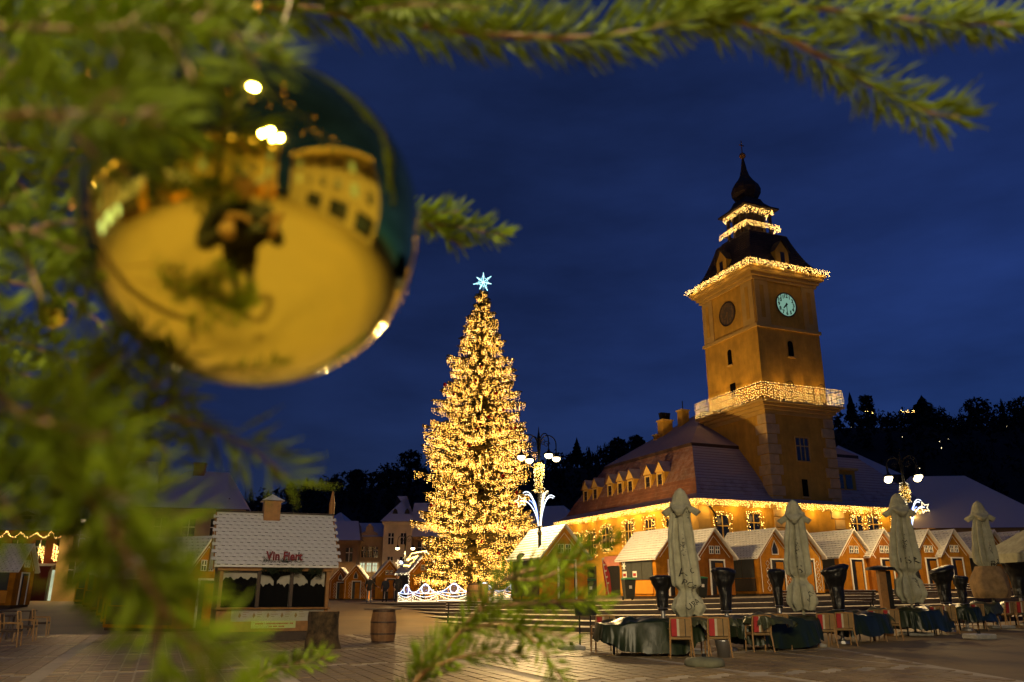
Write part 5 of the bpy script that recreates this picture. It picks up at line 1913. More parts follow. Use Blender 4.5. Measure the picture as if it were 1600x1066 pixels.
# black easel sign
p = at_z(915, 1012, 0)
t = thing('sign_stand', 'black menu stand on two thin legs on the paving', 'sign stand', p, R(10))
hz = at_y(915, 945, p.y).z
for e in (-1, 1):
    MB().box(e * 0.16 - 0.02, -0.02, 0.02, e * 0.16 + 0.02, 0.02, hz - 0.25).build('leg', M['dark_metal'], t)
MB().box(-0.28, -0.2, 0, 0.28, 0.2, 0.02).build('base', M['dark_metal'], t)
m = MB()
for zz in (0.35, 0.65, 0.85):
    m = MB().box(-0.14, -0.015, zz, 0.14, 0.015, zz + 0.03).build('rung', M['dark_metal'], t)
MB().cbox((0, -0.02, hz - 0.1), (0.62, 0.05, 0.42), 0, -0.5).build('panel', M['void'], t)

# red feather flag, portal sign and lit doorway of the council house
p = at_y(949, 915, 60)
t = thing('feather_flag', 'leaning red feather flag by the council house door', 'flag', (p.x, 60, hp(p.x)))
zt = at_y(942, 872, 60).z - hp(p.x)
MB().tube([(0.1, 0, 0), (-0.1, 0, zt * 0.5), (-0.32, 0, zt)], 0.025, 5).build('pole', M['steel'], t)
MB().extr([(-0.12, 0, 0.15), (0.25, 0, 0.15), (0.28, 0, 0.6), (0.2, 0, zt * 0.6), (-0.05, 0, zt * 0.85), (-0.33, 0, zt), (-0.3, 0, zt * 0.75), (-0.2, 0, zt * 0.4)], (0, 0.02, 0)).build('banner', M['flag_red'] if 'flag_red' in M else M['red'], t)
m = MB()
for k in range(5):
    zz = 0.9 + 0.42 * k
    x = 0.05 - 0.07 * k
    m.extr([(x - 0.06, -0.012, zz), (x + 0.08, -0.012, zz + 0.05), (x + 0.07, -0.012, zz + 0.17), (x - 0.07, -0.012, zz + 0.12)], (0, 0.008, 0))
tag(m.build('print', M['cream'], t), kind='stuff')
pw = T0 + RD * (A0 - 0.5) + LD * 12.6
t = thing('shop_portal', 'pink sign board over a violet-lit doorway on the left facade', 'shop sign', (pw.x, pw.y, 0), RZ)
MB().box(0, -3.6, 3.85, 0.1, 2.6, 4.75).build('board', mat('pink_board', (0.50, 0.20, 0.16), 0.7), t)
MB().box(-0.01, -3.2, 4.15, -0.003, 0.6, 4.4).build('print', M['cream'], t)
MB().box(0.2, -3.4, 0.9, 0.3, -1.6, 3.8).build('violet_glow', emit('violet_light', (0.45, 0.25, 1.0), 1.2), t)
MB().box(0.2, -1.4, 0.9, 0.28, 2.4, 3.8).build('dark_door', M['void'], t)
for e in (-3.6, -1.5, 2.5):
    MB().box(0.0, e - 0.05, 0.9, 0.2, e + 0.05, 3.85).build('post', M['wood'], t)


# ================================================================== terrace: chairs, covered tables, parasols, heaters
def chair_proto():
    c = thing('terrace_chair', 'terrace chair', 'chair', (0, 0, 0), 0, 'striped terrace chairs')
    W2, S = 0.25, 0.45
    for e in (-1, 1):
        m = MB().tube([(e * (W2 + 0.03), -0.30, 0.0), (e * W2, -0.22, S), (e * W2, -0.25, 0.70), (e * (W2 - 0.01), -0.29, 0.90)], [0.018, 0.024, 0.022, 0.018], 6)
        m.build('back_leg', M['chair_wood'], c)
        MB().tube([(e * (W2 + 0.02), 0.27, 0.0), (e * W2, 0.22, S + 0.2)], [0.018, 0.024], 6).build('front_leg', M['chair_wood'], c)
        MB().tube([(e * W2, -0.24, 0.66), (e * W2, 0.22, 0.65)], 0.02, 6).build('arm_rest', M['chair_wood'], c)
    MB().box(-0.26, -0.22, S - 0.03, 0.26, 0.26, S + 0.04).build('seat', M['tan'], c, bevel=0.02)
    MB().tube([(-W2, -0.29, 0.90), (0, -0.30, 0.915), (W2, -0.29, 0.90)], 0.022, 6).build('top_rail', M['chair_wood'], c)
    x = -0.22
    bk = None
    for wd, mt in ((0.13, 'red'), (0.055, 'cream'), (0.13, 'tan'), (0.02, 'print'), (0.105, 'tan')):
        m = MB()
        m.extr([(x, -0.275, 0.50), (x + wd, -0.275, 0.50), (x + wd, -0.315, 0.89), (x, -0.315, 0.89)], (0, 0.035, 0.0))
        m.build('back_stripe', M[mt], c)
        x += wd
    return c


ch0 = chair_proto()
first = True
CH = [(945, 1021, 8, 'leftmost terrace chair, hidden under the dark green cover but for its legs'), (1068, 1030, -6, 'terrace chair under the right end of the first green cover'),
      (1091, 1026, 10, 'striped terrace chair left of the round parasol base, half under an olive cover'), (1127, 1029, -4, 'striped terrace chair right behind the round parasol base'),
      (1192, 1020, 6, 'terrace chair under the olive festooned cover'), (1223, 1016, -8, 'striped terrace chair right of the festooned cover'),
      (1293, 1013, 4, 'red-striped terrace chair, left of a close pair in the middle of the row'), (1325, 1010, -5, 'red-striped terrace chair, right of a close pair in the middle of the row'),
      (1370, 1003, 12, 'terrace chair with an olive corner of cover hanging over its back'), (1398, 1001, -6, 'red-striped terrace chair below the third parasol'),
      (1466, 993, 8, 'terrace chair under the cover left of the steel bucket'), (1490, 991, -20, 'terrace chair turned aside by the steel bucket'),
      (1531, 986, 5, 'red-striped terrace chair left of the pale block'), (1553, 984, -6, 'red-striped terrace chair right of the pale block'),
      (1580, 980, 20, 'tilted striped terrace chair near the right edge'), (1603, 979, 0, 'striped terrace chair cut by the right edge')]


def tz(x, y):
    return gz(x, y)


for u, v, rz, lb in CH:
    p = at_z(u, v, 0.0)
    for it in range(4):
        p = at_z(u, v, tz(p.x, p.y))
    c = ch0 if first else copy_tree(ch0)
    first = False
    put(c, (p.x, p.y + 0.25, tz(p.x, p.y)), R(rz), lb)


def drape(label, u0, u1, y, ztop, zlow, dep=0.6, mt='tarp', seed=0, sag=0.0, az=None, group='covers over the terrace tables', bump=0.05):
    """a tarpaulin thrown over tables and chairs: sagging top, gathered and uneven hem"""
    a, b = at_y(u0, 960, y), at_y(u1, 960, y)
    c = (a + b) / 2
    L = (b.x - a.x) / 2
    t = thing('table_cover', label, 'table cover', (c.x, y, tz(c.x, y)), 0 if az is None else az, group)
    nth, nr = 150, 34

    def pt(i, j):
        th = 2 * math.pi * i
        cx_, sy_ = math.cos(th), math.sin(th)
        ex = math.copysign(abs(cx_) ** 0.6, cx_)
        ey = math.copysign(abs(sy_) ** 0.6, sy_)
        f = j * 2.0
        wob = noise.noise((cx_ * 1.7, sy_ * 1.7, seed * 1.3))
        if f <= 1:
            x, yy = ex * L * f * (1 + 0.05 * wob), ey * dep * f
            lump = noise.noise((x * 1.9 + seed, yy * 1.9, 1.7)) * 0.10 + noise.noise((x * 5 + seed, yy * 5, 4.7)) * 0.035
            crease = -0.05 * abs(math.sin(x * 2.3 + seed + yy)) ** 3
            zz = ztop + lump + crease - 0.07 * f ** 4
        else:
            q = f - 1
            px_ = th * 3.0
            fold = 0.11 * q * noise.noise((cx_ * 4.2, sy_ * 4.2, seed + 3)) + 0.05 * q * noise.noise((cx_ * 11, sy_ * 11, seed + q)) + 0.02 * noise.noise((cx_ * 24, sy_ * 24, q * 2 + seed))
            x, yy = ex * (L * (1 + 0.05 * wob) + fold + 0.05 * q), ey * (dep + 0.10 * q + fold)
            lo = zlow + sag * abs(ex) ** 2.5 + 0.16 * noise.noise((cx_ * 2.4, sy_ * 2.4, seed + 9)) + 0.07 * noise.noise((cx_ * 7, sy_ * 7, seed))
            lo = max(lo, 0.02)
            q2 = q ** 1.15
            x0, y0 = ex * L * (1 + 0.05 * wob), ey * dep
            lump = noise.noise((x0 * 1.9 + seed, y0 * 1.9, 1.7)) * 0.10 + noise.noise((x0 * 5 + seed, y0 * 5, 4.7)) * 0.035 - 0.05 * abs(math.sin(x0 * 2.3 + seed + y0)) ** 3
            zt = ztop + lump - 0.07
            zz = zt + (lo - zt) * q2
        return Vector((x, yy, zz))
    MB().grid(pt, nth, nr).build('cover', M[mt], t, smooth=True)
    if mt == 'tarp':
        for ex_ in (-0.7, 0.7):
            MB().tube([(L * ex_, 0, 0), (L * ex_, 0, ztop - 0.22)], 0.03, 6).build('table_leg', M['dark_metal'], t)
    return t


drape('big dark green cover sagging nearly to the ground at the left end of the terrace', 932, 1096, 21.4, 0.88, 0.10, 0.72, 'tarp', 1, 0.30, R(4))
drape('crumpled olive cover over chairs beside the first parasol', 1078, 1146, 21.0, 0.94, 0.66, 0.42, 'tarp_olive', 2, 0.05, R(10))
drape('dark green cover between the first and second parasol', 1122, 1288, 23.8, 0.88, 0.10, 0.62, 'tarp', 3, 0.22, R(26))
drape('festooned olive cover hanging over two chairs', 1166, 1234, 22.7, 0.93, 0.62, 0.42, 'tarp_olive', 4, 0.05, R(20))
drape('dark green cover right of the second parasol', 1266, 1398, 26.2, 0.90, 0.22, 0.6, 'tarp', 5, 0.15, R(32))
drape('small olive cover with a yellow corner left of the third parasol', 1362, 1392, 27.0, 0.95, 0.60, 0.4, 'tarp_olive', 6, 0.0, R(25))
drape('dark green cover below the third parasol', 1380, 1492, 28.9, 0.90, 0.15, 0.6, 'tarp', 7, 0.15, R(36))
drape('dark green cover left of the fourth parasol', 1462, 1570, 31.3, 0.90, 0.3, 0.6, 'tarp', 8, 0.1, R(36))
drape('olive cover under the fourth parasol', 1518, 1562, 31.2, 0.97, 0.62, 0.4, 'tarp_olive', 9, 0.0, R(30))
drape('dark green cover at the right edge of the terrace', 1552, 1650, 33.9, 0.90, 0.3, 0.6, 'tarp', 10, 0.1, R(36))


def interp(key, t):
    for (a, b), (c, d) in zip(key, key[1:]):
        if a <= t <= c:
            k = (t - a) / (c - a)
            return b + (d - b) * (k * k * (3 - 2 * k))
    return key[-1][1]


def parasol(label, u, v_top, u_b, v_bot, y, seed, letters, tie=0.76, wrap=False):
    top = at_y(u, v_top, y)
    bot = at_y(u_b, v_bot, y)
    g = tz(top.x, y)
    ux = (top.x + bot.x) / 2
    H = top.z - g
    zb = bot.z - g
    t = thing('closed_parasol', label, 'parasol', (ux, y, g), 0, 'closed terrace parasols')
    sc_ = (H - zb) / 3.15
    MB().lathe([(0.04, 0.0), (0.04, H - 0.05), (0.02, H)], 10).build('pole', M['canvas'], t)
    MB().box(-0.42, -0.42, 0.002, 0.42, 0.42, 0.10).build('base_plate', M['concrete'], t, bevel=0.02)
    key = [(0, 0.05), (0.12, 0.24), (0.22, 0.22), (0.40, 0.27), (0.60, 0.32), (tie - 0.05, 0.31), (tie, 0.20), (tie + 0.08, 0.31), (0.92, 0.36), (1.0, 0.24)]
    rn_ = random.Random(seed)
    ph = rn_.random() * 6

    def rad(th, q):
        r_ = interp(key, q) * sc_
        amp = (0.34 + 0.05 * (seed % 3)) * min(1, q * 3) * (0.5 if abs(q - tie) < 0.04 else 1)
        tw = ph + 1.1 * q + 0.6 * math.sin(q * 4 + ph)
        f = 1 + amp * (abs(math.sin(4 * th + tw)) ** 0.6 - 0.6) * 1.7 + 0.09 * math.sin(11 * th + 2 * tw) * min(1, q * 3) + 0.10 * math.sin(2 * th + ph + q * 5) + 0.10 * noise.noise((math.cos(th) * 2, math.sin(th) * 2, q * 5 + seed))
        return r_ * f

    def body(i, j):
        th = 2 * math.pi * i
        q = 0.10 + 0.90 * j
        r_ = rad(th, q)
        sway = 0.05 * math.sin(q * 5 + seed)
        zz = H - 0.04 - q * (H - zb) + 0.10 * noise.noise((math.cos(th) * 1.5, math.sin(th) * 1.5, seed)) * max(0, (q - 0.85) / 0.15)
        return (r_ * math.cos(th) + sway, r_ * math.sin(th), zz)
    m = MB().grid(body, 144, 56)
    cv = m.build('canopy', M['canvas'], t, smooth=True)
    # peaked vent cap with flapping corners
    ck = [(0, 0.03), (0.14, 0.14), (0.35, 0.20), (0.62, 0.24), (0.86, 0.42), (1.0, 0.30)]

    def cap(i, j):
        th = 2 * math.pi * i
        r_ = interp(ck, j) * sc_
        fl = max(0, j - 0.45) / 0.55
        f = 1 + 0.30 * fl * math.cos(4 * th + ph) + 0.08 * noise.noise((math.cos(th) * 3, math.sin(th) * 3, seed + j * 3))
        return (r_ * f * math.cos(th), r_ * f * math.sin(th), H + 0.02 - j * 0.66 * sc_ - 0.08 * fl * math.cos(4 * th + ph))
    MB().grid(cap, 56, 14).build('vent_cap', M['canvas'], t, smooth=True)
    # the printed letters that show between the folds
    for (s, a_deg, q, size, tilt) in letters:
        if s == '*':
            m = MB()
            for k in range(34):
                da, dq = rn_.uniform(-0.30, 0.30), rn_.gauss(0, 0.030)
                r1_, r2_ = rn_.uniform(0.010, 0.035), rn_.uniform(0.002, 0.008)
                an_ = rn_.uniform(0, 3.1)
                pv = []
                for w_ in range(5):
                    cx1, cy1 = math.cos(w_ * 1.2566), math.sin(w_ * 1.2566) * 0.35
                    th = R(a_deg) + da * (1 - min(0.8, abs(dq) * 14)) + (cx1 * math.cos(an_) - cy1 * math.sin(an_)) * r1_ * 2.6
                    qq = q + dq + (cx1 * math.sin(an_) + cy1 * math.cos(an_)) * r2_ * 1.6
                    x, yy, zz = body(th / (2 * math.pi), (qq - 0.10) / 0.90)
                    n_ = Vector((math.cos(th), math.sin(th), 0)) * 0.012
                    pv.append(Vector((x, yy, zz)) + n_)
                m.poly(*pv)
            tag(m.build('emblem', M['print'], cv), kind='stuff')
            continue
        vs, fs = text_mesh(s, size)
        out = []
        r0 = interp(key, q) * sc_
        for p in vs:
            x_, y_ = p.x * math.cos(tilt) - p.y * math.sin(tilt), p.x * math.sin(tilt) + p.y * math.cos(tilt)
            th = R(a_deg) + x_ / r0
            qq = q - y_ / (H - zb)
            x, yy, zz = body(th / (2 * math.pi), (qq - 0.10) / 0.90)
            n_ = Vector((math.cos(th), math.sin(th), 0)) * 0.014
            out.append(Vector((x, yy, zz)) + n_)
        MB().add(out, fs).build('lettering', M['print'], cv)
    if wrap:
        def wr(i, j):
            th = 2 * math.pi * i
            r_ = (0.30 + 0.16 * math.sin(j * 2.6)) * sc_ * (1 + 0.12 * math.sin(5 * th + seed) + 0.15 * noise.noise((math.cos(th) * 2, math.sin(th) * 2, j * 3)))
            return (r_ * 1.25 * math.cos(th), r_ * 1.25 * math.sin(th), zb + 0.95 * sc_ - j * 1.05 * sc_)
        MB().grid(wr, 48, 14).build('tied_cover', mat('brown_cover', (0.24, 0.15, 0.065), 0.8, var=0.4, scale=4, bump=0.5, bscale=8), t, smooth=True)
    return t


parasol('nearest closed parasol, tallest, at the left end of the terrace', 1058, 764, 1078, 962, 22.0, 3, [('*', -95, 0.47, 0, 0), ('A', -112, 0.66, 0.30, 0.1), ('C', -72, 0.65, 0.20, 0.3), ('POR', -84, 0.76, 0.22, -0.5), ('URA', -80, 0.905, 0.22, 0.45), ('*', -130, 0.185, 0, 0), ('*', -50, 0.185, 0, 0)], tie=0.80)
parasol('second closed parasol, tied low, right of the lozenge hut', 1243, 782, 1250, 951, 24.6, 8, [('S', -102, 0.64, 0.34, 0.05), ('*', -105, 0.44, 0, 0), ('PORT', -70, 0.88, 0.13, 0.9)], tie=0.72)
parasol('third closed parasol, leaning twist of cloth in front of the LED star', 1407, 772, 1417, 940, 28.8, 14, [('*', -105, 0.46, 0, 0), ('I', -128, 0.62, 0.22, 0), ('S', -98, 0.62, 0.34, 0.2), ('R', -62, 0.62, 0.34, 0.1), ('*', -75, 0.80, 0, 0)], tie=0.74)
parasol('fourth closed parasol, its lower end wrapped in a brown cover', 1537, 784, 1540, 930, 32.0, 21, [('*', -100, 0.17, 0, 0), ('*', -80, 0.50, 0, 0), ('RA', -62, 0.66, 0.34, 0.25)], tie=0.70, wrap=True)
# open pale parasol cut by the right edge
y = 33.0
c = at_y(1640, 830, y)
t = thing('open_parasol', 'open pale parasol with printed valance cut by the right edge', 'parasol', (c.x, y, tz(c.x, y)))
g = tz(c.x, y)
h1, h2, h3 = at_y(1600, 822, y).z - g + 0.35, at_y(1562, 866, y).z - g, at_y(1562, 880, y).z - g
hwid = c.x - at_y(1561, 868, y).x
m = MB()
cn = [(-hwid, -hwid * 0.7), (hwid, -hwid * 0.7), (hwid, hwid * 0.7), (-hwid, hwid * 0.7)]
for i in range(4):
    a, b = cn[i], cn[(i + 1) % 4]
    m.poly((a[0], a[1], h2), (b[0], b[1], h2), (0, 0, h1))
cv = m.build('canopy', M['canvas'], t)
m = MB()
for i in range(4):
    a, b = cn[i], cn[(i + 1) % 4]
    m.poly((a[0], a[1], h3), (b[0], b[1], h3), (b[0], b[1], h2), (a[0], a[1], h2))
m.build('valance', M['canvas'], cv)
vs, fs = text_mesh('STELLA + A', 0.24)
xm = min(v.x for v in vs)
MB().add([Vector((-hwid + 0.28 + (v.x - xm), -hwid * 0.7 - 0.008, (h2 + h3) / 2 + v.y)) for v in vs], fs).build('lettering', M['print'], cv)
MB().lathe([(0.04, 0), (0.04, h1)], 8).build('pole', M['steel'], t)
MB().box(-0.4, -0.4, 0.002, 0.4, 0.4, 0.1).build('base_plate', M['concrete'], t)


def heater(label, u, v_top, v_bot, y, wd, seed, tilt=0.0):
    a, b = at_y(u, v_top, y), at_y(u, v_bot, y)
    g = tz(a.x, y)
    t = thing('wrapped_heater', label, 'patio heater', (a.x, y, g), 0, 'patio heaters wrapped in black plastic')
    z0, z1 = b.z - g, a.z - g
    MB().lathe([(0.22, 0.002), (0.22, 0.08), (0.06, 0.12), (0.06, z0 + 0.3)], 12).build('stand', M['steel'], t)
    key = [(0, 0.40), (0.15, 0.46), (0.5, 0.55), (0.8, 0.85), (0.93, 1.0), (1.0, 0.70)]

    def pt(i, j):
        th = 2 * math.pi * i
        j2 = j
        if j > 0.94:
            r_ = interp(key, 1.0) * wd / 2 * (1 - (j - 0.94) / 0.06)
            zz = z1
        else:
            r_ = interp(key, j / 0.94) * wd / 2
            zz = z0 + (z1 - z0) * (j / 0.94)
        cr = noise.noise((math.cos(th) * 2.5, math.sin(th) * 2.5, j * 4 + seed)) * 0.16 + 0.10 * noise.noise((math.cos(th) * 7, math.sin(th) * 7, j * 9 + seed))
        r_ *= 1 + cr
        x = r_ * math.cos(th) * (1 + 0.35 * abs(tilt) * max(0, j - 0.4))
        return (x, r_ * math.sin(th), zz - tilt * x * 0.8 * max(0, j - 0.3) + 0.03 * cr)
    MB().grid(pt, 40, 26).build('plastic_bag', M['bag'], t, smooth=True)
    MB().tube([(0.47 * wd / 2 * math.cos(q) * 0.95, 0.47 * wd / 2 * math.sin(q) * 0.95, z0 + 0.06) for q in [2 * math.pi * i / 16 for i in range(16)]], 0.012, 4, closed=True).build('tape', M['steel'], t)


for i, a in enumerate([(1033, 899, 954, 22.6, 0.70, 1, 0.0, 'heater wrapped in black plastic left of the nearest parasol'), (1130, 887, 958, 22.9, 0.72, 2, 0.1, 'heater wrapped in black plastic right of the nearest parasol'),
                   (1212, 889, 950, 25.2, 0.58, 3, 0.05, 'slim wrapped heater before the lozenge hut'), (1303, 884, 956, 25.8, 0.86, 4, -0.5, 'wrapped heater with a slanting top right of the second parasol'),
                   (1470, 886, 944, 30.4, 0.95, 5, -0.6, 'wide slanting wrapped heater right of the third parasol'), (1499, 900, 946, 30.8, 0.62, 6, 0.1, 'small wrapped heater just right of the wide slanting one'),
                   (1584, 874, 934, 33.6, 1.1, 7, 0.0, 'bulky wrapped heater under the open parasol')]):
    heater(a[7], *a[:4], a[4] * 0.88, *a[5:7])
# unwrapped heater with flat hood
p = at_y(1382, 940, 28.9)
t = thing('patio_heater', 'bare patio heater with a flat hood left of the third parasol', 'patio heater', (p.x, 28.9, tz(p.x, 28.9)))
zt = at_y(1382, 886, 28.9).z - tz(p.x, 28.9)
MB().box(-0.12, -0.12, 0, 0.12, 0.12, zt - 0.1).build('column', M['wood'], t, bevel=0.01)
MB().lathe([(0.50, zt - 0.10), (0.46, zt - 0.02), (0.2, zt + 0.03), (0.02, zt + 0.05)], 20).build('hood', M['dark_metal'], t)
MB().box(0.14, 0.2, 0.7, 0.42, 0.4, zt - 0.12).build('panel', M['void'], t)
# parasol weights on the paving
p = at_z(1101, 1042, 0)
t = thing('parasol_base', 'round olive parasol weight on the paving before the striped chairs', 'parasol base', p)
MB().lathe([(0.36, 0.0), (0.42, 0.04), (0.41, 0.12), (0.36, 0.17), (0.10, 0.19), (0.06, 0.20)], 24).build('weight', mat('olive_stone', (0.13, 0.13, 0.08), 0.8, var=0.3, scale=5), t, smooth=True)
MB().lathe([(0.045, 0.18), (0.045, 0.26)], 10).build('socket', M['dark_metal'], t)
p = at_z(893, 1016, 0)
t = thing('parasol_base', 'low grey weight slab on the paving left of the menu stand', 'parasol base', p, R(10))
MB().box(-0.32, -0.3, 0, 0.32, 0.3, 0.12).build('slab', M['concrete'], t, bevel=0.03)
MB().lathe([(0.05, 0.12), (0.05, 0.2)], 10).build('socket', M['dark_metal'], t)
p = at_z(1531, 1000, 0.1)
t = thing('parasol_base', 'pale square block on the paving under the fourth parasol', 'parasol base', (p.x, p.y, tz(p.x, p.y)), R(15))
MB().box(-0.38, -0.3, 0, 0.38, 0.3, 0.16).build('slab', M['concrete'], t, bevel=0.03)
MB().lathe([(0.05, 0.16), (0.05, 0.24)], 10).build('socket', M['dark_metal'], t)
for u, v, lb in ((1136, 1026, 'dark shiny bucket standing behind the striped chairs near the round base'), (1484, 986, 'pale steel bucket behind the chairs right of the third parasol')):
    p = at_z(u, v, 0.05)
    t = thing('bucket', lb, 'bucket', (p.x, p.y + 0.3, tz(p.x, p.y)))
    MB().lathe([(0.14, 0.0), (0.19, 0.38), (0.2, 0.4), (0.18, 0.4), (0.13, 0.03)], 18).build('body', M['steel'], t, smooth=True)
    MB().tube([(0.19 * math.cos(q), 0.0, 0.38 - 0.16 * math.sin(q) * -1) for q in [math.pi * i / 8 for i in range(9)]], 0.008, 4).build('handle', M['steel'], t)

# left edge: covered tables with stools and a planter
p = at_z(40, 1000, 0)
for i, (u, v, lb) in enumerate([(12, 1012, 'nearest dark wooden chair at the left edge'), (38, 1003, 'second dark wooden chair at the left edge'), (60, 995, 'dark wooden chair at the end of the left table row')]):
    q = at_z(u, v, 0)
    c = copy_tree(ch0)
    put(c, (q.x, q.y, 0), R(-70), lb)
    for o in c.children:
        if o.name.startswith('back_stripe') or o.name.startswith('seat'):
            o.data = o.data.copy()
            o.data.materials.clear()
            o.data.materials.append(M['dark_wood'])
for i, (u, v, lb) in enumerate([(-20, 1000, 'dark wooden table at the left edge behind the chairs'), (20, 985, 'second dark wooden table at the left edge')]):
    q = at_z(u, v, 0)
    t = thing('terrace_table', lb, 'table', (q.x, q.y, 0), R(20), 'dark tables at the left edge')
    MB().box(-0.7, -0.45, 0.72, 0.7, 0.45, 0.77).build('table_top', M['dark_wood'], t, bevel=0.01)
    for ex in (-0.6, 0.6):
        for ey in (-0.36, 0.36):
            MB().box(ex - 0.03, ey - 0.03, 0, ex + 0.03, ey + 0.03, 0.719).build('leg', M['dark_wood'], t)
q = at_z(14, 958, 0.25)
t = thing('planter', 'dark planter box with a low bush at the left edge', 'planter', (q.x, q.y, gz(q.x, q.y)), R(10))
MB().box(-0.9, -0.3, 0, 0.9, 0.3, 0.5).build('box', M['dark_wood'], t, bevel=0.02)
m = MB()
rn = random.Random(9)
for i in range(1400):
    c = Vector((rn.uniform(-0.9, 0.9), rn.uniform(-0.35, 0.35), 0.45 + 0.45 * rn.random() ** 0.7))
    d = Vector((rn.gauss(0, 1), rn.gauss(0, 1), rn.gauss(0, 1))).normalized() * 0.07
    e = d.orthogonal().normalized() * 0.02
    m.add([c - e, c + e, c + d], [(0, 1, 2)])
tag(m.build('bush', M['needle_far'], t), kind='stuff')


# ================================================================== people
def skin_body(name, joints, edges, parent, mats, pick, sub=1):
    me = bpy.data.meshes.new(name)
    keys = list(joints)
    me.from_pydata([joints[k][:3] for k in keys], [], [])
    me.edges.add(len(edges))
    for e, (a, b) in zip(me.edges, edges):
        e.vertices = (keys.index(a), keys.index(b))
    me.update()
    o = bpy.data.objects.new(name, me)
    col.objects.link(o)
    bpy.context.view_layer.objects.active = o
    md = o.modifiers.new('skin', 'SKIN')
    for i, k in enumerate(keys):
        r_ = joints[k][3:]
        me.skin_vertices[0].data[i].radius = (r_[0], r_[1] if len(r_) > 1 else r_[0])
    me.skin_vertices[0].data[0].use_root = True
    sb = o.modifiers.new('sub', 'SUBSURF')
    sb.levels = sb.render_levels = sub
    dg = bpy.context.evaluated_depsgraph_get()
    dg.update()
    nm = bpy.data.meshes.new_from_object(o.evaluated_get(dg))
    o.modifiers.clear()
    o.data = nm
    nm.materials.clear()
    for q in mats:
        nm.materials.append(q)
    for p in nm.polygons:
        p.material_index = pick(p.center)
        p.use_smooth = True
    o.parent = parent
    return o


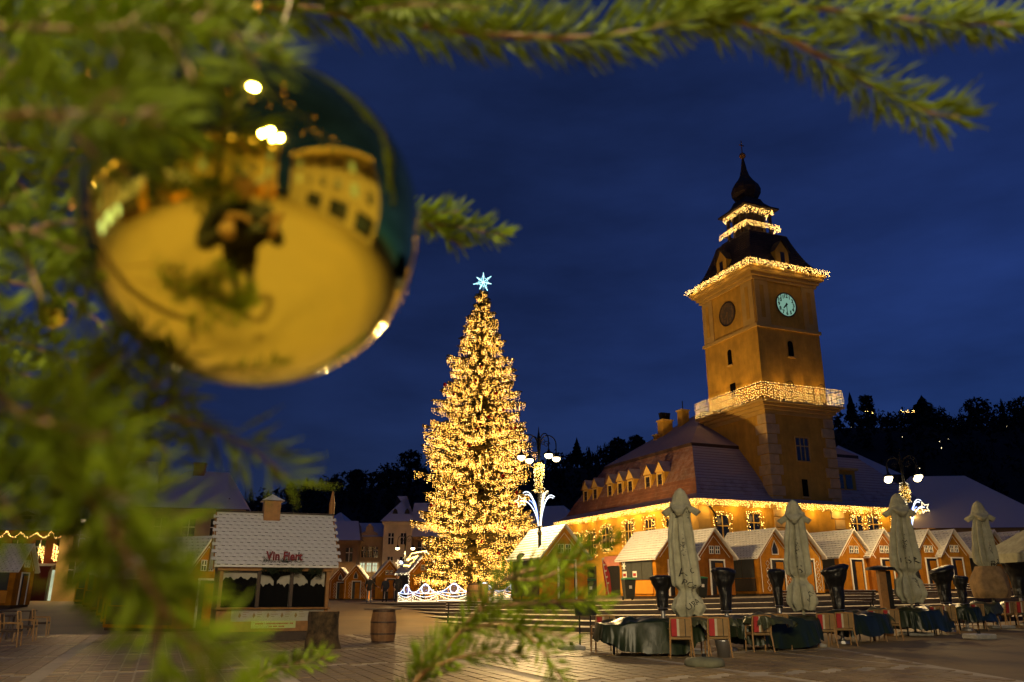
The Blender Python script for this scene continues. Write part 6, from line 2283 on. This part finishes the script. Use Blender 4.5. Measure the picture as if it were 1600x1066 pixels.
def person(label, loc, rz, H=1.75, pose='stand', jacket='black_cloth', legs='black_cloth', pack=False):
    t = thing('person', label, 'person', loc, rz, 'people on the square', H / 1.75)
    st = 0.13 if pose != 'stride' else 0.12
    fl, fr_ = (0.0, 0.0) if pose != 'stride' else (0.26, -0.24)
    J = {'pelvis': (0, 0, 0.95, 0.15, 0.11), 'waist': (0, 0, 1.10, 0.155, 0.11), 'chest': (0, 0.0, 1.32, 0.18, 0.125), 'neck': (0, 0.01, 1.49, 0.065),
         'head0': (0, 0.02, 1.56, 0.075, 0.085), 'head1': (0, 0.03, 1.66, 0.085, 0.10), 'head2': (0, 0.02, 1.73, 0.055, 0.06)}
    for s_, f in ((-1, fl), (1, fr_)):
        k = 'l' if s_ < 0 else 'r'
        J[k + 'hip'] = (s_ * 0.095, 0, 0.90, 0.098)
        J[k + 'knee'] = (s_ * st * 0.85, f * 0.5 + 0.02, 0.50, 0.062)
        J[k + 'ank'] = (s_ * st, f, 0.10, 0.045)
        J[k + 'toe'] = (s_ * (st + 0.02), f + 0.17, 0.045, 0.04)
        J[k + 'sh'] = (s_ * 0.20, 0, 1.42, 0.078)
        if pose == 'photo':
            J[k + 'el'] = (s_ * 0.30, 0.16, 1.20, 0.058)
            J[k + 'wr'] = (s_ * 0.10, 0.34, 1.42, 0.040)
            J[k + 'hand'] = (s_ * 0.075, 0.37, 1.47, 0.042)
        elif pose == 'stride' and s_ < 0:
            J[k + 'el'] = (-0.36, -0.04, 1.17, 0.055)
            J[k + 'wr'] = (-0.52, 0.06, 1.08, 0.038)
            J[k + 'hand'] = (-0.58, 0.08, 1.05, 0.036)
        else:
            J[k + 'el'] = (s_ * 0.27, -0.03, 1.13, 0.055)
            J[k + 'wr'] = (s_ * 0.24, 0.12, 0.92, 0.038)
            J[k + 'hand'] = (s_ * 0.22, 0.15, 0.85, 0.036)
    ED = [('pelvis', 'waist'), ('waist', 'chest'), ('chest', 'neck'), ('neck', 'head0'), ('head0', 'head1'), ('head1', 'head2')]
    for k in 'lr':
        ED += [('pelvis', k + 'hip'), (k + 'hip', k + 'knee'), (k + 'knee', k + 'ank'), (k + 'ank', k + 'toe'), ('chest', k + 'sh'), (k + 'sh', k + 'el'), (k + 'el', k + 'wr'), (k + 'wr', k + 'hand')]
    hands = [Vector(J['lhand'][:3]), Vector(J['rhand'][:3])]

    def pick(c):
        if min((c - h).length for h in hands) < 0.065:
            return 2
        if c.z > 1.52 and abs(c.x) < 0.14:
            return 3 if (c.z > 1.67 or c.y < -0.0) else 2
        if c.z < 0.09:
            return 4
        return 1 if c.z < 0.86 and abs(c.x) < 0.2 else 0
    skin_body('body', J, ED, t, [M[jacket], M[legs], M['skin'], M['hair'], M['black_cloth']], pick, 2)
    m = MB()
    m.lathe([(0.165, 0.80), (0.185, 0.86), (0.175, 1.0), (0.165, 1.1)], 18)
    o = m.build('jacket_hem', M[jacket], t, smooth=True)
    o.scale = (1, 0.78, 1)
    # face: nose, ears and fingers
    m = MB()
    m.add([(-0.015, 0.105, 1.615), (0.015, 0.105, 1.615), (0, 0.145, 1.605), (0, 0.11, 1.665)], [(0, 1, 2), (1, 3, 2), (3, 0, 2), (0, 3, 1)])
    m.build('nose', M['skin'], t)
    for s_ in (-1, 1):
        MB().lathe([(0.012, -0.03), (0.02, 0), (0.012, 0.03)], 8, (s_ * 0.09, 0.02, 1.62)).build('ear', M['skin'], t)
        h = J[('l' if s_ < 0 else 'r') + 'hand']
        w_ = J[('l' if s_ < 0 else 'r') + 'wr']
        d = (Vector(h[:3]) - Vector(w_[:3])).normalized()
        sd = d.cross(Vector((0, 1, 0)) if abs(d.y) < 0.8 else Vector((1, 0, 0))).normalized()
        for q in range(4):
            b = Vector(h[:3]) + sd * (q - 1.5) * 0.018 + d * 0.02
            ln = (0.065, 0.075, 0.07, 0.055)[q]
            MB().tube([b, b + d * ln * 0.55, b + d * ln + Vector((0, 0.015, -0.015))], [0.009, 0.0085, 0.006], 6).build('finger', M['skin'], t)
        b = Vector(h[:3]) - sd * 0.035
        MB().tube([b, b - sd * 0.025 + d * 0.03, b - sd * 0.02 + d * 0.05], [0.010, 0.009, 0.007], 6).build('thumb', M['skin'], t)
    if pack:
        MB().box(-0.15, -0.27, 1.0, 0.15, -0.12, 1.42).build('backpack', M['navy_cloth'], t, bevel=0.04)
    return t


for u, v, y, rz, H, pose, jk, lg, lb in [(576, 945, 57.5, 190, 1.74, 'stride', 'black_cloth', 'denim', 'walker in dark jacket and jeans, mid-stride, left of the lit fence'),
                                     (601, 942, 60, 170, 1.68, 'stand', 'navy_cloth', 'black_cloth', 'person in navy standing in front of the far orange hut'),
                                     (620, 942, 58.5, 200, 1.80, 'stand', 'black_cloth', 'black_cloth', 'tall person in black standing beside the glowing fence')]:
    p = at_y(u, v, y)
    person(lb, (p.x, y, max(gz(p.x, y), hp(p.x) if p.x > -10.5 else 0) + 0.01), R(rz), H, pose, jk, lg)
# the photographer, mirrored in the gold bauble
ph_ = person('photographer in a black jacket mirrored in the gold bauble', (0.02, -0.48, 0), 0, 1.72, 'photo', 'black_cloth', 'denim', True)
t = thing('photo_camera', 'black camera held by the photographer mirrored in the gold bauble', 'camera', (0.02, -0.10, 1.44))
MB().box(-0.065, -0.035, -0.035, 0.065, 0.02, 0.045).build('body', M['black_cloth'], t, bevel=0.008)
o = MB().lathe([(0.032, 0.0), (0.034, 0.045), (0.030, 0.05)], 16).build('lens', M['black_cloth'], t)
o.location = (0, 0.021, 0)
o.rotation_euler = (-math.pi / 2, 0, 0)
MB().box(-0.02, -0.03, 0.0452, 0.02, 0.01, 0.062).build('viewfinder', M['black_cloth'], t)

# street behind the photographer: lit shop fronts that the bauble mirrors
M['shop_glow'] = emit('shop_window_light', (0.75, 0.95, 1.0), 2.2)
for px, py, rz, W_, lb, wall in [(-22, -9, 125, 20, 'pale house with bright shop windows behind the photographer on the left', 'pale_wall'), (9, -17, 178, 20, 'ochre house behind the photographer', 'yellow_wall'), (12.5, 3.0, -90, 20, 'grey house behind the photographer on the right', 'grey_wall')]:
    hh = town_house(lb, (px, py, 0), R(rz), W_, 10, 12.0, 17.0, wall, [(x, z, 1.0, 1.8, 1 if (x * 7 + int(z) + int(px)) % 4 == 0 else 0) for x in (2, 5, 8, 11, 14, 17) for z in (5.4, 9.0)])
    for x in (2.5, 7.5, 12.5):
        q = MB().box(x - 1.6, -0.03, 0.6, x + 1.6, -0.008, 2.9).build('shop_window', M['shop_glow'] if px == -22 else M['pane'], hh)
        MB().tube([(x - 1.65, -0.05, 0.55), (x + 1.65, -0.05, 0.55), (x + 1.65, -0.05, 2.95), (x - 1.65, -0.05, 2.95)], 0.07, 4, closed=True).build('shop_frame', M['dark_wood'], q)
    bpy.context.view_layer.update()
    ev = [hh.matrix_world @ Vector((x, -0.6, 11.8)) for x in (0, W_ / 2, W_)]
    icicles('icicle_lights', 'warm eaves lights on the ' + lb.split(' behind')[0].replace(' with bright shop windows', '') + ' at ' + ('left' if px < 0 else 'right' if px > 12 else 'centre') + ' behind the photographer', ev, 0.4, (0.1, 0.8), 0.3, 0.05, 0.06, seed=int(px), glow=(5, 40, 0.3) if px < 12 else None)

for hx, hy, hr, st, lb in [(-7.0, -8.0, 195, 1, 'hut behind the photographer on the left, mirrored small in the bauble'), (5.5, -12.5, 175, 0, 'hut behind the photographer on the right, mirrored small in the bauble'), (-12.5, -4.5, 240, 2, 'third hut behind the photographer, far left in the mirrored square')]:
    hut(lb, (hx, hy, 0.02), R(hr), st)


# ================================================================== the near spruce with its gold bauble
def catmull(pts, n=8):
    P = [pts[0] * 2 - pts[1]] + pts + [pts[-1] * 2 - pts[-2]]
    out = []
    for i in range(1, len(P) - 2):
        for k in range(n):
            t = k / n
            a, b, c, d = P[i - 1], P[i], P[i + 1], P[i + 2]
            out.append(0.5 * ((2 * b) + (c - a) * t + (2 * a - 5 * b + 4 * c - d) * t * t + (3 * b - a - 3 * c + d) * t ** 3))
    out.append(pts[-1])
    return out


NT = thing('spruce_tree', 'near spruce whose blurred green branches frame the picture', 'tree', (-0.95, 0.30, 0))
TRK = Vector((-0.95, 0.30, 0))
MB().tube([(0, 0, -0.05), (0.01, 0, 0.8), (0.0, 0.01, 1.8), (0.02, 0, 3.2)], [0.055, 0.048, 0.036, 0.006], 12).build('trunk', M['trunk'], NT)


def sprig(path, r0, nl, dens, seed, stem=None, tip=True, up_bias=0.35, nb=None):
    """needles all round one shoot; returns nothing, adds to the two builders"""
    rn_ = random.Random(seed)
    sm, nm = stem, nb
    r0 = r0 * 0.62
    sm.tube(path, [r0 * (1 - 0.6 * i / (len(path) - 1)) for i in range(len(path))], 6)
    tot = 0.0
    acc = [0.0]
    for a, b in zip(path, path[1:]):
        tot += (b - a).length
        acc.append(tot)
    n_ = int(tot * dens)
    for q in range(n_):
        s_ = tot * (q + rn_.random()) / n_
        i = 0
        while i < len(acc) - 2 and acc[i + 1] < s_:
            i += 1
        k = (s_ - acc[i]) / max(1e-6, acc[i + 1] - acc[i])
        p = path[i].lerp(path[i + 1], k)
        ax = (path[i + 1] - path[i]).normalized()
        x = ax.orthogonal().normalized()
        y_ = ax.cross(x)
        a = rn_.random() * 2 * math.pi
        rad_ = (x * math.cos(a) + y_ * math.sin(a))
        fw = 0.55 + 0.35 * rn_.random()
        if s_ > tot * 0.93:
            fw += 1.1 * (s_ - tot * 0.93) / (tot * 0.07)
        d = (rad_ + ax * fw + Vector((0, 0, up_bias * 0.3 * rn_.random()))).normalized()
        ln = nl * rn_.uniform(0.75, 1.15) * (1.0 if s_ < tot * 0.95 else 0.75)
        c = Vector((0, 0, 1)) * 0.12 * ln * (0.5 if d.z > -0.2 else 1.0)
        w_ = d.orthogonal().normalized()
        v_ = d.cross(w_)
        hw = 0.00072
        b0 = p + rad_ * r0 * 0.5
        mid = b0 + d * ln * 0.5 + c * 0.3
        en = b0 + d * ln + c
        nm.add([b0, mid + w_ * hw, mid + v_ * hw, mid - w_ * hw, mid - v_ * hw, en],
               [(0, 1, 2), (0, 2, 3), (0, 3, 4), (0, 4, 1), (5, 2, 1), (5, 3, 2), (5, 4, 3), (5, 1, 4)])


def branch(shoots, seed, label=None, root=True):
    """shoots: list of (pixel path [(u, v, depth)...], stem radius, needle length, needles per metre)"""
    sm, nm = MB(), MB()
    off = Matrix.Translation(-TRK)
    sm.M = nm.M = off
    for i, (pp, r0, nl, dens) in enumerate(shoots):
        pts = catmull([at_d(u, v, d) for u, v, d in pp], 7)
        sprig(pts, r0, nl, dens, seed * 31 + i, sm, nb=nm)
        if i == 0 and root:
            a = pts[0]
            h = Vector((TRK.x, TRK.y, max(0.6, min(2.6, a.z + (-0.10 if a.z < 1.6 else 0.02)))))
            sm.tube([h, h.lerp(a, 0.5) + Vector((0, 0, -0.03)), a], [r0 * 2.0, r0 * 1.0, r0 * 0.6], 7)
    b = sm.build('branch', M['twig'], NT, smooth=True)
    if label:
        b['label'] = label
    tag(nm.build('needles', M['needle'], b), kind='stuff')
    return b


def rand_side(path, n, seed, ln, spread=1.0, dd=0.0):
    """side shoots given off along a pixel path, alternately left and right, in pixel space with depth"""
    rn_ = random.Random(seed)
    out = []
    for i in range(n):
        t = 0.12 + 0.8 * (i + rn_.random() * 0.5) / n
        k = t * (len(path) - 1)
        j = min(int(k), len(path) - 2)
        f = k - j
        a, b = path[j], path[j + 1]
        p = [a[q] + (b[q] - a[q]) * f for q in range(3)]
        dx, dy = b[0] - a[0], b[1] - a[1]
        L = math.hypot(dx, dy)
        dx, dy = dx / L, dy / L
        sg = 1 if i % 2 == 0 else -1
        an = R(rn_.uniform(32, 55)) * sg * spread
        ex, ey = dx * math.cos(an) - dy * math.sin(an), dx * math.sin(an) + dy * math.cos(an)
        l_ = ln * rn_.uniform(0.6, 1.1) * (1.1 - 0.6 * t)
        dz = rn_.uniform(-0.03, 0.03) + dd
        out.append([tuple(p), (p[0] + ex * l_ * 0.5, p[1] + ey * l_ * 0.5, p[2] + dz * 0.5), (p[0] + ex * l_, p[1] + ey * l_ + 12, p[2] + dz)])
    return out


NL, ND = 0.0165, 1200
# long bough across the top
top1 = [(-260, 70, 0.30), (150, 20, 0.30), (420, 10, 0.31), (600, 30, 0.32), (700, 47, 0.32), (806, 56, 0.32), (931, 58, 0.32), (1037, 40, 0.325), (1100, 22, 0.33), (1158, 4, 0.33)]
top2 = [(1037, 40, 0.325), (1110, 10, 0.335), (1187, 0, 0.34), (1269, 12, 0.34), (1437, 32, 0.345), (1530, 36, 0.35), (1592, 42, 0.35)]
top3 = [(1100, 22, 0.33), (1200, 48, 0.335), (1300, 97, 0.34), (1381, 144, 0.345), (1450, 176, 0.35), (1500, 184, 0.35)]
branch([(top1, 0.0030, 0.0190, 3300), (top2, 0.0024, 0.0170, 3200), (top3, 0.0024, 0.0195, 2700),
        ([(330, 8, 0.31), (500, -25, 0.31), (650, -30, 0.32), (800, -18, 0.33)], 0.0015, 0.0165, 2600), ([(560, 20, 0.31), (640, 8, 0.29), (760, 14, 0.28)], 0.0013, 0.016, 2400)], 1, 'long bough across the top of the picture')
# small twig right of the bauble
tw = [(470, 240, 0.44), (560, 300, 0.43), (655, 342, 0.42), (720, 356, 0.42), (788, 368, 0.42)]
branch([(tw, 0.0014, 0.0135, 2500), ([(640, 336, 0.42), (690, 332, 0.42), (718, 330, 0.42)], 0.001, 0.012, 2300), ([(655, 342, 0.42), (700, 372, 0.42), (722, 385, 0.42)], 0.001, 0.012, 2300)], 2, 'short twig sticking out right of the gold bauble')
# blurred boughs in front of the top left
b1 = [(-160, 190, 0.160), (20, 180, 0.156), (110, 178, 0.152), (190, 182, 0.150), (255, 192, 0.150)]
sh = [(b1, 0.0012, NL, ND)] + [(q, 0.0012, NL * 0.95, ND) for q in rand_side(b1, 6, 3, 100)]
branch(sh, 3, 'blurred bough passing in front of the bauble at upper left')
b2 = [(-160, 40, 0.185), (60, 45, 0.180), (200, 45, 0.175), (310, 50, 0.175), (420, 62, 0.175)]
sh = [(b2, 0.0012, NL, ND)] + [(q, 0.0012, NL * 0.95, ND) for q in rand_side(b2, 7, 4, 110)]
branch(sh, 4, 'blurred bough in the top left corner')
b3 = [(-160, 330, 0.24), (0, 350, 0.235), (90, 380, 0.23), (150, 430, 0.23)]
sh = [(b3, 0.0013, NL, ND)] + [(q, 0.0012, NL * 0.95, ND) for q in rand_side(b3, 7, 5, 130)]
branch(sh, 5, 'blurred bough left of the gold bauble')
b4 = [(-160, 120, 0.27), (40, 130, 0.27), (180, 150, 0.26), (260, 190, 0.26)]
sh = [(b4, 0.0014, NL, ND)] + [(q, 0.0012, NL, ND) for q in rand_side(b4, 6, 6, 150)]
branch(sh, 6, 'dense bough behind the upper left boughs')
b4 = [(-160, 260, 0.30), (0, 270, 0.30), (120, 290, 0.30), (200, 330, 0.30)]
sh = [(b4, 0.0014, NL, ND)] + [(q, 0.0012, NL, ND) for q in rand_side(b4, 6, 7, 130)]
branch(sh, 7, 'dense bough far back at the left')
# twig with a bare stem above the small ornament, and a bright tip at the left edge
branch([([(-60, 430, 0.33), (60, 450, 0.33), (125, 480, 0.33), (182, 528, 0.33)], 0.0013, 0.006, 900)], 8, 'nearly bare thin twig below the bauble')
branch([([(-80, 560, 0.36), (0, 575, 0.36), (48, 588, 0.36)], 0.0013, 0.013, 2500), ([(-80, 520, 0.34), (0, 530, 0.34), (60, 545, 0.33), (130, 570, 0.32)], 0.0013, 0.016, 2500)], 9, 'bright tip at the left edge below the small ornament')
# big drooping bough at lower left
b5 = [(-160, 560, 0.165), (-10, 615, 0.162), (75, 700, 0.158), (145, 790, 0.154), (215, 890, 0.150), (280, 985, 0.150), (330, 1066, 0.150), (365, 1130, 0.150)]
sh = [(b5, 0.0012, NL * 0.95, ND)] + [(q, 0.0012, NL * 0.95, ND) for q in rand_side(b5, 9, 8, 130)]
branch(sh, 10, 'large blurred bough drooping across the lower left')
b6 = [(-160, 640, 0.235), (20, 640, 0.235), (160, 640, 0.230), (280, 655, 0.228), (380, 695, 0.226), (462, 756, 0.226)]
sh = [(b6, 0.0012, NL, ND)] + [(q, 0.0012, NL, ND) for q in rand_side(b6[1:4], 6, 9, 150)]
branch(sh, 11, 'blurred bough reaching right below the bauble')
b7 = [(-160, 700, 0.167), (0, 720, 0.167), (110, 760, 0.163), (190, 830, 0.160), (240, 900, 0.160)]
sh = [(b7, 0.0012, NL, ND)] + [(q, 0.0012, NL, ND) for q in rand_side(b7, 5, 10, 140)]
branch(sh, 12, 'shaded bough at the left edge, lower half')
# bough in the middle of the lower edge
c1 = [(560, 1180, 0.50), (650, 1066, 0.50), (700, 1010, 0.50), (745, 955, 0.50), (790, 905, 0.50), (850, 885, 0.505), (910, 858, 0.51), (962, 838, 0.51)]
c2 = [(745, 955, 0.50), (800, 945, 0.49), (870, 940, 0.49), (950, 938, 0.49)]
c3 = [(720, 985, 0.50), (780, 975, 0.485), (840, 985, 0.48), (895, 1000, 0.48)]
c4 = [(780, 975, 0.485), (820, 990, 0.475), (850, 1020, 0.47), (878, 1062, 0.47)]
c5 = [(660, 1050, 0.50), (710, 1030, 0.49), (760, 1020, 0.485), (815, 1022, 0.48)]
c6 = [(650, 1066, 0.50), (665, 1020, 0.51), (700, 990, 0.52), (722, 984, 0.52)]
c7 = [(790, 905, 0.50), (840, 905, 0.49), (880, 890, 0.49), (915, 880, 0.49)]
branch([(c1, 0.0026, 0.0150, 2300)] + [(c, 0.0018, 0.0145, 2100) for c in (c2, c3, c4, c5, c6, c7)], 13, 'sharper bough rising from the middle of the lower edge')
branch([([(380, 1160, 0.46), (400, 1066, 0.46), (440, 1045, 0.46), (508, 1026, 0.46)], 0.0013, 0.0125, 2500)], 14, 'small tip at the lower edge left of the middle bough')

# added bough above the photographer with added fairy lights, for reflections in the bauble
sm, nm = MB(), MB()
sm.M = nm.M = Matrix.Translation(-TRK)
ovp = [Vector((-0.95, 0.30, 2.45)), Vector((-0.45, 0.10, 2.52)), Vector((0.05, -0.10, 2.50)), Vector((0.50, -0.25, 2.42)), Vector((0.95, -0.35, 2.28))]
pth = catmull(ovp, 8)
sprig(pth, 0.010, 0.018, 700, 77, sm, nb=nm)
rn = random.Random(12)
for i in range(10):
    a_ = pth[3 + i * 3 % 28]
    e_ = a_ + Vector((rn.uniform(0.05, 0.3), rn.uniform(-0.3, 0.3), rn.uniform(-0.12, 0.02)))
    sprig([a_, a_.lerp(e_, 0.5), e_], 0.004, 0.018, 700, 90 + i, sm, nb=nm)
ob = sm.build('branch', M['twig'], NT, smooth=True)
ob['label'] = 'added bough above the photographer, only for the bauble reflection'
tag(nm.build('needles', M['needle'], ob), kind='stuff')
fs_ = thing('added_fairy_string', 'added string of orange fairy lights, only for the spots mirrored in the gold bauble', 'light string')
bl, wr_ = MB(), MB()
ww = []
for i in range(34):
    q = pth[min(len(pth) - 1, int(i * len(pth) / 34))]
    p = q + Vector((rn.uniform(-0.12, 0.12), rn.uniform(-0.28, 0.28), rn.uniform(-0.10, 0.03)))
    ww.append(p)
    bl.bulb(p, 0.0045, 0.006)
wr_.tube(ww, 0.001, 4)
tag(bl.build('bulb', emit('added_fairy_light', (1.0, 0.45, 0.08), 26.0), fs_), kind='stuff')
wr_.build('wire', M['bin_body'], fs_)

# gold bauble
c = at_d(402, 352, 0.232)
r_ = 256 * 0.232 / F * 0.985
M['gold'] = mat('polished_gold_glass', (0.60, 0.54, 0.08), 0.035, 1.0, var=0.03, scale=8)
bb = thing('gold_bauble', 'large shiny gold bauble hanging in front at upper left', 'bauble', c)
prof = [(max(0.0005, r_ * math.sin(math.pi * i / 64)), -r_ * math.cos(math.pi * i / 64)) for i in range(65)]
MB().lathe(prof, 96, cap=False).build('globe', M['gold'], bb, smooth=True)
MB().lathe([(0.0095, r_ - 0.0015), (0.0095, r_ + 0.006), (0.004, r_ + 0.008)], 20).build('cap', M['gold'], bb)
MB().tube([(0.0035 * math.cos(q), 0, r_ + 0.011 + 0.0035 * math.sin(q)) for q in [2 * math.pi * i / 14 for i in range(14)]], 0.0005, 5, closed=True).build('ring', M['gold'], bb)
MB().tube([(0, 0, r_ + 0.0145), (0.003, 0, r_ + 0.03), (-0.004, 0.01, r_ + 0.055)], 0.0004, 5).build('thread', M['cream'], bb)
# small clear gold ornament at the left
c = at_d(82, 492, 0.34)
r_ = 22 * 0.34 / F
bb = thing('gold_bauble', 'tiny gold ornament between the branches at the left edge', 'bauble', c)
MB().lathe([(max(0.0002, r_ * math.sin(math.pi * i / 20)), -r_ * math.cos(math.pi * i / 20)) for i in range(21)], 24, cap=False).build('globe', M['gold'], bb, smooth=True)
MB().lathe([(0.002, r_ - 0.0004), (0.002, r_ + 0.0015)], 10).build('cap', M['gold'], bb)
# fairy lights among the near boughs
M['fairy'] = emit('fairy_light', (1.0, 0.38, 0.06), 3.0)
for i, (u, v, d, lb) in enumerate([(122, 40, 0.20, 'blurred orange fairy light in the top left corner'), (402, 12, 0.25, 'blurred orange fairy light at the top edge above the bauble'), (338, 95, 0.28, 'small orange fairy light just above the bauble'),
                               (138, 115, 0.22, 'dim orange fairy light below the top left one'), (112, 320, 0.3, 'small orange fairy light left of the bauble')]):
    t = thing('fairy_light', lb, 'fairy light', at_d(u, v, d), 0, 'fairy lights on the near spruce')
    MB().bulb((0, 0, 0), 0.0012, 0.002).build('bulb', M['fairy'], t)
    MB().tube([(0, 0, 0.002), (0.001, 0.002, 0.012), (-0.01, 0.004, 0.02)], 0.0006, 5).build('wire', M['bin_body'], t)
